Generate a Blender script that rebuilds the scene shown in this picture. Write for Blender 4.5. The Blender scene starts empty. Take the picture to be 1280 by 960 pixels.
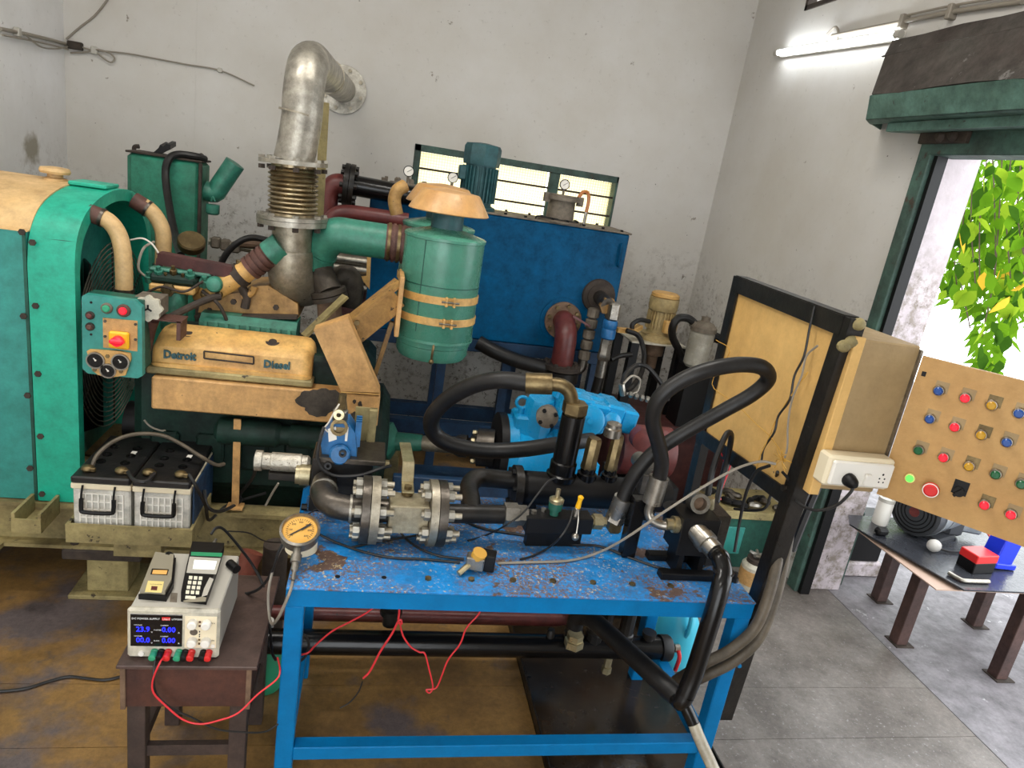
import bpy, bmesh, math, random
from mathutils import Vector, Matrix, noise
random.seed(7)
SC = bpy.context.scene
COL = SC.collection
# ------------------------------------------------------------------ camera
CAMZ = 2.1
FPX = 870.0
RI = Vector((0.974, -0.169, 0.153)); FW = Vector((0.2074, 0.9354, -0.2865))
FW.normalize(); RI = (RI - FW * RI.dot(FW)).normalized(); UP = RI.cross(FW)
cd = bpy.data.cameras.new('camera'); cam = bpy.data.objects.new('camera', cd); COL.objects.link(cam)
cd.sensor_fit = 'HORIZONTAL'; cd.sensor_width = 36.0; cd.lens = FPX / 1280 * 36.0
cd.clip_start = 0.02; cd.clip_end = 200
cam.matrix_world = Matrix(((RI.x, UP.x, -FW.x, 0), (RI.y, UP.y, -FW.y, 0), (RI.z, UP.z, -FW.z, CAMZ), (0, 0, 0, 1)))
SC.camera = cam
# ------------------------------------------------------------------ world, lights, exposure
SC.view_settings.view_transform = 'Standard'
try: SC.view_settings.look = 'None'
except Exception: pass
SC.view_settings.gamma = 1.0
SC.view_settings.use_curve_mapping = False
SC.view_settings.exposure = 0.0
W = bpy.data.worlds.new('daylight_sky'); SC.world = W; W.use_nodes = True
wn = W.node_tree.nodes; wl = W.node_tree.links
wn['Background'].inputs['Color'].default_value = (0.93, 0.97, 1.0, 1)
wn['Background'].inputs['Strength'].default_value = 4.2
def area(name, loc, rot, sx, sy, power, col):
    l = bpy.data.lights.new(name, 'AREA'); l.shape = 'RECTANGLE'; l.size = sx; l.size_y = sy
    l.energy = power; l.color = col
    o = bpy.data.objects.new(name, l); COL.objects.link(o); o.location = loc; o.rotation_euler = rot
    return o
# daylight tube lamps of the hall: over the aisle where the photographer stands
area('ceiling_tube_light', (-1.2, 2.3, 4.1), (0, 0, 0), 1.2, .25, 40, (1, .965, .9))
area('ceiling_tube_light', (.6, 2.5, 4.1), (0, 0, 0), 1.2, .25, 40, (1, .965, .9))
area('ceiling_tube_light', (-1.3, -.6, 4.1), (0, 0, 0), 1.2, .25, 40, (1, .965, .9))
# ------------------------------------------------------------------ helpers
def at(x, y, X=None, Y=None, Z=None):
    d = FW + RI * ((x - 640) / FPX) - UP * ((y - 480) / FPX)
    t = X / d.x if X is not None else (Y / d.y if Y is not None else (Z - CAMZ) / d.z)
    return Vector((0, 0, CAMZ)) + d * t
def V(*a): return Vector(a)
EX, EY, EZ = V(1, 0, 0), V(0, 1, 0), V(0, 0, 1)
def frame(ax):
    ax = Vector(ax).normalized()
    t = EZ if abs(ax.z) < .9 else EX
    u = t.cross(ax).normalized(); return u, ax.cross(u), ax
def spline(pts, k=6):
    p = [Vector(q) for q in pts]
    if len(p) < 3: return p
    p = [p[0] * 2 - p[1]] + p + [p[-1] * 2 - p[-2]]; o = []
    for i in range(1, len(p) - 2):
        a, b, c, d = p[i-1:i+3]
        for j in range(k):
            t = j / k
            o.append(.5 * ((2*b) + (c-a)*t + (2*a-5*b+4*c-d)*t*t + (3*b-a-3*c+d)*t**3))
    o.append(p[-2]); return o
class M:
    def __init__(s): s.v = []; s.f = []
    def add(s, v, f):
        o = len(s.v); s.v += [Vector(p) for p in v]; s.f += [[i + o for i in q] for q in f]; return s
    def box(s, c, d, R=None, b=0):
        h = [x / 2 for x in d]; b = min(b, min(h) * .9); c = Vector(c)
        R = R or Matrix.Identity(3)
        if b <= 0:
            v = [c + R @ V(x*h[0], y*h[1], z*h[2]) for x in (-1, 1) for y in (-1, 1) for z in (-1, 1)]
            return s.add(v, [(0,1,3,2),(4,6,7,5),(0,4,5,1),(2,3,7,6),(0,2,6,4),(1,5,7,3)])
        v = []; ix = {}
        for a in range(3):
            for q in [(x, y, z) for x in (-1, 1) for y in (-1, 1) for z in (-1, 1)]:
                ix[q + (a,)] = len(v)
                v.append(c + R @ Vector([q[k] * (h[k] if k == a else h[k] - b) for k in range(3)]))
        f = []
        for a in range(3):
            o1, o2 = [k for k in range(3) if k != a]
            for sg in (-1, 1):
                q = []
                for s1, s2 in ((-1,-1),(1,-1),(1,1),(-1,1)):
                    t = [0,0,0]; t[a] = sg; t[o1] = s1; t[o2] = s2; q.append(ix[tuple(t) + (a,)])
                f.append(q)
            for s1 in (-1, 1):
                for s2 in (-1, 1):
                    t = [0,0,0]; t[o1] = s1; t[o2] = s2
                    t[a] = -1; p = tuple(t); t[a] = 1; r = tuple(t)
                    f.append([ix[p+(o1,)], ix[r+(o1,)], ix[r+(o2,)], ix[p+(o2,)]])
        for x in (-1, 1):
            for y in (-1, 1):
                for z in (-1, 1): f.append([ix[(x,y,z,a)] for a in range(3)])
        return s.add(v, f)
    def bx(s, x0, x1, y0, y1, z0, z1, b=0):
        return s.box(((x0+x1)/2, (y0+y1)/2, (z0+z1)/2), (abs(x1-x0), abs(y1-y0), abs(z1-z0)), None, b)
    def beam(s, a, b, w, h, up=(0,0,1), bv=0, ext=0):
        a = Vector(a); b = Vector(b); x = (b - a).normalized(); u = Vector(up)
        y = u.cross(x)
        if y.length < 1e-4: y = EX.cross(x)
        y.normalize(); z = x.cross(y)
        R = Matrix((x, y, z)).transposed()
        return s.box((a + b) / 2, ((b - a).length + 2*ext, w, h), R, bv)
    def lathe(s, a, ax, prof, n=20, cap=True, cap2=True):
        a = Vector(a); u, w, ax = frame(ax); v = []; f = []
        for r, h in prof:
            for i in range(n):
                t = 2 * math.pi * i / n
                v.append(a + ax * h + (u * math.cos(t) + w * math.sin(t)) * r)
        for k in range(len(prof) - 1):
            for i in range(n):
                j = (i + 1) % n; f.append((k*n+i, k*n+j, (k+1)*n+j, (k+1)*n+i))
        if cap: f.append(list(range(n)))
        if cap and cap2: f.append([(len(prof)-1)*n + i for i in range(n)])
        return s.add(v, f)
    def cyl(s, a, b, r, r2=None, n=16):
        a = Vector(a); b = Vector(b); return s.lathe(a, b - a, [(r, 0), (r if r2 is None else r2, (b-a).length)], n)
    def ring(s, a, ax, r0, r1, h, n=20):
        return s.lathe(a, ax, [(r0, 0), (r1, 0), (r1, h), (r0, h), (r0, 0)], n, False)
    def tube(s, pts, r, n=10, k=6, sm=True):
        p = spline(pts, k) if sm else [Vector(q) for q in pts]
        L = len(p); T = []
        for i in range(L): T.append((p[min(i+1, L-1)] - p[max(i-1, 0)]).normalized())
        u, w, _ = frame(T[0]); v = []; f = []
        for i in range(L):
            u = (u - T[i] * u.dot(T[i])).normalized(); w = T[i].cross(u)
            rr = r(i / (L-1)) if callable(r) else r
            for j in range(n):
                t = 2 * math.pi * j / n; v.append(p[i] + (u * math.cos(t) + w * math.sin(t)) * rr)
        for i in range(L - 1):
            for j in range(n): f.append((i*n+j, i*n+(j+1) % n, (i+1)*n+(j+1) % n, (i+1)*n+j))
        f.append(list(range(n))); f.append([(L-1)*n + j for j in range(n)])
        return s.add(v, f)
    def ext(s, poly, vec):
        n = len(poly); vec = Vector(vec); p = [Vector(q) for q in poly]
        return s.add(p + [q + vec for q in p], [list(range(n)), list(range(n, 2*n))] + [(i, (i+1) % n, n+(i+1) % n, n+i) for i in range(n)])
    def ball(s, c, r, sc=(1,1,1), n=14, m=9):
        v = []; f = []; c = Vector(c)
        for i in range(m + 1):
            ph = math.pi * (.02 + .96 * i / m)
            for j in range(n):
                t = 2*math.pi*j/n
                v.append(c + V(math.sin(ph)*math.cos(t)*sc[0], math.sin(ph)*math.sin(t)*sc[1], math.cos(ph)*sc[2]) * r)
        for i in range(m):
            for j in range(n): f.append((i*n+j, i*n+(j+1) % n, (i+1)*n+(j+1) % n, (i+1)*n+j))
        f.append(list(range(n))); f.append([m*n+j for j in range(n)])
        return s.add(v, f)
    def bolt(s, a, ax, r, h=None, shank=0):
        a = Vector(a); ax = Vector(ax).normalized(); h = h or r * 1.2
        s.cyl(a, a + ax * h, r, None, 6)
        if shank: s.cyl(a, a + ax * (h + shank), r * .55, None, 8)
        return s
    def put(s, name, m, par=None, **kw):
        me = bpy.data.meshes.new(name)
        o0 = Vector(par['_o']) if par is not None else None
        if o0 is None:
            xs = [p.x for p in s.v]; ys = [p.y for p in s.v]; zs = [p.z for p in s.v]
            o0 = V((min(xs)+max(xs))/2, (min(ys)+max(ys))/2, min(zs))
        me.from_pydata([p - o0 for p in s.v], [], s.f)
        bm = bmesh.new(); bm.from_mesh(me); bmesh.ops.recalc_face_normals(bm, faces=bm.faces); bm.to_mesh(me); bm.free()
        me.polygons.foreach_set('use_smooth', [True] * len(me.polygons))
        me.set_sharp_from_angle(angle=math.radians(32))
        me.materials.append(MT[m] if isinstance(m, str) else m)
        o = bpy.data.objects.new(name, me); COL.objects.link(o)
        if par is not None: o.parent = par
        else: o.location = o0
        o['_o'] = tuple(o0)
        for k, q in kw.items(): o[k] = q
        return o
def thing(name, label, cat, loc, group=None):
    o = bpy.data.objects.new(name, None); COL.objects.link(o); o.location = loc; o['_o'] = tuple(loc)
    o.empty_display_size = .05
    o['label'] = label; o['category'] = cat
    if group: o['group'] = group
    return o
def text(name, s, size, loc, rx, up, m, par, ext=.002, align='LEFT', bold=0.0, xs=1.0):
    c = bpy.data.curves.new(name, 'FONT'); c.body = s; c.size = size; c.extrude = ext; c.align_x = align; c.offset = bold
    c.resolution_u = 2
    t = bpy.data.objects.new(name, c); COL.objects.link(t)
    bpy.context.view_layer.update()
    dg = bpy.context.evaluated_depsgraph_get()
    me = bpy.data.meshes.new_from_object(t.evaluated_get(dg)); bpy.data.objects.remove(t); bpy.data.curves.remove(c)
    rx = Vector(rx).normalized(); up = Vector(up); up = (up - rx * up.dot(rx)).normalized(); nz = rx.cross(up)
    o0 = Vector(par['_o'])
    for v in me.vertices: v.co = Vector(loc) - o0 + rx * v.co.x * xs + up * v.co.y + nz * v.co.z
    me.materials.clear(); me.materials.append(MT[m])
    o = bpy.data.objects.new(name, me); COL.objects.link(o); o.parent = par; o['_o'] = tuple(o0)
    return o
# ------------------------------------------------------------------ materials
def lin(h):
    if isinstance(h, str):
        h = h.lstrip('#'); r = [int(h[i:i+2], 16) / 255 for i in (0, 2, 4)]
    else: r = [c / 255 for c in h]
    return [c / 12.92 if c <= .04045 else ((c + .055) / 1.055) ** 2.4 for c in r] + [1.0]
MT = {}
def mat(name, col, rough=.5, metal=0.0, d=None, da=.5, ds=5, c=None, ca=.66, cs=22, bump=.12, bs=60, st=0, spec=.5, em=0, alpha=1, dw=.22, gr=None, scr=None):
    m = bpy.data.materials.new(name); m.use_nodes = True; MT[name] = m
    nt = m.node_tree; N = nt.nodes; L = nt.links; b = N['Principled BSDF']
    b.inputs['Roughness'].default_value = rough; b.inputs['Metallic'].default_value = metal
    b.inputs['Specular IOR Level'].default_value = spec
    tc = N.new('ShaderNodeTexCoord'); src = tc.outputs['Object']
    if st:
        mp = N.new('ShaderNodeMapping'); mp.inputs['Scale'].default_value = (1, 1, 1.0 / st); L.new(src, mp.inputs['Vector']); ssrc = mp.outputs['Vector']
    else: ssrc = src
    def nz(scale, det, vec):
        n = N.new('ShaderNodeTexNoise'); n.inputs['Scale'].default_value = scale; n.inputs['Detail'].default_value = det
        n.inputs['Roughness'].default_value = .62; L.new(vec, n.inputs['Vector']); return n.outputs['Fac']
    def rng(f, lo, hi):
        r = N.new('ShaderNodeMapRange'); r.inputs['From Min'].default_value = lo; r.inputs['From Max'].default_value = hi; L.new(f, r.inputs['Value']); return r.outputs['Result']
    def mix(f, a, bb):
        x = N.new('ShaderNodeMix'); x.data_type = 'RGBA'; L.new(f, x.inputs['Factor'])
        if isinstance(a, list): x.inputs['A'].default_value = a
        else: L.new(a, x.inputs['A'])
        x.inputs['B'].default_value = bb; return x.outputs['Result']
    out = lin(col)
    if d: out = mix(rng(nz(ds, 8, ssrc), da - dw, da + dw), out, lin(d))
    if c:
        cf = rng(nz(cs, 9, src), ca, ca + .03); out = mix(cf, out, lin(c))
    if scr:
        mp2 = N.new('ShaderNodeMapping'); mp2.inputs['Rotation'].default_value = (math.radians(35), math.radians(48), 0); mp2.inputs['Scale'].default_value = (2, 90, 2); L.new(src, mp2.inputs['Vector'])
        out = mix(rng(nz(1.6, 2, mp2.outputs['Vector']), .70, .73), out, lin(scr))
    if gr is None: gr = .55 if d else 0
    if gr:
        gn = N.new('ShaderNodeTexNoise'); gn.inputs['Scale'].default_value = 11; gn.inputs['Detail'].default_value = 12; gn.inputs['Roughness'].default_value = .78; L.new(src, gn.inputs['Vector'])
        gm = N.new('ShaderNodeMapRange'); gm.inputs['From Min'].default_value = .3; gm.inputs['From Max'].default_value = .7
        gm.inputs['To Min'].default_value = 1 - gr; gm.inputs['To Max'].default_value = 1 + gr * .35; L.new(gn.outputs['Fac'], gm.inputs['Value'])
        vm = N.new('ShaderNodeVectorMath'); vm.operation = 'SCALE'
        if isinstance(out, list): vm.inputs[0].default_value = out[:3]
        else: L.new(out, vm.inputs[0])
        L.new(gm.outputs['Result'], vm.inputs['Scale']); out = vm.outputs['Vector']
        rm = N.new('ShaderNodeMapRange'); rm.inputs['From Min'].default_value = .3; rm.inputs['From Max'].default_value = .7
        rm.inputs['To Min'].default_value = min(1, rough + .18); rm.inputs['To Max'].default_value = max(.05, rough - .08); L.new(gn.outputs['Fac'], rm.inputs['Value']); L.new(rm.outputs['Result'], b.inputs['Roughness'])
    if isinstance(out, list): b.inputs['Base Color'].default_value = out
    else: L.new(out, b.inputs['Base Color'])
    if bump:
        bp = N.new('ShaderNodeBump'); bp.inputs['Strength'].default_value = bump; bp.inputs['Distance'].default_value = .01
        L.new(nz(bs, 4, src), bp.inputs['Height']); L.new(bp.outputs['Normal'], b.inputs['Normal'])
    if em:
        b.inputs['Emission Color'].default_value = lin(col); b.inputs['Emission Strength'].default_value = em
    if alpha < 1: b.inputs['Alpha'].default_value = alpha
    return m
mat('wall', '#cfccc4', .85, d='#c2bcb0', da=.6, ds=1.3, c='#8f887e', ca=.715, cs=11, bump=.12, bs=14, st=2.5, gr=.12)
mat('wall_cool', '#f2efec', .85, d='#dcd8d4', da=.62, ds=1.6, c='#8f8f8f', ca=.73, cs=9, bump=.12, bs=14, gr=.12)
mat('jamb', '#cfc3c4', .8, d='#8f8582', da=.5, ds=3, c='#5f5450', ca=.6, cs=14, bump=.3, bs=20)
mat('floor_in', '#8a7460', .5, d='#54463c', da=.5, ds=1.7, c='#a5916f', ca=.63, cs=6, bump=.12, bs=25, dw=.16)
mat('floor_out', '#8f8c90', .55, d='#757074', da=.5, ds=2.6, c='#c6c4c6', ca=.66, cs=12, bump=.2, bs=30)
mat('joint', '#6f675e', .9)
mat('soil', '#a9a294', .95)
mat('green_frame', '#4f7468', .55, d='#2c332f', da=.5, ds=4, c='#463a30', ca=.62, cs=16)
mat('hood_rust', '#54504a', .7, d='#3a2f2a', da=.5, ds=3, c='#7d7a76', ca=.64, cs=9)
mat('hood_green', '#5f8579', .55, d='#3f5a50', da=.5, ds=4, c='#39332d', ca=.64, cs=14)
mat('teal', '#1fb394', .36, gr=.4, scr='#1a4a40', d='#1a9d82', da=.55, ds=3, c='#1d5247', ca=.73, cs=18, bump=.05)
mat('teal_blue', '#3b9a90', .36, gr=.4, scr='#1d4f4a', d='#318a80', da=.5, ds=4, c='#23635c', ca=.73, cs=18, bump=.05)
mat('teal_dark', '#17614f', .5, d='#0e3a31', da=.5, ds=5)
mat('engine_green', '#3f8f78', .42, d='#265a4c', da=.5, ds=8, c='#33291f', ca=.66, cs=26)
mat('block_green', '#1f4438', .55, spec=.3, d='#0d1613', da=.45, ds=6)
mat('can_green', '#549580', .24, gr=.35, d='#447f6b', da=.5, ds=5, c='#3c5a4c', ca=.7, cs=30, bump=.04)
mat('pipe_green', '#3f9079', .4, d='#2c6a59', da=.5, ds=12, c='#2a4038', ca=.68, cs=40, bump=.12)
mat('tank_green', '#2f9276', .5, d='#2a5f49', da=.52, ds=3, c='#4e3c2a', ca=.68, cs=12, st=2)
mat('rust_dark', '#4a3d33', .75, d='#2b2520', da=.5, ds=8)
mat('beige', '#d6a76a', .5, d='#bf8f54', da=.55, ds=5, c='#57483a', ca=.69, cs=24, bump=.08)
mat('cream', '#e8bb70', .45, d='#c4904c', da=.55, ds=6, c='#5c4632', ca=.68, cs=26, bump=.08)
mat('cream_grimy', '#c99c58', .5, d='#70512c', da=.5, ds=9, c='#2f2820', ca=.64, cs=26)
mat('cap_rust', '#d6aa70', .34, d='#b57f45', da=.55, ds=7, dw=.3, gr=.3, c='#8a5c33', ca=.68, cs=60)
mat('chassis', '#b8a872', .6, d='#6b5e3c', da=.5, ds=4, c='#3c3124', ca=.64, cs=18)
mat('galv', '#c4beb0', .38, .8, d='#8f8a80', da=.5, ds=16, c='#776d5e', ca=.7, cs=34)
mat('galv_warm', '#bdb4a3', .42, .75, d='#8d8470', da=.5, ds=12, c='#5d5140', ca=.66, cs=30)
mat('bellows', '#c2b598', .28, .9, d='#8d7a5c', da=.5, ds=10)
mat('soot', '#5c5348', .6, .4, d='#37312b', da=.5, ds=9)
mat('rust_pipe', '#8a6f57', .7, d='#5f4837', da=.5, ds=9)
mat('rubber_brown', '#6d463a', .6, d='#4a2f28', da=.5, ds=12)
mat('black', '#0d0c0d', .45, bump=.06, spec=.3)
mat('black_gloss', '#0e0d0d', .22, bump=.04, spec=.4)
mat('black_paint', '#131211', .33, spec=.35, d='#2e2924', da=.55, ds=10, c='#6b6152', ca=.72, cs=36)
mat('hose', '#141313', .4, spec=.4, d='#24211f', da=.55, ds=14, bump=.08)
mat('hose_dusty', '#6b5f4d', .5, d='#453c31', da=.5, ds=9)
mat('steel', '#b9b4aa', .28, .9, d='#8c857a', da=.5, ds=14, bump=.05)
mat('steel_dark', '#6f6860', .32, .85, d='#4a443d', da=.5, ds=12)
mat('zinc', '#c6ba98', .3, .8, d='#a3956f', da=.55, ds=20, bump=.04)
mat('brass', '#93805a', .36, .8, d='#5c4c33', da=.5, ds=16)
mat('pitted', '#d8d2c4', .35, .7, d='#a39b8b', da=.55, ds=40, c='#6b6255', ca=.6, cs=110, bump=.4, bs=90)
mat('maroon', '#7a3a36', .35, d='#552624', da=.5, ds=6, c='#3a211e', ca=.68, cs=24, bump=.05)
mat('maroon_dull', '#5d302c', .6, d='#3d201f', da=.5, ds=6)
mat('tank_blue', '#015480', .38, spec=.12, d='#02466b', da=.5, ds=2.5, c='#24485a', ca=.7, cs=12, bump=.04, st=2.5)
mat('navy', '#153f63', .5, d='#0d2742', da=.5, ds=5)
mat('table_blue', '#0273b2', .35, gr=.2, spec=.2, d='#076ea6', da=.5, ds=6, c='#0f5f97', ca=.7, cs=30, bump=.05)
mat('table_top', '#1b8cd6', .4, d='#7d5a48', da=.57, ds=6.5, c='#c9b58d', ca=.64, cs=60, bump=.15, bs=90, dw=.07)
mat('cyan', '#1b9ad2', .24, gr=.25, d='#158dc2', da=.5, ds=8, bump=.05)
mat('valve_blue', '#2078b8', .35, d='#175a90', da=.5, ds=14, c='#b9c2c6', ca=.74, cs=20)
mat('motor_green', '#2f6468', .5, d='#24494f', da=.5, ds=6)
mat('motor_cream', '#cbb582', .5, d='#9c8454', da=.5, ds=9, c='#3c4f63', ca=.68, cs=14)
mat('grey_cast', '#8b8071', .6, .2, d='#61574b', da=.5, ds=9)
mat('gauge_face', '#e9e4da', .4, bump=0)
mat('gauge_amber', '#dcae62', .9, d='#cf9b4c', da=.5, ds=20, bump=0, spec=.05, gr=0)
mat('white', '#e9e5dc', .4, bump=.02)
mat('white_dirty', '#d9d3c2', .5, d='#b6ae98', da=.55, ds=10, bump=.03)
mat('ivory', '#e6d9bb', .4, bump=.02)
mat('plastic_grey', '#b5b1a7', .45, bump=.02)
mat('meter_grey', '#8d8674', .5, bump=.03)
mat('screen_lit', '#eef3ea', .3, em=.7, bump=0)
mat('lcd', '#d9a45a', .35, em=.25, bump=0)
mat('label_yellow', '#e3cf86', .5, bump=0)
mat('label_green', '#2b8f62', .45, bump=0)
mat('key', '#e6e3cf', .45, bump=0)
mat('screen_black', '#06060a', .2, bump=0)
mat('digit', '#1a22ff', .5, em=4.0, bump=0)
mat('print_white', '#f2f2f2', .5, bump=0)
mat('print_black', '#26221e', .6, bump=0)
mat('red', '#d22a2a', .35, bump=.02)
mat('red_lamp', '#f01f35', .25, em=.35, bump=0)
mat('green_lamp', '#0c5a32', .25, bump=0)
mat('green_lit', '#52ee4a', .25, em=1.6, bump=0)
mat('blue_lamp', '#1c4a94', .25, bump=0)
mat('amber_lamp', '#c2921c', .25, bump=0)
mat('yellow', '#f0b40f', .4, bump=.02)
mat('green_plastic', '#2f9a72', .4, bump=.02)
mat('plywood', '#e0b670', .6, gr=.2, d='#cfa25c', da=.52, ds=4, c='#7a5c38', ca=.73, cs=20, st=3)
mat('plywood_door', '#c59b5f', .5, gr=.2, d='#b3884e', da=.55, ds=5, c='#8a6a44', ca=.72, cs=16)
mat('grey_box', '#a68d64', .5, gr=.2, d='#967d56', da=.55, ds=4, c='#6e6354', ca=.75, cs=20)
mat('bat_black', '#161517', .35, d='#2a2824', da=.6, ds=14)
mat('bat_white', '#dcd9d0', .4, d='#bdb8aa', da=.6, ds=10)
mat('stool_top', '#5e4a44', .4, d='#4a3a35', da=.5, ds=6, c='#8b7a70', ca=.75, cs=30)
mat('stool_wood', '#5f382b', .5, d='#432720', da=.5, ds=8, st=4)
mat('stool_leg', '#4b3b34', .6, d='#352a26', da=.5, ds=8)
mat('clear_hose', '#b8b09c', .25, d='#8a8272', da=.5, ds=10)
mat('wire_red', '#d8323a', .4, bump=0)
mat('wire_black', '#1c1b1b', .5, bump=0)
mat('wire_grey', '#8d8578', .5, bump=0)
mat('wire_yellow', '#c7963a', .5, bump=0)
mat('wire_white', '#d6d0c4', .5, bump=0)
mat('tube_glow', '#f4faff', .3, em=22, bump=0)
mat('leaf', '#7fae2c', .45, d='#a9c93c', da=.5, ds=3, bump=0)
mat('leaf_dark', '#3f6f22', .45, d='#5f8f2a', da=.5, ds=3, bump=0)
mat('leaf_yellow', '#d8b83a', .45, bump=0)
mat('bark', '#4c3c2c', .8)
mat('mesh_glow', '#fbf3cf', .9, bump=0)
mat('mesh_wire', '#b9a77a', .6, bump=0)
mat('desk_black', '#2c2d32', .18, d='#44474d', da=.55, ds=4)
mat('steel_brown', '#5a4039', .5, d='#3b2a27', da=.5, ds=6)
mat('plate_pink', '#b99d8b', .5)
mat('motor_grey', '#a7adb0', .4, d='#7c8285', da=.5, ds=6)
mat('motor_dark', '#36383b', .45)
mat('blue_plastic', '#1533d6', .35, bump=.02)
mat('rag', '#c3c0ba', .8, bump=.3)
mat('glass_bowl', '#b7b2a5', .2, d='#9a9484', da=.5, ds=8)
mat('amber_hose', '#b5713a', .3, bump=0)
mat('turq', '#3fb6cf', .3, bump=.05)

def custom(name, rough, build, bump=.15, bs=60):
    m = bpy.data.materials.new(name); m.use_nodes = True; MT[name] = m
    nt = m.node_tree; N = nt.nodes; L = nt.links; b = N['Principled BSDF']; b.inputs['Roughness'].default_value = rough
    tc = N.new('ShaderNodeTexCoord'); geo = N.new('ShaderNodeNewGeometry')
    def nz(scale, det=8, ro=.62, vec=None):
        n = N.new('ShaderNodeTexNoise'); n.inputs['Scale'].default_value = scale; n.inputs['Detail'].default_value = det; n.inputs['Roughness'].default_value = ro
        L.new(vec or geo.outputs['Position'], n.inputs['Vector']); return n.outputs['Fac']
    def rng(f, lo, hi, a=0, c=1):
        r = N.new('ShaderNodeMapRange'); r.inputs['From Min'].default_value = lo; r.inputs['From Max'].default_value = hi; r.inputs['To Min'].default_value = a; r.inputs['To Max'].default_value = c; L.new(f, r.inputs['Value']); return r.outputs['Result']
    def mul(a, c, op='MULTIPLY'):
        q = N.new('ShaderNodeMath'); q.operation = op; L.new(a, q.inputs[0])
        if isinstance(c, (int, float)): q.inputs[1].default_value = c
        else: L.new(c, q.inputs[1])
        return q.outputs[0]
    def mix(f, a, c):
        x = N.new('ShaderNodeMix'); x.data_type = 'RGBA'; L.new(f, x.inputs['Factor'])
        for k, v in (('A', a), ('B', c)):
            if isinstance(v, str): x.inputs[k].default_value = lin(v)
            else: L.new(v, x.inputs[k])
        return x.outputs['Result']
    def sep(ax):
        q = N.new('ShaderNodeSeparateXYZ'); L.new(geo.outputs['Position'], q.inputs[0]); return q.outputs[ax]
    col, rg = build(nz, rng, mul, mix, sep)
    L.new(col, b.inputs['Base Color'])
    if rg: L.new(rg, b.inputs['Roughness'])
    bp = N.new('ShaderNodeBump'); bp.inputs['Strength'].default_value = bump; bp.inputs['Distance'].default_value = .01; L.new(nz(bs, 5), bp.inputs['Height']); L.new(bp.outputs['Normal'], b.inputs['Normal'])
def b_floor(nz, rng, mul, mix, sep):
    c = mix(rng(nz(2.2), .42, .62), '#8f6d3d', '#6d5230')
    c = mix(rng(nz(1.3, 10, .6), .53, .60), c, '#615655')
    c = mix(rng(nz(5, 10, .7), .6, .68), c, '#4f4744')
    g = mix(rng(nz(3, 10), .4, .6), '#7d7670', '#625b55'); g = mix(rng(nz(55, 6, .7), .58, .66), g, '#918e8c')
    xm = rng(mul(sep('X'), mul(nz(1.1, 5), 1.2), 'ADD'), 1.5, 2.2)  # greyer towards the doorway: dusty grey, with some door daylight painted in
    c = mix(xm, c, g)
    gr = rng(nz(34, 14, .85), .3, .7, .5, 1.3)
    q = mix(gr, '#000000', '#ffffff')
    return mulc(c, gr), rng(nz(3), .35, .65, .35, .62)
def mulc(c, f):
    nt = c.node.id_data; v = nt.nodes.new('ShaderNodeVectorMath'); v.operation = 'SCALE'; nt.links.new(c, v.inputs[0]); nt.links.new(f, v.inputs['Scale']); return v.outputs['Vector']
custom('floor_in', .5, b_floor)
def b_top(nz, rng, mul, mix, sep):
    c = mix(rng(nz(9), .4, .6), '#1a8edb', '#1579be')
    region = rng(nz(5.5, 6), .38, .58)
    sp = rng(nz(80, 8, .78), .485, .515); c = mix(mul(sp, region), c, '#6f5547')
    bare = rng(nz(6.5, 9, .68), .59, .61); c = mix(bare, c, '#5f4a41')
    sp2 = rng(nz(85, 6, .75), .575, .60); reg2 = rng(nz(7.5, 5), .40, .55); c = mix(mul(sp2, reg2), c, '#cbb990')
    return mulc(c, rng(nz(30, 10, .75), .3, .7, .7, 1.15)), rng(region, 0, 1, .32, .6)
custom('table_top', .4, b_top, .2, 110)

mat('block_steel', '#c0b498', .36, .55, d='#a3967a', da=.55, ds=18)
mat('oil_black', '#3d3020', .16, d='#15110d', da=.5, ds=4, bump=.02)
def b_jamb(nz, rng, mul, mix, sep):
    c = mix(rng(nz(6), .4, .6), '#d6cbcf', '#c7bcc0')
    h = rng(mul(sep('Z'), mul(nz(3, 8), .9), 'ADD'), 2.15, 2.6, 1, 0)
    dirt = rng(nz(16, 10, .72), .44, .60); c = mix(mul(dirt, rng(h, 0, 1, .12, 1)), c, '#94897f')
    c = mix(mul(rng(nz(30, 8, .7), .58, .68), h), c, '#6f655e')
    return c, None
custom('jamb', .8, b_jamb, .25, 30)

mat('cream_pale', '#d8b682', .45, gr=.4, d='#bf9a64', da=.55, ds=6, c='#6b5238', ca=.7, cs=26, bump=.06)
def wallmat(name, base, dark, patch=None):
    def f(nz, rng, mul, mix, sep):
        c = mix(rng(nz(1.1, 6), .35, .65), base, dark)
        c = mix(mul(rng(nz(24, 8, .75), .60, .70), .35), c, '#8f877c')
        c = mix(rng(nz(7.5, 10, .7), .665, .69), c, '#8b8378')
        c = mix(rng(nz(33, 4, .6), .73, .75), c, '#4c4740')
        low = rng(mul(sep('Z'), mul(nz(2.2, 6), 1.4), 'ADD'), 1.7, 2.5, 1, 0)
        c = mix(mul(mul(rng(nz(13, 10, .75), .50, .62), low), .75), c, '#857b6e')
        c = mix(mul(rng(nz(30, 10, .75), .57, .62), low), c, '#5d544a')
        if patch:
            N = low.node.id_data.nodes; L = low.node.id_data.links
            vd = N.new('ShaderNodeVectorMath'); vd.operation = 'DISTANCE'; g = N.new('ShaderNodeNewGeometry'); L.new(g.outputs['Position'], vd.inputs[0]); vd.inputs[1].default_value = patch
            d = mul(vd.outputs['Value'], mul(nz(9, 6), .22), 'ADD')
            c = mix(mul(rng(d, .24, .17), .8), c, '#8d836c')
        return c, None
    custom(name, .85, f, .12, 16)
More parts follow.
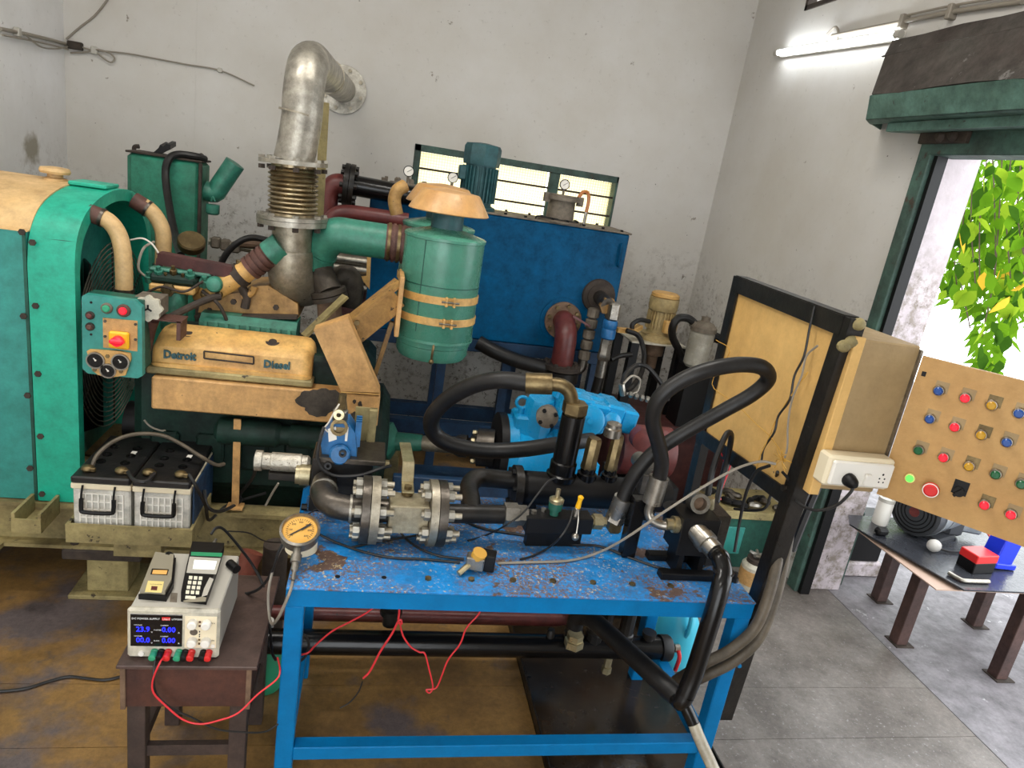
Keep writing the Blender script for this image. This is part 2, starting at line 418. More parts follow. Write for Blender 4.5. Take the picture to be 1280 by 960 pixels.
wallmat('wall', '#cecbc6', '#c3beb5'); wallmat('wall_cool', '#efeeee', '#dedcd9', tuple(at(40, 185, X=-2.16)))
mat('terracotta', '#94503c', .5, d='#6b3327', da=.5, ds=7)
# ================================================================== THE ROOM
XL, XR, YB, YF, ZC = -2.16, 2.656, 5.55, -1.7, 4.2
WT = .28
def struct(name, m, mm, par=None): return mm.put(name, m, par, **({} if par is not None else {'kind': 'structure'}))
def wire(pts, r=.004, n=6, k=5): return M().tube(pts, r, n, k)
floor = struct('floor', 'joint', M().bx(-2.6, 9, YF - .4, 9, -.2, -.012))
# worn screed slabs with open joints along the aisle and at the threshold
JX, J1, J2 = 2.865, 2.106, 2.412
g = .0012
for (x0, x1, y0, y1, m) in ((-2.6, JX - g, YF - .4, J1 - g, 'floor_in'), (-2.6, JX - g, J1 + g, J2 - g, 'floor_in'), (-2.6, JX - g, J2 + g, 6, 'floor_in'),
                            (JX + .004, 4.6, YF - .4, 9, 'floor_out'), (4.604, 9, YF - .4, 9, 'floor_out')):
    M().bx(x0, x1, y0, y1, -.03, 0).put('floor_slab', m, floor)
# back wall with window opening
WX0, WX1, WZ0, WZ1 = .205, 1.825, 1.5, 2.2
wb = M()
wb.bx(XL - .3, WX0, YB, YB + .25, 0, ZC); wb.bx(WX1, XR + .3, YB, YB + .25, 0, ZC)
wb.bx(WX0, WX1, YB, YB + .25, 0, WZ0); wb.bx(WX0, WX1, YB, YB + .25, WZ1, ZC)
struct('wall_back', 'wall', wb)
struct('wall_left', 'wall_cool', M().bx(XL - .25, XL, YF, YB, 0, ZC))
DY0, DY1, DZ = .55, 3.26, 2.5
wr = M()
VY0, VY1, VZ0, VZ1 = 3.9, 4.83, 3.435, 3.95
wr.bx(XR, XR + WT, DY1, YB, 0, VZ0)
wr.bx(XR, XR + WT, YF, DY0, 0, VZ0); wr.bx(XR, XR + WT, DY0, DY1, DZ + .17, VZ0)
wr.bx(XR, XR + WT, YF, VY0, VZ0, ZC); wr.bx(XR, XR + WT, VY1, YB, VZ0, ZC); wr.bx(XR, XR + WT, VY0, VY1, VZ1, ZC)
struct('wall_right', 'wall', wr)
# scuffed plaster reveal of the door opening
rv = M().bx(XR + .004, XR + WT + .004, DY1 - .012, DY1 + .002, 0, DZ + .17)
struct('trim_1', 'jamb', rv)
# unseen hall front behind the photographer, opening shaped to let in fill daylight
wf = M(); wf.bx(XL - .3, -1.9, YF - .25, YF, 0, ZC); wf.bx(.9, XR + .3, YF - .25, YF, 0, ZC); wf.bx(-1.9, .9, YF - .25, YF, 3.3, ZC)
struct('wall_front', 'wall', wf)
struct('ceiling', 'wall', M().bx(XL - .3, XR + .3, YF - .25, YB + .25, ZC, ZC + .12))
# vertical board joint strip in the back wall (left) - raised plaster seam
a = at(246, 0, Y=YB); 
struct('trim_2', 'wall', M().bx(a.x - .004, a.x + .004, YB - .003, YB + .01, 0.2, ZC - .02))
# ---------------------------------------------------------------- window in the back wall
win = M()
fw = .05
win.bx(WX0, WX1, YB - .01, YB + .06, WZ1 - fw, WZ1, .004).bx(WX0, WX1, YB - .01, YB + .06, WZ0, WZ0 + fw, .004)
win.bx(WX0, WX0 + fw, YB - .01, YB + .06, WZ0, WZ1, .004).bx(WX1 - .02, WX1, YB - .01, YB + .14, WZ0, WZ1, .004)
window = struct('window_1', 'green_frame', win)
mulx = (at(690, 245, Y=YB).x, at(600, 225, Y=YB).x)
for mx in mulx: M().bx(mx - .04, mx + .04, YB + .0, YB + .05, WZ0 + fw, WZ1 - fw, .003).put('mullion', 'green_frame', window)
for bz in (2.03, 1.885, 1.74, 1.60):
    M().tube([(WX0 + .02, YB + .015, bz), (1.0, YB + .013, bz + .003), (WX1 - .02, YB + .015, bz + .004)], .008, 8).put('bar', 'rust_dark', window)
sm = bpy.data.materials.new('bright_sheet'); sm.use_nodes = True; nt = sm.node_tree; nt.nodes.clear()
o_ = nt.nodes.new('ShaderNodeOutputMaterial'); t_ = nt.nodes.new('ShaderNodeBsdfTranslucent'); t_.inputs['Color'].default_value = (.97, .90, .66, 1)
nt.links.new(t_.outputs['BSDF'], o_.inputs['Surface']); MT['bright_sheet'] = sm
edges = [WX0 + fw, mulx[1] - .04, mulx[1] + .04, mulx[0] - .04, mulx[0] + .04, WX1 - .02]
for i in range(0, 6, 2):
    pn = M().bx(edges[i], edges[i+1], YB + .10, YB + .103, WZ0 + fw, WZ1 - fw).put('bright_backing', 'bright_sheet', window)  # added translucent backing, stands for the bright outside behind the mesh
    gm = M(); x = edges[i]
    while x < edges[i+1]: gm.bx(x, x + .0022, YB + .07, YB + .0722, WZ0 + fw, WZ1 - fw); x += .021
    z = WZ0 + fw
    while z < WZ1 - fw: gm.bx(edges[i], edges[i+1], YB + .0725, YB + .0745, z, z + .0022); z += .021
    q = gm.put('wire_mesh', 'mesh_wire', window, kind='stuff')
# ---------------------------------------------------------------- shutter door: guide, header
dr = M()
dr.bx(XR - .045, XR + .03, DY1 - .05, DY1 + .035, 0, DZ + .06, .004)
door = struct('door_1', 'green_frame', dr)
M().bx(XR - .02, XR + .04, DY1 - .075, DY1 - .05, 0, DZ).put('guide_slot', 'black', door)
M().bx(XR - .05, XR + .1, DY0, DY1 - .03, DZ, DZ + .17, .006).put('header_beam', 'green_frame', door, label='dark green steel header beam')
M().bx(XR - .075, XR - .05, DY1 - .28, DY1 + .03, DZ + .05, DZ + .11, .004).put('latch_plate', 'rust_dark', door)
for k in (.12, .2): M().lathe((XR - .05, DY1 - k, DZ + .08), (-1, 0, 0), [(.028, 0), (.028, .03), (.014, .05)], 12).put('latch_nut', 'rust_dark', door)
# hood
hy0, hy1 = .4, 3.43
hp = [(XR, 3.09), (XR - .12, 3.07), (XR - .17, 2.985), (XR - .22, 2.965), (XR - .31, 2.745), (XR - .27, 2.64), (XR - .2, 2.635)]
hood = thing('shutter_hood', 'battered green and brown sheet-metal roller shutter hood above the doorway', 'shutter hood', (XR - .1, 2, 2.65))
def strip(pr, y0, y1, m, nm, th=.012, dents=0):
    mm = M(); n = 14
    for (xa, za), (xb, zb) in zip(pr, pr[1:]):
        vv = []; ff = []
        for i in range(n + 1):
            for (x, z) in ((xa, za), (xb, zb)):
                y = y0 + (y1 + (x - (XR - .31)) * .9 - y0) * i / n
                dn = dents * noise.noise(V(x * 4, y * 3, z * 4)); vv.append((x + dn, y, z + dn))
        for (x, z, o) in (): pass
        nv = len(vv)
        vv2 = [(p[0] + th, p[1], p[2] - th * .3) for p in vv]
        for i in range(n):
            a, b, c, d = 2*i, 2*i+1, 2*i+3, 2*i+2
            ff += [(a, b, c, d), (nv+a, nv+d, nv+c, nv+b), (a, d, nv+d, nv+a), (b, nv+b, nv+c, c)]
        ff += [(0, nv, nv+1, 1), (2*n, 2*n+1, nv+2*n+1, nv+2*n)]
        mm.add(vv + vv2, ff)
    return mm.put(nm, m, hood)
strip(hp[:4], hy0, hy1 + .04, 'hood_rust', 'upper_sheet', dents=.02)
strip(hp[3:5], hy0, hy1 - .0, 'hood_rust', 'front_sheet', dents=.025)
strip(hp[4:], hy0, hy1, 'hood_green', 'lower_sheet', dents=.006)
M().ext([(x, hy1 - .012 + (x - XR + .31) * .9, z) for x, z in [(XR - .002, 2.86)] + hp[4:] + [(XR - .002, 2.64)]], (0, .01, 0)).put('end_plate', 'hood_green', hood)
M().ext([(XR, hy0, 2.64), (XR - .2, hy0, 2.63), (XR - .2, hy0, 2.59), (XR - .17, hy0, 2.59), (XR, hy0, 2.61)], (0, hy1 - .05 - hy0, 0)).put('bottom_lip', 'hood_green', hood)
# ---------------------------------------------------------------- vent opening frame high up
vf = M(); vf.bx(XR - .01, XR + .05, VY0, VY1, VZ0, VZ0 + .03).bx(XR - .01, XR + .05, VY1 - .03, VY1, VZ0, VZ1)
struct('window_2', 'rust_dark', vf)
# ---------------------------------------------------------------- LED tube on the right wall
p0 = at(972, 66, X=XR - .05); p1 = at(1122, 43, X=XR - .05)
lt = thing('tube_light', 'glowing white tube light mounted on the right wall above the doorway', 'tube light', (XR, (p0.y + p1.y) / 2, p0.z))
M().beam(p0 + V(.035, 0, .0), p1 + V(.035, 0, 0), .03, .05, bv=.004).put('batten', 'white', lt)
M().cyl(p0, p1, .017, None, 14).put('tube', 'tube_glow', lt)
for a, b in ((p0, p1), (p1, p0)):
    dd = (b - a).normalized(); M().cyl(a - dd * .03, a + dd * .015, .02, None, 12).put('end_cap', 'plastic_grey', lt)
q0 = at(1045, 52, X=XR - .02)
M().tube([q0 + V(0, .12, .06), q0 + V(0, .05, .09), q0 + V(0, 0, .05), q0], .008, 8).put('flex_lead', 'wire_grey', lt)
# conduit along the right wall
c = [at(1040, 45, X=XR - .02), at(1130, 27, X=XR - .02), at(1190, 15, X=XR - .02), at(1278, 2, X=XR - .02)]
cn = thing('wall_conduit', 'grey cable conduit run along the right wall above the tube light', 'conduit', c[1])
M().tube(c, .012, 10).put('pipe', 'wire_grey', cn); M().tube([p + V(0, 0, .03) for p in c[1:]], .006, 8).put('cable', 'wire_grey', cn)
for p in c[1:3]: M().box(p, (.05, .03, .07), None, .004).put('saddle', 'wire_grey', cn)
# ---------------------------------------------------------------- cables on the left/back walls
l0 = [at(0, 36, X=XL + .02), at(25, 41, X=XL + .02), at(60, 49, X=XL + .02), V(XL + .02, YB - .02, at(86, 56, Y=YB).z)]
lc = thing('wall_cable', 'grey cable run clipped across the left wall into the corner', 'cable', l0[1])
M().tube(l0, .011, 8).put('cable_run', 'wire_grey', lc); M().tube([p + V(.01, 0, -.03) for p in l0], .006, 6).put('cable_run', 'wire_grey', lc)
M().tube([at(30, 42, X=XL + .03), at(50, 58, X=XL + .04), at(70, 61, X=XL + .03), at(86, 58, Y=YB - .02)], .005, 6).put('slack_loop', 'wire_grey', lc)
M().box(at(22, 40, X=XL + .02), (.03, .04, .05), None, .004).put('clip', 'plastic_grey', lc)
l1 = [at(86, 54, Y=YB - .02), at(100, 58, Y=YB - .02), at(118, 63, Y=YB - .02), at(160, 67, Y=YB - .015), at(230, 80, Y=YB - .015), at(275, 88, Y=YB - .015), at(318, 107, Y=YB - .015)]
lc2 = thing('wall_cable', 'thin grey cable strung along the back wall from the left corner with a hanging loop', 'cable', l1[2])
M().tube(l1, .0055, 6).put('cable_run', 'wire_grey', lc2)
M().tube([at(88, 66, Y=YB - .02), at(108, 65, Y=YB - .02), at(120, 62, Y=YB - .03), at(136, 66, Y=YB - .03), at(143, 73, Y=YB - .03), at(138, 78, Y=YB - .03), at(126, 70, Y=YB - .03), at(119, 63, Y=YB - .02)], .006, 6).put('hanging_loop', 'wire_grey', lc2)
M().box(at(118, 63, Y=YB - .02), (.04, .03, .05), None, .006).put('clip', 'plastic_grey', lc2)
M().box(at(94, 57, Y=YB - .02), (.09, .04, .05), None, .006).put('junction', 'rust_dark', lc2)
M().box(at(275, 88, Y=YB - .012), (.03, .03, .03), None, .004).put('clip', 'plastic_grey', lc2)
lc3 = wire([at(83, 49, Y=YB - .01), at(100, 34, Y=YB - .01), at(118, 20, Y=YB - .01), at(134, 0, Y=YB - .01), at(142, -14, Y=YB - .01)], .007).put('wall_cable', 'wire_grey')
lc3['label'] = 'single grey cable rising from the left corner up the back wall'; lc3['category'] = 'cable'
# ---------------------------------------------------------------- outside: hanging foliage beyond the doorway
lm = bpy.data.materials.new('leaf_live'); lm.use_nodes = True; nt = lm.node_tree; b = nt.nodes['Principled BSDF']
def leafmat(nm, c1, c2):
    m = bpy.data.materials.new(nm); m.use_nodes = True; nt = m.node_tree; nt.nodes.clear()
    o = nt.nodes.new('ShaderNodeOutputMaterial'); a = nt.nodes.new('ShaderNodeMixShader'); a.inputs[0].default_value = .55
    d = nt.nodes.new('ShaderNodeBsdfDiffuse'); t = nt.nodes.new('ShaderNodeBsdfTranslucent'); d.inputs[0].default_value = lin(c1); t.inputs[0].default_value = lin(c2)
    nt.links.new(d.outputs[0], a.inputs[1]); nt.links.new(t.outputs[0], a.inputs[2]); nt.links.new(a.outputs[0], o.inputs[0]); MT[nm] = m
leafmat('leaf_a', '#507a1e', '#6a921c'); leafmat('leaf_b', '#294a18', '#3f621a'); leafmat('leaf_c', '#6f9229', '#97b02c'); leafmat('leaf_y', '#d8a83a', '#f0c040')
fx = 5.2
tr = thing('hanging_tree_branch', 'leafy green tree branches hanging down outside the doorway', 'tree', (fx, 5.2, 1.2))
lv = [(0, 0), (.25, .12), (.55, .17), (.85, .1), (1.15, 0), (.85, -.1), (.55, -.17), (.25, -.12)]
def leafmesh(mn):
    me = bpy.data.meshes.new('leaf'); vs = [(0, x * .085, y * .17) for x, y in lv] + [(.006, x * .085, 0) for x in (.25, .55, .85)]
    me.from_pydata([(abs(z) * .25, y, z) for _, y, z in vs[:8]] + vs[8:], [], [(0, 1, 8), (1, 2, 9, 8), (2, 3, 10, 9), (3, 4, 10), (4, 5, 10), (5, 6, 9, 10), (6, 7, 8, 9), (7, 0, 8)])
    me.materials.append(MT[mn]); return me
lms = [leafmesh(n) for n in ('leaf_a', 'leaf_b', 'leaf_c', 'leaf_a', 'leaf_c', 'leaf_b')]; lmy = leafmesh('leaf_y')
def leafpoint():
    while True:
        x = random.uniform(1165, 1300); y = random.uniform(165, 462)
        lo = 205 + (1222 - x) * 2.5 if x < 1222 else 150
        hi = 360 + 14 * math.sin(x * .16) if x < 1205 else (460 if 1222 < x < 1252 else (385 + (x - 1205) * .3))
        if x > 1255: hi = 400 + 25 * math.sin(x * .2)
        if lo - 25 < y < hi: return x, y
for i in range(290):
    x, y = leafpoint(); dp = fx + random.uniform(-.5, .5); p = at(x, y, X=dp)
    o = bpy.data.objects.new('leaf', lmy if random.random() < .03 else random.choice(lms)); COL.objects.link(o); o.parent = tr
    o.location = p - V(*tr['_o']); s = random.uniform(1.1, 2.2); o.scale = (s, s, s)
    o.rotation_euler = (random.uniform(-2.4, -.7), random.uniform(-.7, .7), random.uniform(-.9, .9))
lfm = M()
for i in range(1500):
    x, y = leafpoint(); p = at(x, y, X=fx + random.uniform(.2, 1.6)); s = random.uniform(.1, .2)
    R = Matrix.Rotation(random.uniform(-2.4, -.7), 3, 'X') @ Matrix.Rotation(random.uniform(-1, 1), 3, 'Z') @ Matrix.Rotation(random.uniform(-.7, .7), 3, 'Y')
    lfm.add([p + R @ V(0, u * s, w * s) for u, w in ((0, 0), (.35, .2), (1, 0), (.35, -.2))], [(0, 1, 2, 3)])
me = lfm.put('leaf_mass', 'leaf_a', tr, kind='stuff')
for x, y in ((1198, 190), (1215, 185), (1232, 180), (1250, 176), (1262, 178), (1275, 175), (1288, 180), (1205, 240), (1240, 250)):
    t = M().tube([at(x, y - 60, X=fx + .1), at(x + 3, y, X=fx), at(x + random.uniform(-14, 6), y + 90, X=fx), at(x + random.uniform(-14, 10), y + 170, X=fx - .1)], .006, 6).put('twig', 'bark', tr)
# ================================================================== ENGINE SIDE
def bolts(par, pts, ax, r, m='steel_dark', h=None, nm='bolt', shank=0):
    for p in pts: M().bolt(p, ax, r, h, shank).put(nm, m, par)
def circ(c, ax, r, n, ph=0):
    u, w, ax = frame(ax); return [Vector(c) + (u * math.cos(2*math.pi*i/n + ph) + w * math.sin(2*math.pi*i/n + ph)) * r for i in range(n)]
# ---------------------------------------------------------------- chassis
ch = thing('engine_chassis', 'long grimy olive steel channel chassis under the engine and radiator', 'chassis', (-.9, 3.4, 0))
for (yy, s) in ((2.95, 1), (3.95, -1)):
    m = M(); m.bx(-2.1, .25, yy, yy + s * .09, .445, .465); m.bx(-2.1, .25, yy + s * .055, yy + s * .065, .265, .445); m.bx(-2.1, .25, yy, yy + s * .09, .25, .266)
    m.put('channel_beam', 'chassis', ch)
for x in (-2.0, -.75, .15): M().bx(x, x + .08, 3.04, 3.86, .26, .455).put('cross_beam', 'chassis', ch)
for (x, y) in ((-1.045, 3.0), (-1.045, 3.75), (.1, 3.0), (.1, 3.75)):
    M().bx(x - .085, x + .085, y - .02, y + .15, .02, .2, .004).put('pedestal', 'chassis', ch)
    M().bx(x - .15, x + .13, y - .06, y + .22, 0, .02, .003).put('base_plate', 'chassis', ch)
    M().bx(x - .17, x + .15, y - .06, y + .2, .2, .25, .006).put('packing_block', 'rust_dark', ch)
bolts(ch, [V(-1.17, 2.97, .25), V(-.94, 2.97, .25)], (0, 0, 1), .018, 'rust_dark', shank=.015)
a = at(15, 662, Y=2.78); 
M().bx(a.x, a.x + .012, 2.78, 2.95, a.z, a.z + .075).bx(a.x + .095, a.x + .107, 2.78, 2.95, a.z, a.z + .075).bx(a.x, a.x + .107, 2.78, 2.95, a.z - .01, a.z).bx(a.x, a.x + .107, 2.775, 2.785, a.z - .01, a.z + .05).put('lifting_lug', 'chassis', ch)
M().bx(-1.5, -1.44, 2.86, 2.95, .25, .27).put('foot_tab', 'chassis', ch)
M().lathe(at(378, 677, Y=3.003), (0, -1, 0), [(.012, 0), (.012, .002)], 12).put('drain_hole', 'black', ch)
# battery tray is welded to the chassis
tx0, tx1, ty0, ty1, tz = -1.085, -.62, 2.67, 3.0, .50
m = M().bx(tx0, tx1, ty0 + .0125, ty1, tz - .045, tz - .035).bx(tx0, tx1, ty0, ty0 + .012, tz - .045, tz + .035).bx(tx0, tx0 + .012, ty0 + .0125, ty1, tz - .0345, tz + .035).bx(tx1 - .012, tx1, ty0 + .0125, ty1, tz - .0345, tz + .035)
m.put('battery_tray', 'chassis', ch)
M().bx(-.93, -.75, 2.72, 2.95, tz - .13, tz - .045).put('tray_bracket', 'chassis', ch)
# ---------------------------------------------------------------- batteries
def battery(x0, x1, lab):
    y0, y1, z0, z1 = 2.69, 3.1, tz - .033, .735
    b = thing('battery', lab, 'battery', ((x0+x1)/2, 2.9, z0), 'truck batteries on the chassis tray')
    M().bx(x0 + .004, x1 - .004, y0 + .01, y1, z0, z1 - .03, .006).put('case', 'bat_white', b)
    M().bx(x0, x1, y0, y1 + .005, z1 - .055, z1 - .03, .004).put('case_rim', 'ivory', b)
    lid = M().bx(x0 + .001, x1 - .001, y0 - .004, y1 + .006, z1 - .03, z1, .006).put('lid', 'bat_black', b)
    # moulded grid on the front
    gx0, gx1, gz0, gz1 = x0 + .03, x1 - .03, z0 + .02, z1 - .075
    for i in range(8): x = gx0 + (gx1 - gx0) * i / 7; M().bx(x - .0025, x + .0025, y0 + .003, y0 + .012, gz0, gz1).put('grid_rib', 'white', b)
    for i in range(6): z = gz0 + (gz1 - gz0) * i / 5; M().bx(gx0, gx1, y0 + .004, y0 + .012, z - .0025, z + .0025).put('grid_rib', 'white', b)
    hx0, hx1 = x0 + .045, x1 - .055
    for hx in (hx0, hx1): M().tube([(hx, y0 - .004, z1 - .035), (hx, y0 - .02, z1 - .07), (hx, y0 - .022, z1 - .10)], .004, 6).put('handle_rope', 'black', b)
    M().tube([(hx0, y0 - .02, z1 - .085), (hx0, y0 - .024, z1 - .125), (hx0 + .012, y0 - .026, z1 - .14), (hx1 - .012, y0 - .026, z1 - .14), (hx1, y0 - .024, z1 - .125), (hx1, y0 - .02, z1 - .085)], .0085, 8, 3).put('handle', 'black', b)
    for xx in (.045, .165):
        t = M().cyl((x0 + xx, y0 + .05, z1), (x0 + xx, y0 + .05, z1 + .02), .012).ball((x0 + xx, y0 + .05, z1 + .012), .024, (1, 1, .6)).box((x0 + xx + .012, y0 + .04, z1 + .012), (.04, .014, .018), None, .003)
        t.put('terminal', 'brass', b)
    for yy in (.14, .21, .29):
        for xx in (.06, .15): M().lathe((x0 + xx, y0 + yy, z1), (0, 0, 1), [(.018, 0), (.018, .004), (.011, .005), (.011, .009)], 14).put('vent_cap', 'black_gloss', b)
    M().box((x0 + .15, y0 + .245, z1 + .0012), (.02, .03, .002)).put('sticker', 'white', b)
battery(-1.07, -.855, 'left white-cased black-lidded truck battery, nearer the radiator')
battery(-.85, -.635, 'right white-cased black-lidded truck battery, nearer the power supply')
cab = M().tube([at(115, 582, Z=.75), at(122, 568, Y=2.8), at(138, 554, Y=2.85), at(158, 545, Y=2.88), at(180, 542, Y=2.9), at(205, 545, Y=2.9), at(228, 556, Y=2.88), at(250, 570, Y=2.86), at(270, 581, Y=2.88), at(280, 580, Y=2.92)], .008, 8).put('battery_cable', 'hose_dusty')
cab['label'] = 'dusty grey battery cable arching over both battery lids'; cab['category'] = 'cable'
cab = M().tube([at(160, 590, Z=.755), at(168, 600, Z=.75), at(182, 602, Z=.75), at(193, 592, Z=.755)], .008, 8).put('battery_cable', 'wire_black')
cab['label'] = 'short black jumper cable between the two battery terminals'; cab['category'] = 'cable'
cab = M().tube([at(236, 592, Z=.755), at(246, 610, Y=2.72), at(257, 632, Y=2.8), at(262, 650, Y=2.9), V(-.55, 3.02, .47), V(-.4, 3.1, .5)], .007, 8).put('battery_cable', 'wire_black')
cab['label'] = 'black cable dropping from the right battery terminal over the tray edge'; cab['category'] = 'cable'
cab = M().tube([V(-.62, 2.86, .62), V(-.60, 2.83, .56), V(-.56, 2.9, .5), V(-.5, 3.02, .49), at(300, 618, Y=3.05), at(317, 595, Y=3.0), at(319, 572, Y=2.9)], .008, 8).put('starter_cable', 'wire_black')
cab['label'] = 'thick dark cable curving from the battery to the silver sensor tube'; cab['category'] = 'cable'
M().bx(-.632, -.626, 2.72, 3.05, .5, .7).put('side_panel', 'navy', ch)
# ---------------------------------------------------------------- radiator
rd = thing('radiator', 'tall teal radiator and fan cowl with cream top and cap at the left', 'radiator', (-1.45, 3.44, .465))
arch = [(2.965, .47), (2.965, 1.48), (2.985, 1.58), (3.04, 1.655), (3.13, 1.71), (3.28, 1.75), (3.45, 1.765), (3.62, 1.75), (3.76, 1.70), (3.86, 1.62), (3.905, 1.52), (3.92, 1.4), (3.92, .47)]
arch = [(p.x, p.y) for p in spline([V(y, z, 0) for y, z in arch[1:-1]], 3)]; arch = [(2.965, .47)] + arch + [(3.92, .47)]
cy, cz = 3.44, 1.1
def inset(pr, d): return [(y + (d if y < cy else -d) * min(1, abs(y - cy) / .44), z - (d if z > 1.4 else 0) * max(0, min(1, (z - 1.3) / .45))) for y, z in pr]
inn = inset(arch, .05)
x0, x1 = -1.305, -1.14
n = len(arch); m = M()
vv = [(x1, y, z) for y, z in arch] + [(x1, y, z) for y, z in inn] + [(x0, y, z) for y, z in arch] + [(x0, y, z) for y, z in inn]
ff = []
for i in range(n - 1):
    ff += [(i, i+1, n+i+1, n+i), (2*n+i, 3*n+i, 3*n+i+1, 2*n+i+1), (i, 2*n+i, 2*n+i+1, i+1), (n+i, n+i+1, 3*n+i+1, 3*n+i)]
ff += [(0, n, 3*n, 2*n), (n-1, 3*n-1, 4*n-1, 2*n-1)][:0]
m.add(vv, ff).put('cowl', 'teal', rd)
M().ext([(x0 - .04, y, z) for y, z in inn], (.03, 0, 0)).put('core', 'black', rd)
casing = [(2.975, .47), (2.975, 1.605), (3.9, 1.605), (3.9, .47)]
M().ext([(-1.95, y, z) for y, z in casing], (.64, 0, 0)).put('side_casing', 'teal_blue', rd)
top = [(2.972, 1.605)] + [(y, z + .006) for y, z in arch if z > 1.606] + [(3.905, 1.605)]
M().ext([(-1.95, y, z) for y, z in top], (.645, 0, 0)).put('top_tank', 'cream_pale', rd, label='cream painted top tank')
M().bx(-1.31, -1.16, 3.36, 3.52, 1.765, 1.782, .004).put('top_plate', 'teal', rd)
M().lathe((-1.385, 3.43, 1.765), (0, 0, 1), [(.045, 0), (.045, .012), (.03, .016), (.03, .03), (.056, .032), (.06, .042), (.055, .055), (.02, .06)], 20).put('filler_cap', 'cream_pale', rd, label='cream filler cap')
M().bx(-1.32, -1.308, 2.966, 2.972, .47, 1.6).put('seam', 'teal_dark', rd)
bolts(rd, [at(x, y, Y=2.966) for x, y in ((28, 290), (41, 303), (45, 382), (30, 395), (48, 467), (35, 494), (51, 545), (38, 585), (53, 617))], (0, -1, 0), .013, 'rust_dark', .008)
# fan guard rings inside the cowl mouth
fg = M().lathe((-1.19, cy, 1.1), (1, 0, 0), [(.05, 0), (.05, .01)], 16).put('fan_guard', 'steel_dark', rd)
for i in range(1, 18):
    r = .05 + i * .0225
    M().tube([(-1.16, cy + r * math.cos(t), 1.1 + r * math.sin(t)) for t in [2*math.pi*j/36 for j in range(37)]], .003, 5, sm=False).put('guard_ring', 'steel', fg)
for j in range(6):
    t = math.pi / 6 + j * math.pi / 3
    M().tube([(-1.165, cy, 1.1), (-1.165, cy + .435 * math.cos(t), 1.1 + .435 * math.sin(t))], .004, 5, sm=False).put('guard_spoke', 'steel_dark', fg)
fan = M().lathe((-1.3, cy, 1.02), (1, 0, 0), [(.08, 0), (.08, .06)], 16).put('fan', 'black', rd)
for j in range(6):
    t = j * math.pi / 3
    R = Matrix.Rotation(t, 3, 'X') @ Matrix.Rotation(.5, 3, 'Z')
    M().box(V(-1.27, cy, 1.02) + Matrix.Rotation(t, 3, 'X') @ V(0, 0, .24), (.01, .14, .34), R, .002).put('fan_blade', 'black', fan)
# coolant hoses
def hose(pts, r, lab, sl0, sl1):
    t = thing('coolant_hose', lab, 'hose', pts[-1], 'coolant hoses at the radiator')
    M().tube(pts, r, 14).put('hose_body', 'cream_pale', t)
    M().tube([pts[0] + (pts[0] - pts[1]).normalized() * .02, pts[0], sl0], r * 1.07, 14).put('sleeve', 'rubber_brown', t)
    M().tube([sl1, pts[-1], pts[-1] + V(0, 0, -.03)], r * 1.07, 14).put('sleeve', 'rubber_brown', t)
    for p, q in ((sl0, pts[0]), (sl1, pts[-1])): M().ring(p, q - p, r * 1.0, r * 1.16, .012, 16).put('clamp', 'steel_dark', t)
Yh = 3.16
hose([at(117, 268, Y=Yh), at(135, 276, Y=Yh), at(147, 291, Y=Yh), at(153, 312, Y=Yh), at(155, 340, Y=Yh), at(155, 368, Y=Yh)], .034, 'cream coolant hose with brown sleeves nearer the camera at the radiator', at(130, 273, Y=Yh), at(155, 361, Y=Yh))
Yh = 3.62
hose([at(172, 253, Y=Yh), at(187, 262, Y=Yh), at(198, 276, Y=Yh), at(204, 293, Y=Yh), at(204, 318, Y=Yh), at(203, 340, Y=Yh)], .036, 'cream coolant hose farther back, in front of the upright green tank', at(186, 262, Y=Yh), at(203, 330, Y=Yh))
# ---------------------------------------------------------------- instrument panel
YI = 2.87
ip = lambda x, y, d=0: at(x, y, Y=YI) + V(0, -d, 0)
pn = thing('instrument_panel', 'small teal engine instrument panel with red rotary switch and three gauges', 'control panel', ip(140, 470))
M().ext([ip(102, 371), ip(106, 368), ip(168, 376), ip(177, 384), ip(178, 470), ip(172, 473), ip(110, 467), ip(103, 461)], (0, .035, 0)).put('plate', 'teal_blue', pn)
M().ext([ip(103, 369, -.03), ip(176, 378, -.03), ip(177, 465, -.03), ip(105, 462, -.03)], (0, .09, 0)).put('box', 'teal_dark', pn)
def btn(c, ax, r0, r1, m0, m1, par, h=.012, nm='push_button'):
    b = M().lathe(c, ax, [(r0, 0), (r0, h * .7), (r0 * .85, h)], 16).put(nm, m0, par); M().lathe(Vector(c) + Vector(ax).normalized() * h * .9, ax, [(r1, 0), (r1, h * .5), (r1 * .7, h * .75)], 14).put('button_cap', m1, b); return b
btn(ip(134, 385), (0, -1, 0), .021, .014, 'grey_cast', 'green_plastic', pn)
btn(ip(155, 388), (0, -1, 0), .025, .015, 'rubber_brown', 'red_lamp', pn)
btn(ip(113, 394), (0, -1, 0), .016, .01, 'rust_dark', 'maroon', pn, nm='indicator')
btn(ip(113, 408), (0, -1, 0), .016, .01, 'rust_dark', 'rubber_brown', pn, nm='indicator')
for x, y in ((114, 378), (114, 418)): M().lathe(ip(x, y), (0, -1, 0), [(.005, 0), (.005, .002)], 8).put('hole', 'black', pn)
M().ext([ip(129, 397), ip(172, 401), ip(172, 439), ip(129.5, 434)], (0, -.004, 0)).put('cover_plate', 'beige', pn)
bolts(pn, [ip(x, y, .004) for x, y in ((132, 401), (170, 405), (132, 420), (170, 424))], (0, -1, 0), .006, 'steel_dark', .004, 'screw')
c0 = ip(150.5, 424, .004)
sw = M().box(c0 + V(0, -.01, 0), (.072, .02, .068), None, .006).put('rotary_switch', 'yellow', pn)
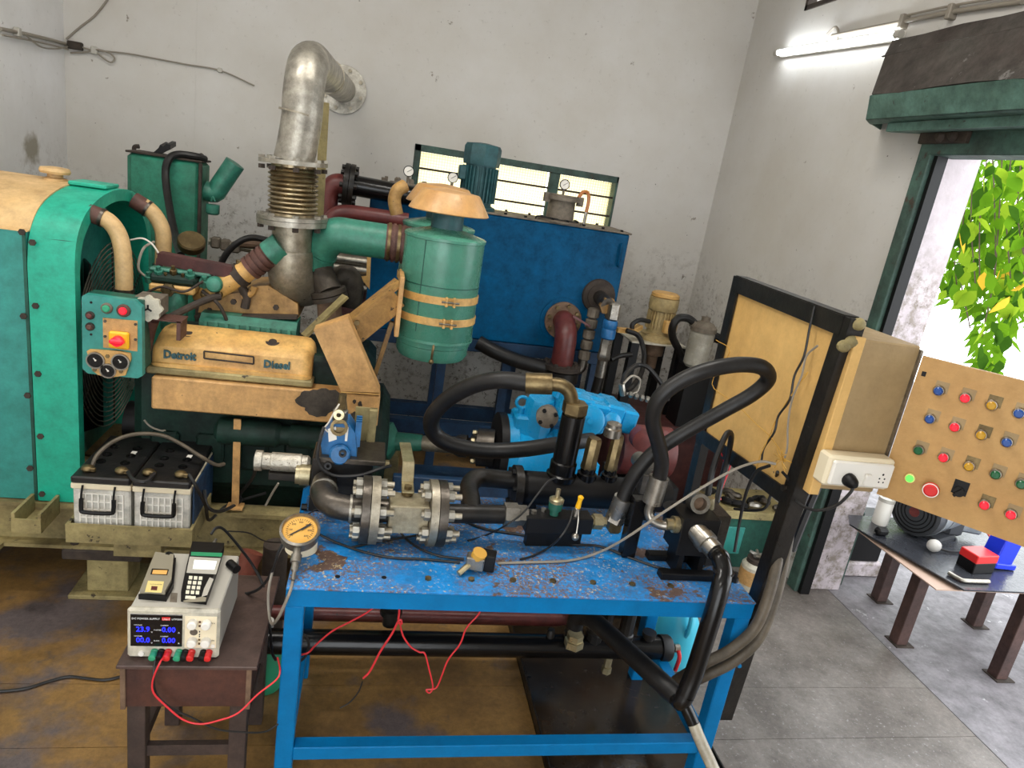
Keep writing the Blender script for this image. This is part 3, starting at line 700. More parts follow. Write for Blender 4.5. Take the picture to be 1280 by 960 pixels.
M().lathe(c0 + V(0, -.02, 0), (0, -1, 0), [(.022, 0), (.02, .02), (.012, .022)], 16).box(c0 + V(0, -.035, 0), (.052, .026, .02), None, .006).put('switch_knob', 'red_lamp', sw)
gp = M().ext([ip(*p, .001) for p in ((110, 438), (113, 436), (150, 438), (164, 441), (165, 448), (158, 468), (145, 470), (125, 468), (117, 462))], (0, -.012, 0)).put('gauge_plate', 'cream', pn)
for x, y, r in ((121.5, 449, .034), (152.5, 451, .034), (137, 462, .03)):
    gg = M().ring(ip(x, y, .012), (0, -1, 0), r * .84, r, .01, 20).put('gauge', 'steel', gp)
    M().lathe(ip(x, y, .013), (0, -1, 0), [(r * .84, 0), (r * .84, .003)], 20).put('dial', 'black_gloss', gg)
    M().beam(ip(x, y, .018), ip(x - 2.5, y - 3, .018), .003, .002, up=(0, 1, 0)).ball(ip(x, y, .018), .004).put('needle', 'white', gg)
bolts(gp, [ip(x, y, .013) for x, y in ((136, 444), (120, 461), (153, 463))], (0, -1, 0), .008, 'brass', .005, 'screw')
# white flower handwheel beside the panel
hw = thing('throttle_wheel', 'off-white lobed plastic handwheel on a dark bracket beside the instrument panel', 'handwheel', ip(185, 386))
c0 = at(185, 386, Y=2.92); vv = []
for i in range(40):
    t = 2 * math.pi * i / 40; r = .049 + .005 * math.cos(8 * t); vv.append(c0 + V(math.cos(t) * r, 0, math.sin(t) * r))
M().ext(vv, (0, .02, 0)).put('wheel', 'white_dirty', hw)
for k in range(3):
    t = math.pi / 2 + k * 2.094; M().beam(c0 + V(0, -.002, 0), c0 + V(math.cos(t) * .016, -.002, math.sin(t) * .016), .006, .005, up=(0, 1, 0)).put('star_slot', 'black', hw)
a = at(185, 373, Y=2.96); M().bx(a.x - .05, a.x + .05, 2.955, 3.06, a.z - .07, a.z + .005, .003).put('bracket_box', 'grey_cast', hw)
M().bx(a.x + .02, a.x + .13, 2.95, 3.05, a.z - .085, a.z - .078).bx(a.x + .11, a.x + .125, 2.95, 3.05, a.z - .16, a.z - .08).put('bracket_arm', 'rubber_brown', hw)
M().tube([at(190, 398, Y=2.98), at(185, 412, Y=3.0), at(181, 430, Y=3.0), at(178, 440, Y=2.98)], .03, 12).put('conduit_sleeve', 'rubber_brown', hw)
# ---------------------------------------------------------------- engine
en = thing('diesel_engine', 'grimy green diesel engine with cream lettered valve cover', 'engine', (-.5, 3.44, .465))
M().bx(-.98, .05, 3.1, 3.8, .5, 1.12, .04).put('block', 'block_green', en)
M().ext([(-.95, 3.16, .5), (-.95, 3.74, .5), (-.95, 3.66, .36), (-.95, 3.24, .36)], (.95, 0, 0)).put('oil_pan', 'block_green', en)
for k in range(5): M().bx(-.9 + k * .19, -.78 + k * .19, 3.07, 3.11, .62, .78, .012).put('side_cover', 'block_green', en)
M().lathe((-.62, 3.03, .83), (1, 0, 0), [(.03, 0), (.06, .02), (.06, .26), (.045, .28), (.045, .33)], 16).put('starter_motor', 'block_green', en)
M().lathe((-.3, 3.03, .83), (1, 0, 0), [(.055, 0), (.055, .2), (.03, .22)], 16).put('starter_drive', 'block_green', en)
M().lathe((.05, 3.44, .67), (1, 0, 0), [(.3, 0), (.3, .05), (.24, .09), (.1, .1)], 28).put('flywheel_housing', 'block_green', en)
M().lathe((-1.0, 3.44, .67), (-1, 0, 0), [(.14, 0), (.14, .05), (.1, .05), (.1, .1)], 24).put('crank_pulley', 'black', en)
M().bx(-.35, .0, 3.06, 3.14, .98, 1.2, .02).put('rear_housing', 'block_green', en)
# valve cover: lofted
zb = at(290, 468, Y=2.985).z; zf = at(290, 437, Y=3.015).z; zt = at(290, 411, Y=3.17).z
pf = [(2.985, zb), (2.985, zb + .02), (2.998, zb + .022), (3.008, zf - .012), (3.025, zf + .006), (3.13, zt - .004), (3.17, zt), (3.22, zt - .02), (3.25, zb + .05), (3.25, zb - .03)]
xa, xb_ = at(188, 450, Y=3).x, at(389, 470, Y=3).x
def loft(pf, xs, nm, m, par):
    my = sum(p[0] for p in pf) / len(pf); mz = min(p[1] for p in pf); n = len(pf); vv = []; ff = []
    for x, s in xs: vv += [(x, my + (y - my) * s, mz + (z - mz) * s) for y, z in pf]
    for k in range(len(xs) - 1):
        for i in range(n): ff.append((k*n+i, k*n+(i+1) % n, (k+1)*n+(i+1) % n, (k+1)*n+i))
    ff += [list(range(n)), [(len(xs)-1)*n+i for i in range(n)]]
    return M().add(vv, ff).put(nm, m, par)
vc = loft(pf, [(xa, .78), (xa + .012, .9), (xa + .035, .98), (xa + .06, 1), (xb_ - .05, 1), (xb_ - .025, .98), (xb_ - .008, .9), (xb_, .78)], 'valve_cover', 'cream', en)
M().bx(xa - .01, xb_ + .01, 2.972, 3.26, zb - .025, zb + .004, .006).put('cover_gasket', 'chassis', vc)
ly = 3.003
txt = lambda s, x, y, sz, xs: text('lettering', s, sz, at(x, y, Y=2.995), (1, 0, .012), (0, .12, 1), 'motor_green', vc, ext=.005, bold=.0015, xs=xs)
txt('Detroit', 204, 447, .047, .88); txt('Diesel', 329, 459, .046, .95)
f0 = lambda x, y: at(x, y, Y=2.998)
for p, q in (((255, 439), (317, 446)), ((317, 446), (317, 455)), ((317, 455), (255, 448)), ((255, 448), (255, 439))): M().beam(f0(*p), f0(*q), .006, .006, bv=.001).put('badge_frame', 'rust_dark', vc)
for x, y in ((236, 420), (341, 430)): M().lathe(at(x, y, Y=3.1) , (0, -.25, 1), [(.034, -.02), (.038, .008), (.03, .014), (.018, .014), (.015, .018)], 20).put('cover_knob', 'rust_dark', vc)
M().lathe(at(212, 419, Y=3.1), (0, -.25, 1), [(.022, -.01), (.022, .008)], 14).put('cover_plug', 'rust_dark', vc)
# ribbed air-box behind the cover
ax0, ax1 = at(252, 405, Y=3.3).x, at(372, 408, Y=3.3).x; az1 = at(300, 395, Y=3.3).z
M().ext([(ax0, 3.24, zt - .1), (ax0, 3.25, az1 - .03), (ax0, 3.29, az1), (ax0, 3.42, az1), (ax0, 3.42, zt - .1)], (ax1 - ax0, 0, 0)).put('air_box', 'engine_green', en)
for i in range(9):
    x = ax0 + .03 + i * (ax1 - ax0 - .06) / 8; M().beam((x, 3.243, zt - .06), (x, 3.252, az1 - .03), .03, .014, up=(1, 0, 0)).put('air_box_rib', 'pipe_green', en)
hz = [at(*p, Y=3.36) for p in ((246, 397), (250, 380), (268, 370), (298, 366), (315, 358), (335, 357), (350, 366), (372, 380), (373, 398))]
M().ext(hz, (0, .26, 0)).put('blower_housing', 'cream_grimy', en)
bolts(en, [at(x, y, Y=3.36) for x, y in ((292, 377), (262, 388), (345, 384))], (0, -1, 0), .014, 'rust_dark', .01)
M().beam(at(245, 394, Y=3.33), at(372, 396, Y=3.33), .06, .012).put('gasket_strip', 'rust_dark', en)
# diagonal intake throttle
Yd = 3.34
P = lambda x, y: at(x, y, Y=Yd)
it = M().tube([P(262, 366), P(280, 355), P(297, 345)], .05, 14).put('throttle_body', 'cream', en, label='cream diagonal throttle body')
M().tube([P(246, 376), P(255, 370), P(264, 364)], lambda t: .028 + .02 * t, 12).put('throttle_nose', 'cream_grimy', it)
M().tube([P(302, 343), P(312, 336), P(322, 328)], .05, 14).put('throttle_neck', 'cream', it)
M().cyl(P(296, 347), P(303, 342), .058, None, 16).put('clamp_band', 'rust_dark', it)
bt = M()
for i in range(4): bt.cyl(P(312 + i * 6, 336 - i * 4.5), P(316 + i * 6, 333 - i * 4.5), .058, None, 16)
bt.cyl(P(312, 336), P(338, 316), .052, None, 16).put('rubber_boot', 'rubber_brown', it)
M().cyl(P(336, 318), P(352, 306), .06, None, 16).put('intake_stub', 'pipe_green', it)
M().cyl(P(300, 325), P(300, 338), .018, None, 10).put('vent_stub', 'brass', it)
M().tube([P(300, 345), P(303, 360), P(308, 372), P(306, 385)], .02, 10).put('drain_arm', 'rust_dark', it)
M().tube([P(303, 372), P(315, 366), P(318, 358)], .016, 8).put('drain_link', 'cream_grimy', it)
M().tube([at(210, 398, Y=3.1), at(235, 385, Y=3.2), at(262, 373, Y=3.25), at(275, 371, Y=3.28)], .016, 10).put('lever_rod', 'rust_dark', it)
for x, y in ((262, 372), (258, 366), (276, 366)): M().ball(P(x, y) + V(0, -.04, 0), .018).put('link_nut', 'brass', it)
# brown angle bar and fuel filters, governor
a, b = at(197, 323, Y=3.35), at(290, 341, Y=3.3)
ab = thing('angle_bar', 'dark red painted steel angle bar spanning above the fuel filter', 'steel bar', a)
M().beam(a, b, .012, .05).beam(a + V(0, .03, .022), b + V(0, .03, .022), .06, .008).put('angle_iron', 'maroon_dull', ab)
M().beam(a + V(.01, 0, 0), at(196, 352, Y=3.35), .03, .006, up=(0, 1, 0)).put('upright_strip', 'maroon_dull', ab)
gv = thing('fuel_governor', 'green fuel filter and governor cluster with cream clamp left of the engine top', 'fuel filter', at(218, 384, Y=3.3))
c0 = at(218, 372, Y=3.3)
M().lathe(c0 + V(0, 0, -.16), (0, 0, 1), [(.05, 0), (.055, .02), (.055, .17), (.05, .19)], 18).put('filter_canister', 'engine_green', gv)
M().box(c0 + V(0, 0, .045), (.19, .09, .035), None, .008).put('clamp_bar', 'cream', gv)
M().lathe(c0 + V(-.01, -.05, .045), (0, -1, 0), [(.03, 0), (.03, .02), (.016, .022), (.016, .03)], 6).put('clamp_nut', 'brass', gv)
M().box(c0 + V(.0, .02, .085), (.2, .12, .045), None, .015).put('governor_body', 'block_green', gv)
M().box(c0 + V(.02, .05, .115), (.26, .1, .02), None, .008).put('governor_lid', 'engine_green', gv)
for dx, dz, r in ((-.06, .11, .02), (.0, .12, .016), (.07, .11, .022), (.13, .09, .024), (-.1, .08, .018), (.04, .09, .014), (-.03, .085, .015)):
    M().lathe(c0 + V(dx, -.02, dz), (0, -.4, 1), [(r, -.02), (r, .01), (r * .5, .012), (r * .5, .03)], 6).put('governor_fitting', 'engine_green' if r > .017 else 'brass', gv)
M().lathe(c0 + V(.17, -.02, .085), (0, -1, .1), [(.036, -.05), (.036, .01), (.03, .02), (.015, .025)], 16).put('pump_head', 'engine_green', gv)
M().tube([c0 + V(.12, -.02, .05), c0 + V(.2, -.05, 0), c0 + V(.24, -.02, -.1)], .008, 6).put('fuel_line', 'rust_dark', gv)
M().tube([c0 + V(-.11, -.02, .08), c0 + V(-.14, -.03, .12), c0 + V(-.13, 0, .2), c0 + V(-.1, .05, .23)], .006, 6).put('fuel_line', 'wire_grey', gv)
M().tube([c0 + V(-.1, -.06, .02), c0 + V(-.03, -.08, .06), c0 + V(.06, -.08, .05), c0 + V(.13, -.05, .1)], .006, 6).put('fuel_line', 'rust_dark', gv)
cp = M().lathe(at(239, 308, Y=3.75), (.15, -.55, .75), [(.062, 0), (.066, .008), (.066, .04), (.06, .048)], 22).put('breather_cap', 'brass', gv, label='round brass-coloured breather cap')
M().cyl(at(239, 310, Y=3.75) - V(.01, -.04, .06), at(225, 330, Y=3.75) - V(0, 0, .3), .02, None, 10).put('breather_stem', 'rust_dark', gv)
# ---------------------------------------------------------------- belt guard
YG = 2.95
G = lambda x, y: at(x, y, Y=YG)
gd = thing('belt_guard', 'beige painted steel guard beam with chipped dark patch in front of the engine', 'guard', G(300, 520))
gz0, gz1 = G(330, 521).z, G(330, 482).z
M().bx(G(189, 490).x, G(474, 510).x, YG, YG + .11, gz0 - .005, gz1 - .005, .006).put('long_beam', 'beige', gd)
cc = [G(392, 413), G(435, 398), G(475, 491), G(426, 489)]
M().ext(cc, (0, .1, 0)).put('raised_arm', 'beige', gd)
M().beam(G(426, 490) + V(0, -.001, 0), G(474, 493) + V(0, -.001, 0), .004, .004).put('weld_seam', 'cream', gd)
# chipped paint patches, thin flakes bare to dark primer
def patch(cx, cy, rx, ry, seed, nm='chipped_patch', m='soot'):
    pp = []
    for i in range(34):
        t = 2 * math.pi * i / 34; k = 1 + .45 * noise.noise(V(math.cos(t) * 1.7 + seed, math.sin(t) * 1.7, seed)) + .15 * noise.noise(V(math.cos(t) * 5, math.sin(t) * 5, seed))
        pp.append(G(cx + rx * math.cos(t) * k, cy + ry * math.sin(t) * k) + V(0, -.0005, 0))
    M().ext(pp, (0, -.001, 0)).put(nm, m, gd)
patch(399, 503, 27, 16, 1.3); patch(444, 520, 6, 5, 4.1); patch(453, 522, 8, 5, 7.7); patch(443, 502, 2.5, 2.5, 2.2); patch(450, 505, 3, 3, 3.2)
a, b = at(297, 524, Y=2.985), at(294, 634, Y=2.985)
M().beam(a, b, .012, .03, up=(1, 0, 0)).box(b + V(0, 0, .004), (.07, .06, .008)).put('support_strip', 'beige', gd)
M().bx(-.01, .03, 3.0, 3.03, .47, gz0).put('support_strip', 'chassis', gd)
# ---------------------------------------------------------------- air cleaner bracket
br = thing('air_cleaner_bracket', 'grimy beige channel bracket between the guard arm and the air cleaners', 'bracket', at(470, 390, Y=3.1))
a, b = at(437, 416, Y=3.13), at(497, 368, Y=3.18)
M().beam(a + V(0, 0, .06), b + V(0, 0, .06), .13, .01).beam(a + V(0, -.06, .0), b + V(0, -.06, 0), .01, .1).beam(a + V(0, 0, -.06), b + V(0, 0, -.06), .13, .01).put('channel_arm', 'cream_grimy', br)
M().bx(b.x + .0, b.x + .02, 3.06, 3.3, b.z - .17, b.z + .1, .003).put('end_plate', 'beige', br)
M().beam(at(468, 470, Y=3.2), at(490, 402, Y=3.2), .03, .02).put('strut', 'cream_grimy', br)
M().beam(at(380, 420, Y=3.2), at(432, 370, Y=3.3), .05, .012).put('flat_stay', 'chassis', br)
bolts(br, [at(446, 403, Y=3.06), at(443, 410, Y=3.06)], (0, -1, 0), .012, 'brass')
# ---------------------------------------------------------------- air cleaners
def aircleaner(cx, cy, z0, z1, lab, bands):
    t = thing('air_cleaner', lab, 'air filter', (cx, cy, z0), 'green canister air cleaners')
    r = .185; c = V(cx, cy, z0); h = z1 - z0
    bd = M().lathe(c, (0, 0, 1), [(r * .55, 0), (r * .86, .008), (r * .93, .03), (r * .93, .07), (r * .96, .075), (r * .96, .10), (r, .115), (r, h - .02), (r * 1.02, h - .018), (r * 1.02, h - .006), (r * .98, h), (r * .4, h + .028)], 40).put('canister', 'can_green', t)
    M().ring(c + V(0, 0, .1), (0, 0, 1), r * .95, r * 1.02, .012, 40).put('bowl_clamp', 'can_green', t)
    M().ring(c + V(0, 0, h * .62), (0, 0, 1), r * .99, r * 1.008, .004, 40).put('seam_ring', 'teal_dark', t)
    M().bx(cx - .1, cx - .096, cy - r * .86, cy - r * .83, z0 + .15, z1 - .02).put('side_seam', 'teal_dark', t)
    M().cyl(c + V(0, 0, h + .01), c + V(0, 0, h + .14), r * .4, None, 24).put('neck', 'motor_green', t)
    M().lathe(c + V(0, 0, h + .1), (0, 0, 1), [(r * .97, 0), (r, .004), (r * .98, .012), (r * .74, .085), (r * .7, .092), (r * .1, .105)], 36).put('rain_cap', 'cap_rust', t)
    for bz in bands:
        bb = M().ring(c + V(0, 0, bz), (0, 0, 1), r * .995, r * 1.025, .034, 40).put('strap', 'cream', t)
        for s in (-.018, .018): M().box(c + V(.04 + s, -r * 1.03, bz + .017), (.012, .03, .042), None, .002).put('strap_lug', 'cream', bb)
        M().cyl(c + V(.0, -r * 1.09, bz + .017), c + V(.08, -r * 1.09, bz + .017), .005, None, 8).put('strap_bolt', 'steel', bb)
    M().tube([c + V(-.01, -r * .98, .11), c + V(-.012, -r * 1.02, .07), c + V(-.012, -r * .98, .03)], .006, 6).ball(c + V(-.012, -r, .02), .012).put('latch', 'brass', t)
    return t
ctr = at(558, 300, Y=3.1)
aircleaner(.305, 3.28, 1.2, 1.785, 'front green canister air cleaner with rusty mushroom cap and two straps', (.29, .19))
rear = at(505, 270, Y=3.72).x + .185
aircleaner(rear, 3.72, 1.24, 1.79, 'rear green canister air cleaner with tan cap, mostly hidden by the front one', (.25,))
bp = M().tube([at(496, 268, Y=3.6), at(493, 250, Y=3.6), at(497, 238, Y=3.6), at(506, 232, Y=3.62)], .032, 12).put('breather_pipe', 'cream_grimy')
bp['label'] = 'bent cream breather pipe rising behind the rear air cleaner'; bp['category'] = 'pipe'
# ---------------------------------------------------------------- green intake pipe
ig = thing('intake_pipe', 'fat green painted intake pipe running from the engine to the air cleaner', 'pipe', at(440, 300, Y=3.45))
Q = lambda x, y, Y=3.42: at(x, y, Y=Y)
M().tube([Q(393, 330, 3.5), Q(398, 316, 3.48), Q(407, 302, 3.45), Q(421, 294, 3.42), Q(445, 297), Q(488, 303)], .083, 20).put('pipe', 'pipe_green', ig)
bt = M().cyl(Q(482, 302), Q(512, 306), .086, None, 20); bt.put('rubber_boot', 'rubber_brown', ig)
for i in range(4): M().ring(Q(484 + i * 6, 302.4 + i), Q(512, 306) - Q(482, 302), .084, .092, .014, 20).put('boot_clamp', 'rubber_brown' if i % 2 else 'brass', ig)
for p, q in ((Q(394, 328, 3.5), Q(398, 316, 3.48)), (Q(399, 314, 3.475), Q(407, 302, 3.45))): M().ring(p, q - p, .08, .089, .012, 20).put('elbow_ring', 'pipe_green', ig)
# ---------------------------------------------------------------- exhaust
ex = thing('exhaust_stack', 'silver galvanised exhaust stack with bellows, flanges and elbow into the back wall', 'exhaust pipe', at(366, 375, Y=3.4))
E_ = lambda x, y, Y=3.4: at(x, y, Y=Y)
pt = E_(367, 202); pb = E_(366, 275); axx = (pt - pb).normalized()
hzp = [pt, E_(372, 180), E_(377, 150), E_(379, 122)]
tp = hzp[-1]
hzp += [tp + V(.002, .015, .07), tp + V(.004, .07, .135), tp + V(.006, .17, .165), tp + V(.01, .3, .17)]
wallp = at(429, 112, Y=YB - .002)
hzp += [hzp[-1].lerp(wallp, .5), wallp]
M().tube(hzp, .088, 24).put('upper_elbow', 'galv', ex)
d = (hzp[2] - hzp[1]).normalized(); M().ring(E_(375, 143), d, .086, .092, .008, 24).put('weld_ring', 'galv_warm', ex)
M().ring(hzp[-3].lerp(wallp, .35), wallp - hzp[-3], .086, .094, .03, 24).put('weld_ring', 'galv_warm', ex)
M().lathe(wallp + V(0, -.005, 0), (0, -1, 0), [(.165, 0), (.165, .02), (.1, .02)], 30).put('wall_flange', 'galv', ex)
bolts(ex, circ(wallp + V(0, -.025, 0), (0, 1, 0), .135, 8, .3), (0, -1, 0), .014, 'galv_warm')
def flange(c, r, h, nm='flange', m='galv', ax=axx): return M().lathe(c, ax, [(r * .5, 0), (r, 0), (r, h), (r * .5, h)], 32).put(nm, m, ex)
flange(pt - axx * .012, .15, .018); flange(pb - axx * .02, .158, .022); flange(pb + axx * .004, .158, .016)
for c0, h, r in ((pt, .006, .135), (pb, .02, .14)): bolts(ex, circ(c0 + axx * h, axx, r, 8, .2), axx, .015, 'galv', .012); bolts(ex, circ(c0 - axx * .022, axx, r, 8, .2), -axx, .015, 'rust_dark', .018)
L = (pt - pb).length; pr = [(.1, 0), (.1, .025)]
bel = [(.098, .02)]
nb = 10
for i in range(nb):
    h0 = .03 + (L - .055) * i / nb; dh = (L - .055) / nb
    bel += [(.096, h0), (.108, h0 + dh * .3), (.111, h0 + dh * .5), (.108, h0 + dh * .7), (.096, h0 + dh)]
bel += [(.098, L - .012)]
M().lathe(pb, axx, bel, 36).put('bellows', 'bellows', ex, label='bronze-grey ribbed bellows')
M().tube([pb, E_(365, 300), E_(364, 320)], .09, 24).put('lower_pipe', 'galv_warm', ex)
M().ring(E_(364, 319), axx, .088, .1, .008, 24).put('weld_ring', 'galv_warm', ex)
lp = E_(364, 320); M().tube([lp + V(0, 0, .03), lp, lp + V(.0, .01, -.08), lp + V(.02, .06, -.14), lp + V(.06, .14, -.16), lp + V(.12, .24, -.14)], lambda t: .094 + .008 * math.sin(t * 3.1), 24).put('lower_elbow', 'galv_warm', ex)
M().tube([at(392, 318, Y=3.5), at(398, 335, Y=3.48), at(406, 352, Y=3.45), at(412, 366, Y=3.42)], .062, 18).put('branch_pipe', 'soot', ex)
d = at(414, 375, Y=3.42) - at(411, 364, Y=3.42); M().lathe(at(410, 362, Y=3.42), d, [(.05, 0), (.085, 0), (.085, .022), (.07, .024), (.085, .028), (.085, .048), (.05, .05)], 20).put('branch_flange', 'soot', ex)
M().cyl(at(411, 372, Y=3.42), at(414, 420, Y=3.40), .058, None, 18).put('manifold_riser', 'rust_pipe', ex)
M().tube([at(418, 355, Y=3.6), at(433, 345, Y=3.62), at(440, 360, Y=3.62), at(436, 385, Y=3.6)], .06, 16).put('crossover_pipe', 'soot', ex)
a = at(407, 122, Y=3.62); M().beam(at(406, 128, Y=3.62), at(398, 285, Y=3.62), .012, .042, up=(1, 0, 0)).put('stay_bar', 'chassis', ex)
# ---------------------------------------------------------------- upright green tank
gt = thing('fuel_tank', 'upright dark green steel fuel tank with angled spout against the back wall', 'tank', (-1.25, 4.85, 0))
gx0, gx1 = at(157, 200, Y=4.6).x, at(251, 210, Y=4.6).x; gz = at(210, 196, Y=4.6).z
M().bx(gx0, gx1, 4.6, 4.85, .55, gz, .03).put('tank_body', 'tank_green', gt)
M().bx(gx0 - .002, gx1 + .002, 4.597, 4.853, gz - .008, gz + .004, .003).put('top_rim', 'rust_dark', gt)
M().bx(gx1 - .012, gx1 + .006, 4.594, 4.62, .6, gz - .01, .004).put('edge_strip', 'rust_dark', gt)
for x in (gx0 + .04, gx1 - .04):
    for y in (4.65, 4.8): M().bx(x - .025, x + .025, y - .025, y + .025, 0, .56).put('leg', 'rust_dark', gt)
M().tube([at(256, 238, Y=4.72), at(268, 241, Y=4.72), at(275, 232, Y=4.72), at(294, 204, Y=4.72)], .06, 16, 3).put('spout', 'pipe_green', gt)
M().lathe(at(266, 262, Y=4.62), (0, 0, 1), [(.03, -.03), (.04, -.02), (.04, .03)], 12).tube([at(264, 252, Y=4.62), at(266, 246, Y=4.62), at(269, 252, Y=4.62)], .005, 6).put('padlock_hasp', 'pipe_green', gt)
M().tube([at(168, 193, Y=4.8), at(168, 184, Y=4.8), at(174, 183, Y=4.8)], .013, 8).put('vent_pipe', 'rust_dark', gt)
cl = M().ext([at(x, y, Y=4.75) for x, y in ((190, 192), (198, 185), (200, 181), (204, 183), (208, 180), (213, 181), (213, 187), (206, 190), (200, 194))], (0, .12, .02)).put('oily_rag', 'black'); cl['label'] = 'black oily rag lying on top of the upright green tank'; cl['category'] = 'rag'
hs = M().tube([at(256, 199, Y=4.7), at(247, 196, Y=4.65), at(222, 193, Y=4.6), at(210, 201, Y=4.55), at(207, 222, Y=4.52), at(212, 260, Y=4.4), at(219, 295, Y=4.2), at(224, 312, Y=3.95), at(226, 320, Y=3.82)], .022, 10).put('tank_hose', 'hose'); hs['label'] = 'black rubber hose looping down the front of the upright green tank'; hs['category'] = 'hose'
hs = M().tube([at(248, 196, Y=4.66), at(252, 194, Y=4.68), at(256, 200, Y=4.7)], .012, 8).put('hose_fitting', 'rust_dark', gt)
hs = M().tube([at(272, 345, Y=3.9), at(280, 322, Y=3.9), at(295, 305, Y=3.9), at(315, 297, Y=3.9), at(345, 303, Y=3.85)], .017, 10).put('coolant_line', 'hose'); hs['label'] = 'thin dark green hose arching behind the throttle body'; hs['category'] = 'hose'
fp = thing('fuel_pipe', 'thin steel fuel pipe with brass fittings along the wall behind the engine', 'pipe', at(290, 308, Y=4.75))
M().cyl(at(262, 301, Y=4.75), at(345, 318, Y=4.75), .024, None, 10).put('pipe_run', 'galv_warm', fp); M().cyl(at(300, 303, Y=4.72), at(350, 307, Y=4.72), .032, None, 10).put('pipe_run', 'rust_pipe', fp)
for x, y in ((270, 303), (282, 306), (295, 309)): M().box(at(x, y, Y=4.74), (.055, .07, .07), None, .01).put('fitting', 'grey_cast', fp)
# ribbed grey metal panel
rp = thing('ribbed_cooler', 'grey ribbed metal cooler panel with cream edge seen between exhaust and tank', 'cooler', at(440, 345, Y=4.0))
a = at(418, 314, Y=4.0); b = at(460, 345, Y=4.0)
M().bx(a.x - .2, b.x, 4.02, 4.25, b.z - .05, a.z).put('body', 'grey_cast', rp)
for i in range(4): z = a.z - .02 - i * .05; M().cyl((a.x - .2, 4.02, z - .02), (b.x, 4.02, z - .02), .022, None, 12).put('rib', 'galv', rp)
M().ext([at(459, 316, Y=3.99), at(464, 316, Y=3.99), at(462, 362, Y=3.99), at(450, 346, Y=3.99), at(458, 345, Y=3.99)], (0, .012, 0)).put('side_plate', 'cream', rp)
M().bx(a.x, b.x, 4.05, 4.2, 0, b.z - .05).put('stand', 'maroon_dull', rp)
# ================================================================== HYDRAULIC TANK AND REAR EQUIPMENT
YT = 4.6
T_ = lambda x, y, Y=YT: at(x, y, Y=Y)
tk = thing('hydraulic_tank', 'large dark blue rectangular hydraulic oil tank on legs below the window', 'tank', (.8, 4.8, 0))
bx0, bx1, bz0, bz1 = -.07, 1.665, .985, 1.825
M().bx(bx0, bx1, YT, YT + .44, bz0, bz1, .008).put('tank_shell', 'tank_blue', tk)
M().bx(bx0 + .45, bx1 + .012, YT - .006, YT + .45, bz1, bz1 + .012, .003).put('lid', 'grey_cast', tk)
for i in range(9): M().bolt((bx0 + .6 + i * .135, YT + .025, bz1 + .012), (0, 0, 1), .011, .012).put('bolt', 'black', tk)
for i in range(7): M().bolt((bx0 + .6 + i * .17, YT + .42, bz1 + .012), (0, 0, 1), .011, .012).put('bolt', 'black', tk)
M().bx(bx0, bx1, YT + .005, YT + .43, bz0 - .09, bz0 - .003, .004).put('base_rim', 'navy', tk)
a, b = T_(777, 305), T_(772, 333)
M().tube([a + V(0, 0, 0), a + V(-.005, -.02, -.02), b + V(-.005, -.02, .02), b], .008, 8).bx(b.x - .06, b.x + .02, YT - .01, YT, b.z - .01, b.z).put('sight_handle', 'tank_blue', tk)
lx = [T_(549, 480).x, T_(630, 480).x, T_(650, 480).x, 1.6, bx0 + .05]
for x, y in ((lx[0], YT + .03), (lx[1], YT + .03), (lx[2], YT + .38), (lx[3], YT + .03), (lx[3], YT + .38), (lx[4], YT + .03), (lx[4], YT + .38), (lx[0], YT + .38)):
    M().bx(x - .03, x + .03, y - .03, y + .03, 0, bz0 - .09).put('leg', 'navy', tk)
for yy in (YT, YT + .35): M().bx(bx0, bx1, yy, yy + .07, .26, .36).put('lower_rail', 'navy', tk)
# flanged red outlet elbow
c0 = T_(703, 400)
oe = thing('suction_elbow', 'glossy maroon suction elbow bolted to the tank front by a round flange', 'pipe', T_(703, 470))
M().ring(c0 + V(0, -.001, 0), (0, -1, 0), .1, .16, .006, 30).put('pad_ring', 'tank_blue', oe)
M().lathe(c0, (0, -1, 0), [(.13, 0), (.13, .025), (.08, .026)], 30).put('flange', 'rust_pipe', oe)
bolts(oe, circ(c0 + V(0, -.026, 0), (0, 1, 0), .105, 8, .2), (0, -1, 0), .014, 'brass')
M().tube([c0 + V(0, -.02, 0), c0 + V(0, -.08, -.01), c0 + V(0, -.15, -.07), c0 + V(0, -.17, -.17), c0 + V(0, -.17, -.27)], .075, 20).put('elbow', 'maroon', oe)
e1 = c0 + V(0, -.17, -.27)
M().lathe(e1 + V(0, 0, -.03), (0, 0, 1), [(.06, 0), (.135, 0), (.135, .03), (.075, .031)], 26).put('lower_flange', 'rust_dark', oe)
M().lathe(e1 + V(0, 0, -.24), (0, 0, 1), [(.08, 0), (.08, .12), (.13, .13), (.13, .2), (.1, .21)], 22).put('suction_valve', 'black_paint', oe)
M().cyl(e1 + V(0, 0, -.24), V(e1.x, e1.y, .0), .07, None, 18).put('suction_pipe', 'black_paint', oe)
bolts(oe, circ(e1 + V(0, 0, 0), (0, 0, 1), .11, 8, .2), (0, 0, 1), .014, 'rust_dark')
sh = M().tube([at(598, 428, Y=4.5), at(620, 440, Y=4.45), at(650, 452, Y=4.42), at(690, 462, Y=4.42)], .05, 12).put('suction_hose', 'hose'); sh['label'] = 'thick black hose running under the tank from the air cleaner to the maroon elbow'; sh['category'] = 'hose'
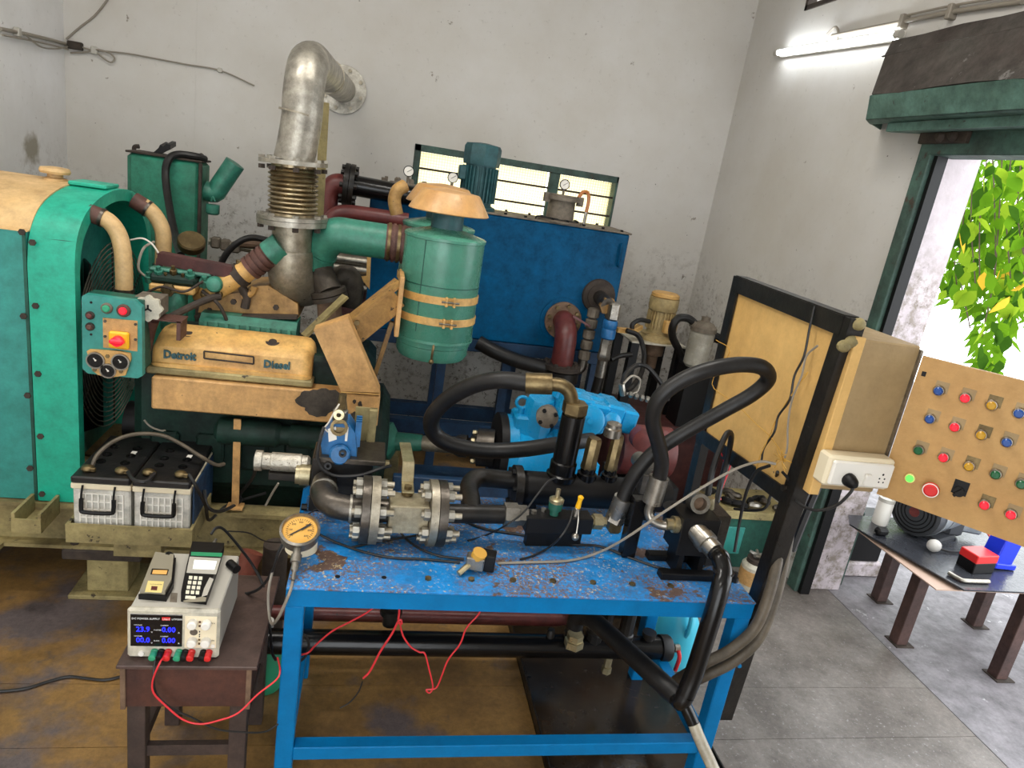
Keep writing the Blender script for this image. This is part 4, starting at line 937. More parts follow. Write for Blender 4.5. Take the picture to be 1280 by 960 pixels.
# return fitting stack
c1 = T_(748, 370)
rf = thing('return_fitting', 'stacked grey and blue return pipe fittings on the tank front right', 'pipe fitting', T_(750, 480))
M().lathe(c1, (0, -1, 0), [(.12, 0), (.115, .02), (.085, .025), (.085, .035)], 24).put('port_boss', 'rust_dark', rf)
M().cyl(c1 + V(0, -.02, 0), c1 + V(.005, -.22, -.02), .048, None, 18).put('stub', 'steel_dark', rf)
c2 = c1 + V(.01, -.22, -.025)
M().lathe(c2 + V(-.002, .04, 0), (0, -1, -.05), [(.055, 0), (.06, .01), (.06, .04)], 6).put('union_nut', 'cream_grimy', rf)
M().box(c2 + V(.035, -.0, -.03), (.075, .09, .12), None, .012).put('elbow_block', 'steel', rf)
c3 = c2 + V(.035, 0, -.09)
M().lathe(c3, (0, 0, -1), [(.044, 0), (.05, .01), (.05, .05), (.045, .06), (.05, .07), (.05, .12), (.042, .13)], 18).put('blue_coupling', 'valve_blue', rf)
M().lathe(c3 + V(0, 0, -.13), (0, 0, -1), [(.04, 0), (.04, .09), (.045, .1), (.045, .14), (.04, .15)], 6).put('hex_coupling', 'steel', rf)
M().lathe(c3 + V(0, 0, -.28), (0, 0, -1), [(.036, 0), (.036, .12)], 14).put('steel_sleeve', 'steel', rf)
M().tube([c3 + V(0, 0, -.39), c3 + V(-.01, 0, -.6), c3 + V(-.02, -.02, -1)], .035, 12).put('down_pipe', 'black_paint', rf)
c4 = c1 + V(-.045, -.1, -.07)
pl = M()
for i in range(5): pl.lathe(c4 + V(-.002 * i, 0, -.075 * i), (0, 0, -1), [(.03, 0), (.042, .008), (.042, .06), (.03, .07)], 10)
pl.put('valve_column', 'grey_cast', rf)
M().tube([c4 + V(-.01, 0, -.36), c4 + V(-.02, -.01, -.43), c4 + V(-.09, -.02, -.47), c4 + V(-.13, -.02, -.47)], .035, 12).put('drain_elbow', 'steel_dark', rf)
M().beam(c4 + V(-.02, -.04, -.12), c4 + V(-.16, -.06, -.06), .02, .014).put('red_lever', 'maroon', rf)
# tank-top motor
mc = T_(594, 262, YT + .15); mz = bz1 + .012
mo = thing('tank_motor', 'dark blue-green vertical electric motor standing on the hydraulic tank', 'electric motor', (mc.x, YT + .15, mz))
mo_c = V(mc.x, YT + .15, mz)
M().lathe(mo_c, (0, 0, 1), [(.13, 0), (.13, .02), (.1, .03), (.1, .28), (.09, .29)], 24).put('stator', 'motor_green', mo)
for i in range(28):
    t = 2 * math.pi * i / 28; M().beam(mo_c + V(math.cos(t) * .108, math.sin(t) * .108, .05), mo_c + V(math.cos(t) * .108, math.sin(t) * .108, .27), .008, .026, up=(math.cos(t), math.sin(t), 0)).put('fin', 'motor_green', mo)
M().lathe(mo_c + V(0, 0, .28), (0, 0, 1), [(.118, 0), (.122, .02), (.122, .11), (.11, .13), (.03, .14)], 8).put('fan_cover', 'motor_green', mo)
M().box(mo_c + V(-.12, -.03, .22), (.05, .09, .09), None, .008).put('terminal_box', 'motor_green', mo)
# valve bank with two gauges
vb = thing('valve_bank', 'grey cast valve bank with two small pressure gauges on the tank left end', 'valve', T_(540, 250, YT + .05))
A, B = T_(486, 231, YT + .05), T_(588, 247, YT + .05)
M().beam(A, B, .08, .055, bv=.008).put('valve_body', 'grey_cast', vb)
M().lathe(A + V(-.01, 0, 0), (-1, 0, .03), [(.05, 0), (.05, .02), (.04, .02), (.04, .04)], 16).put('end_flange', 'grey_cast', vb)
for i in range(6): p = A.lerp(B, .1 + i * .16); M().lathe(p + V(0, 0, .025), (0, 0, 1), [(.02, 0), (.02, .02), (.012, .03)], 8).put('valve_cap', 'grey_cast', vb)
M().bx(A.x + .05, B.x, YT + .02, YT + .1, bz1, A.z - .02).put('valve_base', 'navy', vb)
def dialgauge(par, c, ax, r, stem, face='gauge_face', body='black'):
    ax = Vector(ax).normalized()
    g_ = M().lathe(Vector(c) - ax * .012, ax, [(r * .9, 0), (r, .004), (r, .02), (r * .88, .021), (r * .86, .016)], 24).put('gauge', body, par)
    M().lathe(Vector(c), ax, [(r * .88, 0), (r * .88, .005)], 24).put('dial', face, g_)
    u, w, _ = frame(ax); M().beam(Vector(c) + ax * .006 - u * r * .3 - w * r * .2, Vector(c) + ax * .006 + u * r * .55 + w * r * .4, r * .08, .002, up=ax).put('needle', 'print_black', g_)
    M().cyl(Vector(c) - V(0, 0, r), Vector(c) - V(0, 0, stem), .009, None, 8).put('gauge_stem', 'grey_cast', g_)
dialgauge(vb, T_(511, 214, YT + .03), (0, -1, .05), .034, .08); dialgauge(vb, T_(566, 222, YT + .03), (0, -1, .05), .034, .08)
# breather filter with gauge and amber hose
fc = T_(698, 280, YT + .1); fcv = V(fc.x, YT + .1, mz)
bf = thing('return_filter', 'grey cast return filter with a round gauge on the tank top', 'filter', fcv)
M().lathe(fcv, (0, 0, 1), [(.15, 0), (.15, .012), (.095, .014), (.09, .14), (.12, .142), (.12, .165), (.1, .17), (.1, .178)], 24).put('filter_housing', 'grey_cast', bf)
for k in (-1, 1): M().lathe(fcv + V(.115 * k, -.03, .14), (0, 0, 1), [(.025, -.02), (.025, .04)], 8).put('clamp_lug', 'grey_cast', bf)
bolts(bf, circ(fcv + V(0, 0, .012), (0, 0, 1), .13, 8, .2), (0, 0, 1), .011, 'black')
dialgauge(bf, fcv + V(-.01, -.03, .245), (0, -1, .05), .034, .075)
ah = M().tube([fcv + V(.1, -.02, .17), fcv + V(.125, -.02, .215), fcv + V(.16, -.02, .215), fcv + V(.175, -.02, .16), fcv + V(.172, -.02, .09)], .012, 10).put('drain_hose', 'amber_hose'); ah['label'] = 'short amber plastic hose from the grey return filter to the tank lid'; ah['category'] = 'hose'
M().cyl(fcv + V(.172, -.02, .1), fcv + V(.17, -.02, 0), .011, None, 8).put('hose_nipple', 'steel', bf)
M().tube([fcv + V(-.17, -.03, .0), fcv + V(-.16, -.05, .02), fcv + V(-.08, -.08, .02), fcv + V(.1, -.1, .012)], .006, 6).put('cable', 'wire_black', bf)
# black and red return pipes left of the tank
bp = thing('return_pipe', 'large black flanged pipe with maroon elbow behind the exhaust bellows', 'pipe', at(432, 260, Y=4.5))
R_ = lambda x, y, Y=4.5: at(x, y, Y=Y)
M().cyl(R_(438, 231), R_(520, 246), .062, None, 20).put('black_run', 'black_gloss', bp)
dd = (R_(520, 246) - R_(438, 231)).normalized()
for k in (0, 1):
    c = R_(430, 230) + dd * (.032 * k); M().lathe(c, dd, [(.05, 0), (.125, 0), (.125, .028), (.05, .028)], 24).put('flange', 'black_paint', bp)
bolts(bp, circ(R_(430, 230) - dd * .002, dd, .1, 8), -dd, .016, 'black_paint'); bolts(bp, circ(R_(430, 230) + dd * .06, dd, .1, 8), dd, .016, 'black_paint')
M().tube([R_(430, 230), R_(418, 231), R_(411, 243), R_(409, 260), R_(407, 300), R_(405, 345)], .062, 18).put('elbow', 'maroon', bp)
rp2 = M().tube([R_(411, 300, 4.35), R_(412, 278, 4.35), R_(422, 267, 4.35), R_(440, 266, 4.35), R_(470, 270, 4.35), R_(510, 276, 4.35)], .045, 16).put('return_pipe', 'maroon'); rp2['label'] = 'thinner maroon pipe curving below the black flanged pipe'; rp2['category'] = 'pipe'
rp3 = M().tube([V(R_(412, 430, 4.3).x, 4.3, 0), R_(411, 345, 4.3), R_(413, 320, 4.3)], .045, 12).put('riser_pipe', 'maroon'); rp3['label'] = 'upright maroon pipe between the exhaust branch and the ribbed cooler'; rp3['category'] = 'pipe'
# ---------------------------------------------------------------- cream motor unit + filter at the back right
YS = 4.6
st = thing('pump_stand', 'black steel stand with a pale plate carrying the cream motor at the back right', 'stand', (2.0, 4.7, 0))
sz = at(810, 425, Y=YS).z
sx0, sx1 = at(785, 420, Y=YS).x, at(852, 432, Y=YS).x
M().bx(sx0, sx1, YS - .1, YS + .3, sz - .012, sz, .002).put('plate', 'white_dirty', st)
for x in (sx0 + .03, sx1 - .04):
    for y in (YS - .07, YS + .27): M().bx(x - .03, x + .03, y - .03, y + .03, 0, sz - .012).put('leg', 'black', st)
M().bx(sx0, sx1 + .1, YS - .1, YS + .3, .3, .36).put('shelf', 'maroon_dull', st)
M().bx(sx0 - .05, sx1 + .4, YS - .35, YS + .3, .55, .6).put('power_pack_tank', 'maroon_dull', st)
M().bx(sx0 - .02, sx1 + .38, YS - .3, YS + .28, .0, .55).put('power_pack_body', 'maroon_dull', st)
mcx = at(822, 415, Y=YS + .06); mb = V(mcx.x, YS + .06, sz)
cm = thing('electric_motor', 'small cream finned electric motor with warning triangle on the black stand', 'electric motor', mb)
M().lathe(mb, (0, 0, 1), [(.145, 0), (.145, .015), (.12, .03), (.12, .045), (.085, .05), (.085, .26)], 26).put('stator', 'motor_cream', cm)
for i in range(26):
    t = 2 * math.pi * i / 26; M().beam(mb + V(math.cos(t) * .09, math.sin(t) * .09, .08), mb + V(math.cos(t) * .09, math.sin(t) * .09, .21), .007, .022, up=(math.cos(t), math.sin(t), 0)).put('fin', 'motor_cream', cm)
M().lathe(mb + V(0, 0, .22), (0, 0, 1), [(.102, 0), (.105, .02), (.105, .09)], 26).put('fan_shroud', 'motor_cream', cm)
M().lathe(mb + V(0, 0, .315), (0, 0, 1), [(.09, -.005), (.1, .0), (.1, .02), (.085, .03)], 26).put('fan_cover', 'cream', cm)
tb = M().box(mb + V(.03, -.12, .12), (.09, .06, .09), None, .006).put('terminal_box', 'cream', cm)
q = mb + V(.03, -.1525, .115); M().ext([q + V(-.022, 0, -.015), q + V(.022, 0, -.015), q + V(0, 0, .026)], (0, .002, 0)).put('warning_triangle', 'print_black', tb)
M().ext([q + V(-.013, -.001, -.010), q + V(.013, -.001, -.010), q + V(0, -.001, .014)], (0, .002, 0)).put('warning_symbol', 'yellow', tb)
M().lathe(V(mb.x, mb.y, sz - .012), (0, 0, -1), [(.07, 0), (.07, .1), (.04, .11), (.04, .2)], 18).put('pump_bell', 'rust_pipe', cm)
ya = M().beam(at(770, 412, Y=4.45), at(792, 414, Y=4.5), .05, .03).beam(at(790, 414, Y=4.5), at(800, 408, Y=4.55), .05, .03).put('bracket_bar', 'cream', st)
# glass bowl oil filter
YO = 4.35
fcx = at(875, 430, Y=YO)
of = thing('oil_filter', 'grey oil filter with clear bowl and black inlet hose at the back right', 'filter', at(873, 462, Y=YO))
z0_, z1_ = at(868, 458, Y=YO).z, at(877, 412, Y=YO).z
M().lathe((fcx.x, YO, z0_), (0, 0, 1), [(.07, 0), (.085, .02), (.085, z1_ - z0_ - .02), (.07, z1_ - z0_)], 22).put('bowl', 'glass_bowl', of)
M().lathe((fcx.x, YO, z1_ - .01), (0, 0, 1), [(.09, 0), (.09, .03), (.06, .06), (.03, .07), (.03, .1)], 18).put('head', 'grey_cast', of)
M().cyl(at(865, 403, Y=YO), at(895, 424, Y=YO), .03, None, 12).put('cross_port', 'grey_cast', of)
M().lathe(at(891, 420, Y=YO), V(1, -.2, -.3), [(.035, 0), (.035, .05), (.02, .055)], 10).put('plug', 'black', of)
M().bx(fcx.x - .08, fcx.x + .1, YO - .08, YO + .1, .6, z0_).put('bracket', 'black', of)
hh = M().tube([at(868, 404, Y=YO), at(860, 398, Y=YO), at(848, 398, Y=YO), at(841, 408, Y=YO), at(841, 422, Y=YO + .05), at(850, 440, Y=YO + .1), at(856, 455, Y=YO + .1)], .027, 10).put('filter_hose', 'hose'); hh['label'] = 'black hose bending from the oil filter head down behind the stand'; hh['category'] = 'hose'
hh = M().tube([at(783, 413, Y=4.4), at(798, 420, Y=4.4), at(805, 440, Y=4.35), at(803, 462, Y=4.2), at(795, 478, Y=4.0), at(784, 490, Y=3.8)], .017, 8).put('control_hose', 'hose'); hh['label'] = 'thin black hose looping down in front of the cream motor stand'; hh['category'] = 'hose'
hh = M().tube([at(778, 482, Y=3.2), at(782, 468, Y=3.4), at(795, 457, Y=3.6), at(808, 458, Y=3.6), at(818, 468, Y=3.6), at(828, 482, Y=3.6), at(835, 500, Y=3.6)], .014, 8).put('pilot_hose', 'hose'); hh['label'] = 'thin black pilot hose arching right from the cyan pump'; hh['category'] = 'hose'
hh = M().tube([at(790, 443, Y=4.4), at(775, 445, Y=4.4), at(764, 450, Y=4.38)], .018, 8).put('control_hose', 'hose'); hh['label'] = 'short black hose between the return fittings and the motor stand'; hh['category'] = 'hose'
hh = M().tube([at(812, 402, Y=4.55), at(800, 400, Y=4.52), at(791, 405, Y=4.5), at(790, 411, Y=4.5)], .016, 8).put('motor_cable', 'wire_black'); hh['label'] = 'black supply cable curling from the cream motor terminal box'; hh['category'] = 'cable'
# ---------------------------------------------------------------- cyan pump
YP = 3.3
P_ = lambda x, y, Y=YP: at(x, y, Y=Y)
bs = thing('skid_frame', 'dark blue steel base frame under the shaft and cyan pump', 'base frame', (.7, 3.3, 0))
M().bx(.3, 1.5, 3.12, 3.55, .42, .5, .004).put('bed_plate', 'navy', bs)
for x in (.36, 1.44):
    for y in (3.16, 3.5): M().bx(x - .04, x + .04, y - .04, y + .04, 0, .42).put('leg', 'navy', bs)
M().bx(.18, 1.3, 3.08, 3.12, .5, .64, .004).put('side_plate', 'navy', bs)
pu = thing('hydraulic_pump', 'bright cyan painted hydraulic axial piston pump behind the table', 'pump', V(.95, 3.3, .5))
pc = P_(640, 562, YP); cx0 = P_(628, 560).x; pz = pc.z
M().lathe((cx0 - .05, YP, pz), (1, 0, 0), [(.15, 0), (.19, .01), (.19, .05)], 30).put('bell_housing', 'black', pu)
M().lathe((cx0, YP, pz), (1, 0, 0), [(.185, 0), (.185, .05), (.17, .055), (.16, .08), (.155, .2), (.16, .3), (.17, .42), (.15, .47)], 30).put('pump_body', 'cyan', pu)
M().bx(cx0 + .2, cx0 + .46, YP - .13, YP + .13, pz + .02, pz + .17, .03).put('mid_block', 'cyan', pu)
M().bx(cx0 + .26, cx0 + .5, YP - .15, YP + .1, pz - .2, pz + .03, .03).put('lower_block', 'cyan', pu)
M().bx(cx0 + .02, cx0 + .12, YP - .09, YP + .09, pz - .3, pz - .13, .008).put('mount_foot', 'cyan', pu)
M().bx(cx0 + .33, cx0 + .43, YP - .09, YP + .09, pz - .3, pz - .15, .008).put('mount_foot', 'cyan', pu)
pp = P_(676, 504, YP - .05)
M().lathe((pp.x, YP - .03, pz + .1), (0, -.15, 1), [(.085, 0), (.08, pp.z - pz - .09), (.07, pp.z - pz - .06), (.045, pp.z - pz - .06)], 8).put('top_port', 'cyan', pu)
M().lathe((pp.x, YP - .06, pp.z + .018), (0, -.15, 1), [(.035, 0), (.035, .008)], 12).put('port_plug', 'brass', pu)
ec = P_(653, 503, YP - .05)
M().tube([ec + V(math.cos(t) * .03, 0, math.sin(t) * .03) for t in [i * math.pi / 8 for i in range(17)]], .009, 8, sm=False).cyl(ec + V(0, 0, -.03), ec + V(0, 0, -.08), .014).put('lifting_eye', 'cyan', pu)
M().bx(P_(640, 520).x, P_(665, 520).x, YP - .1, YP + .05, pz + .1, P_(650, 513).z, .012).put('neck_block', 'cyan', pu)
# control head (stepped, tilted)
Rt = Matrix.Rotation(math.radians(8), 3, 'Y')
def cb(x, y, dx, dy, dz, nm='control_block', Y=YP - .1): M().box(P_(x, y, Y), (dx, dy, dz), Rt, .012).put(nm, 'cyan', pu)
cb(715, 505, .17, .2, .13); cb(738, 515, .12, .22, .15); cb(760, 515, .1, .2, .13); cb(780, 522, .09, .16, .12)
for i, (x, y) in enumerate(((703, 487), (718, 492), (732, 497), (747, 500))): M().lathe(P_(x, y, YP - .08), (.15, 0, 1), [(.045, -.04), (.045, .01), (.03, .02)], 8).put('control_rib', 'cyan', pu)
M().lathe(P_(735, 524, YP - .21), (-.15, -1, .2), [(.075, 0), (.075, .05), (.065, .055), (.015, .056), (.015, .07)], 24).put('servo_cover', 'cyan', pu)
M().lathe(P_(762, 525, YP - .2), (-.1, -1, .2), [(.045, 0), (.045, .05), (.03, .06), (.012, .062), (.012, .08)], 16).put('servo_cap', 'cyan', pu)
fl = P_(684, 521, YP - .17)
M().lathe(fl, (-.2, -1, .1), [(.055, -.04), (.055, .015), (.04, .02)], 20).put('outlet_flange', 'grey_cast', pu)
bolts(pu, circ(fl + V(0, -.018, 0), (-.2, -1, .1), .042, 4, .6), (-.2, -1, .1), .011, 'black')
ft = M()
for i in range(4): ft.lathe(P_(786 + i * 7, 493 + i * 2, YP - .12), (1, 0, 0), [(.012, 0), (.017, .004), (.017, .018), (.012, .02)], 6)
ft.put('pilot_fittings', 'steel', pu)
M().cyl(P_(779, 494, YP - .1), P_(777, 480, YP - .1), .016, None, 8).put('pilot_nipple', 'steel', pu)
me_ = thing('pump_rear_body', 'maroon motor body half hidden between the cyan pump and the big hose', 'motor', P_(800, 590))
M().lathe(P_(770, 560, 3.35), (1, 0, 0), [(.13, 0), (.14, .02), (.14, .3), (.1, .32)], 22).put('casing', 'maroon', me_)
M().lathe(P_(800, 545, 3.1), (0, -1, 0), [(.06, 0), (.06, .06), (.03, .065)], 16).put('cover', 'maroon', me_)
M().bx(P_(775, 560).x, P_(840, 600).x, 3.2, 3.5, .0, .62).put('pedestal', 'black', me_)
# cardan shaft from the engine
cs = thing('cardan_shaft', 'green and steel universal joint drive shaft between engine and pump', 'shaft', P_(500, 560, 3.4))
S0, S1 = V(.12, 3.44, .67), V(cx0 - .04, YP, pz)
sd = (S1 - S0).normalized()
M().lathe(S0, sd, [(.08, 0), (.1, .02), (.1, .05), (.05, .08), (.045, .2), (.032, .24)], 18).put('green_tube', 'pipe_green', cs)
M().lathe(S0 + sd * .2, sd, [(.038, 0), (.042, .04), (.042, .16), (.05, .2)], 16).put('spline_sleeve', 'galv_warm', cs)
M().lathe(S0 + sd * .38, sd, [(.045, 0), (.06, .03), (.06, .07), (.03, .08), (.06, .09), (.06, .13), (.03, .14)], 14).put('universal_joint', 'steel_dark', cs)
L_ = (S1 - S0).length
M().lathe(S1 - sd * (L_ - .5), sd, [(.03, 0), (.03, L_ - .6), (.1, L_ - .59), (.1, L_ - .5)], 18).put('coupling', 'steel_dark', cs)
bolts(cs, circ(S1 - sd * .1, sd, .08, 8), -sd, .014, 'zinc')
# ---------------------------------------------------------------- things on the floor by the right wall
def onfloor(x, y, h=0): p = at(x, y, Z=h); return p
bn = thing('bench_box', 'low teal bench drawer with dark clutter against the right wall', 'box', V(2.3, 3.5, 0))
M().bx(2.12, 2.6, 3.45, 3.75, 0, .34, .006).put('body', 'teal_dark', bn); M().bx(2.1, 2.62, 3.43, 3.77, .34, .39, .004).put('top_board', 'chassis', bn)
M().bx(2.16, 2.34, 3.44, 3.452, .1, .28, .003).put('drawer_front', 'teal_blue', bn)
for i in range(16):
    p = V(random.uniform(2.14, 2.56), random.uniform(3.47, 3.68), .39 + random.uniform(.012, .03)); q = M().lathe(p, (random.uniform(-1, 1), random.uniform(-1, 1), random.uniform(-.2, .2)), [(.012, -.04), (.022, -.02), (.022, .02), (.012, .04)], 8).put('pipe_fitting', random.choice(['black', 'steel_dark', 'steel']))
    q['label'] = 'loose dark metal pipe fitting piled on the low bench by the right wall'; q['category'] = 'fitting'; q['group'] = 'loose fittings on the bench'
pj = onfloor(942, 690, 0.0); jb = V(2.33, 3.24, 0)
jr = thing('paint_jar', 'cream plastic jar with tan label on the floor behind the black post', 'jar', jb)
M().lathe(jb, (0, 0, 1), [(.07, 0), (.075, .02), (.075, .15), (.06, .17)], 20).put('jar_body', 'white_dirty', jr); M().ring(jb + V(0, 0, .04), (0, 0, 1), .074, .077, .09, 20).put('label', 'beige', jr); M().lathe(jb + V(0, 0, .165), (0, 0, 1), [(.055, 0), (.055, .03)], 16).put('lid', 'rust_dark', jr)
for i in range(5):
    t = i * 1.25; q = M().lathe(jb + V(math.cos(t) * .02, math.sin(t) * .02, .215), (math.cos(t), math.sin(t), .3), [(.008, -.03), (.014, 0), (.008, .03)], 8).put('bolt', 'steel', jr)
# ================================================================== TEST BENCH TABLE
TZ, TX0, TX1, TY0, TY1 = .85, -.165, 1.365, 1.84, 2.5
tb = thing('test_bench', 'chipped blue painted steel test bench table', 'table', ((TX0+TX1)/2, (TY0+TY1)/2, 0))
M().bx(TX0, TX1, TY0 - .006, TY1, TZ - .008, TZ, .002).put('top_plate', 'table_top', tb, label='blue top plate with chipped and rusty paint')
m = M(); m.bx(TX0, TX1, TY0, TY0 + .012, TZ - .068, TZ - .008).bx(TX0, TX1, TY1 - .06, TY1, TZ - .068, TZ - .008).bx(TX0, TX0 + .012, TY0, TY1, TZ - .068, TZ - .008).bx(TX1 - .012, TX1, TY0, TY1, TZ - .068, TZ - .008)
m.put('apron', 'table_blue', tb)
LW = .055
for x in (TX0 + LW/2, TX1 - LW/2):
    for y in (TY0 + LW/2, TY1 - LW/2): M().bx(x - LW/2, x + LW/2, y - LW/2, y + LW/2, 0, TZ - .068, .004).put('leg', 'table_blue', tb)
M().bx(TX0 + LW, TX1 - LW, TY0 + .002, TY0 + .05, .20, .25, .003).put('lower_rail', 'table_blue', tb)
for x in (TX0, TX1 - .05): M().bx(x, x + .05, TY0 + LW, TY1 - LW, .20, .25, .003).put('lower_rail', 'table_blue', tb)
bolts(tb, [at(x, y, Z=TZ) for x, y in ((535, 724), (589, 725), (641, 726), (691, 727), (741, 729), (790, 731), (838, 733))], (0, 0, 1), .011, 'brass', .007)
for x, y in ((422, 721), (480, 722)): M().lathe(at(x, y, Z=TZ), (0, 0, 1), [(.008, 0), (.008, .0015)], 10).put('bolt_hole', 'black', tb)
bolts(tb, [V(TX1 - .02, TY0 + .12, TZ), V(TX1 - .02, TY0 + .22, TZ), V(TX1 - .03, TY0 + .3, TZ)], (0, 0, 1), .014, 'black', shank=.02)
bolts(tb, [V(TX1, TY0 + .02, TZ - .13 - .06 * i) for i in range(3)], (0, -1, 0), .014, 'table_blue', shank=.02)
M().ext([at(374, 642, Y=2.42), at(379, 612, Y=2.42), at(387, 608, Y=2.42), at(388, 645, Y=2.42)], (0, .012, 0)).put('side_bracket', 'table_blue', tb)
def Z_(x, y, z=TZ): return at(x, y, Z=z)
# ---------------------------------------------------------------- flanged ball valve
AZ = .965
vl = thing('ball_valve', 'steel block ball valve with lever between two bolted flange pairs on the bench', 'valve', V(.17, 2.13, TZ))
F0, F1 = at(462, 637, Z=AZ), at(545, 641, Z=AZ); va = (F1 - F0).normalized(); va = V(va.x, va.y, 0).normalized()
for c, s in ((F0, 1), (F1, -1)):
    M().lathe(c - va * .028, va, [(.05, 0), (.113, 0), (.113, .026), (.05, .026)], 36).put('flange_disc', 'steel_dark' if s > 0 else 'galv_warm', vl)
    M().lathe(c + va * .0005, va, [(.05, 0), (.113, 0), (.113, .028), (.05, .028)], 36).put('flange_disc', 'galv_warm' if s > 0 else 'steel_dark', vl)
    for p in circ(c, va, .086, 8, .39):
        bb = M().cyl(p - va * .06, p + va * .075, .0105, None, 10).put('stud', 'galv_warm', vl)
        M().bolt(p - va * .05, va, .019, .02).put('nut', 'galv', bb); M().bolt(p + va * .03, va, .019, .02).put('nut', 'galv', bb)
M().cyl(F0, F1, .04, None, 20).put('body_neck', 'steel_dark', vl)
b0, b1 = at(485, 640, Z=AZ), at(534, 642, Z=AZ)
M().beam(b0 , b1, .105, .1, bv=.003).put('valve_block', 'block_steel', vl)
hp_ = at(509, 618, Z=AZ + .05)
M().lathe(V(hp_.x, hp_.y, AZ + .05), (0, 0, 1), [(.02, 0), (.02, .012), (.012, .013), (.012, .03)], 12).put('stem', 'brass', vl)
h0 = V(hp_.x, hp_.y, AZ + .068)
M().beam(h0 + V(0, -.025, 0), h0 + V(-.0, .05, .002), .042, .006, bv=.002).beam(h0 + V(0, .05, .002), h0 + V(0, .1, .055), .042, .006, bv=.002).beam(h0 + V(0, .1, .055), h0 + V(-.01, .25, .065), .042, .006, bv=.002).put('lever', 'zinc', vl)
M().bolt(h0 + V(0, 0, .003), (0, 0, 1), .014, .012).put('lever_nut', 'brass', vl)
# left elbow
E0 = F0 - va * .028
el = thing('weld_elbow', 'dark steel weld elbow joining the left flange to the black manifold block', 'pipe', E0)
M().tube([E0 + va * .01, E0 - va * .04, E0 - va * .1 + V(0, .02, .005), E0 - va * .13 + V(0, .08, .012), E0 - va * .13 + V(0, .16, .014)], .042, 18).put('elbow', 'steel_dark', el)
M().ring(E0 - va * .03, -va, .04, .047, .008, 18).put('weld_bead', 'galv', el)
M().ring(E0 - va * .128 + V(0, .09, .012), (0, 1, 0), .04, .047, .008, 18).put('weld_bead', 'galv', el)
# black block with blue valve
bk = thing('manifold_block', 'black steel manifold block at the back left of the bench', 'manifold', V(-.06, 2.4, TZ))
M().bx(-.15, .06, 2.3, 2.46, TZ, 1.055, .004).put('block', 'black_paint', bk)
M().bx(-.13, .1, 2.27, 2.45, 1.055, 1.075, .003).put('top_plate', 'steel_dark', bk)
M().bx(.03, .06, 2.44, 2.47, 1.07, 1.2, .003).bx(-.02, .06, 2.462, 2.47, 1.07, 1.2).put('back_bracket', 'chassis', bk)
M().lathe(at(388, 594, Y=2.36), (-1, 0, 0), [(.038, 0), (.038, .035), (.034, .036), (.034, .05)], 24).put('knurled_cap', 'zinc', bk)
pr_ = at(452, 577, Y=2.38)
M().lathe(at(455, 578, Y=2.36), (1, 0, 0), [(.018, 0), (.018, .02), (.025, .021), (.025, .055), (.014, .056), (.014, .09)], 6).put('hex_fitting', 'zinc', bk)
M().bolt(at(384, 634, Y=2.3), (-1, 0, 0), .012, .02).put('bolt', 'black', bk)
sn = thing('sensor_tube', 'pitted silver cylindrical torque sensor sticking out left of the bench', 'sensor', at(350, 585, Y=2.4))
c0 = at(388, 580, Y=2.4); M().lathe(c0, (-1, 0, .0), [(.022, 0), (.03, .01), (.03, .03), (.034, .032), (.034, .135), (.03, .137), (.03, .165), (.037, .166), (.037, .19), (.03, .192)], 24).put('tube', 'pitted', sn)
M().bx(c0.x - .14, c0.x - .02, 2.37, 2.43, c0.z - .06, c0.z - .033, .003).put('saddle', 'black_paint', sn)
YV = 2.3
bv_ = thing('control_valve', 'small blue hydraulic control valve with brass port standing on the manifold block', 'valve', at(425, 580, Y=YV))
B_ = lambda x, y, Y=YV: at(x, y, Y=Y)
M().ext([B_(403, 572), B_(401, 555), B_(408, 540), B_(418, 530), B_(436, 530), B_(444, 542), B_(446, 572), B_(430, 578)], (0, .1, 0)).put('body', 'valve_blue', bv_)
M().lathe(B_(425, 567), (0, -1, .2), [(.036, -.02), (.036, .02), (.03, .028), (.012, .03)], 20).put('round_cover', 'valve_blue', bv_)
for x, y in ((411, 577), (429, 562)): M().ring(B_(x, y) + V(0, -.03, 0), (0, -1, .2), .006, .013, .014, 12).put('cover_bolt', 'black', bv_)
M().ext([B_(410, 536), B_(420, 533), B_(421, 549), B_(411, 552)], (0, -.003, 0)).put('name_plate', 'white', bv_)
M().ext([B_(432, 538), B_(436, 533), B_(434, 551), B_(431, 551)], (0, -.003, 0)).put('name_plate', 'white', bv_)
M().lathe(B_(424, 534) + V(0, -.0, 0), (0, -1, .3), [(.03, -.05), (.03, .015), (.02, .016), (.02, .0)], 14).put('brass_port', 'brass', bv_)
M().lathe(B_(425, 520) + V(0, .03, 0), (0, -.2, 1), [(.026, -.03), (.026, .012), (.02, .014)], 8).put('port_nut', 'steel', bv_)
M().ring(B_(424, 517), (0, -1, .2), .008, .018, .03, 14).put('top_port', 'zinc', bv_)
M().lathe(B_(427, 508) + V(0, .04, 0), (0, 0, 1), [(.02, -.02), (.014, .01), (.014, .03)], 10).put('top_stub', 'brass', bv_)
for k in range(4): M().bx(B_(444, 540).x, B_(444, 540).x + .02, YV + .01 + k * .022, YV + .02 + k * .022, B_(444, 560).z, B_(444, 530).z).put('fin', 'valve_blue', bv_)
tw = M().tube([B_(424, 505), B_(418, 515), B_(411, 528), B_(406, 535), B_(410, 540)], .003, 5).put('tie_wire', 'wire_white'); tw['label'] = 'pale twisted tie wire looped at the left of the small blue valve'; tw['category'] = 'wire'
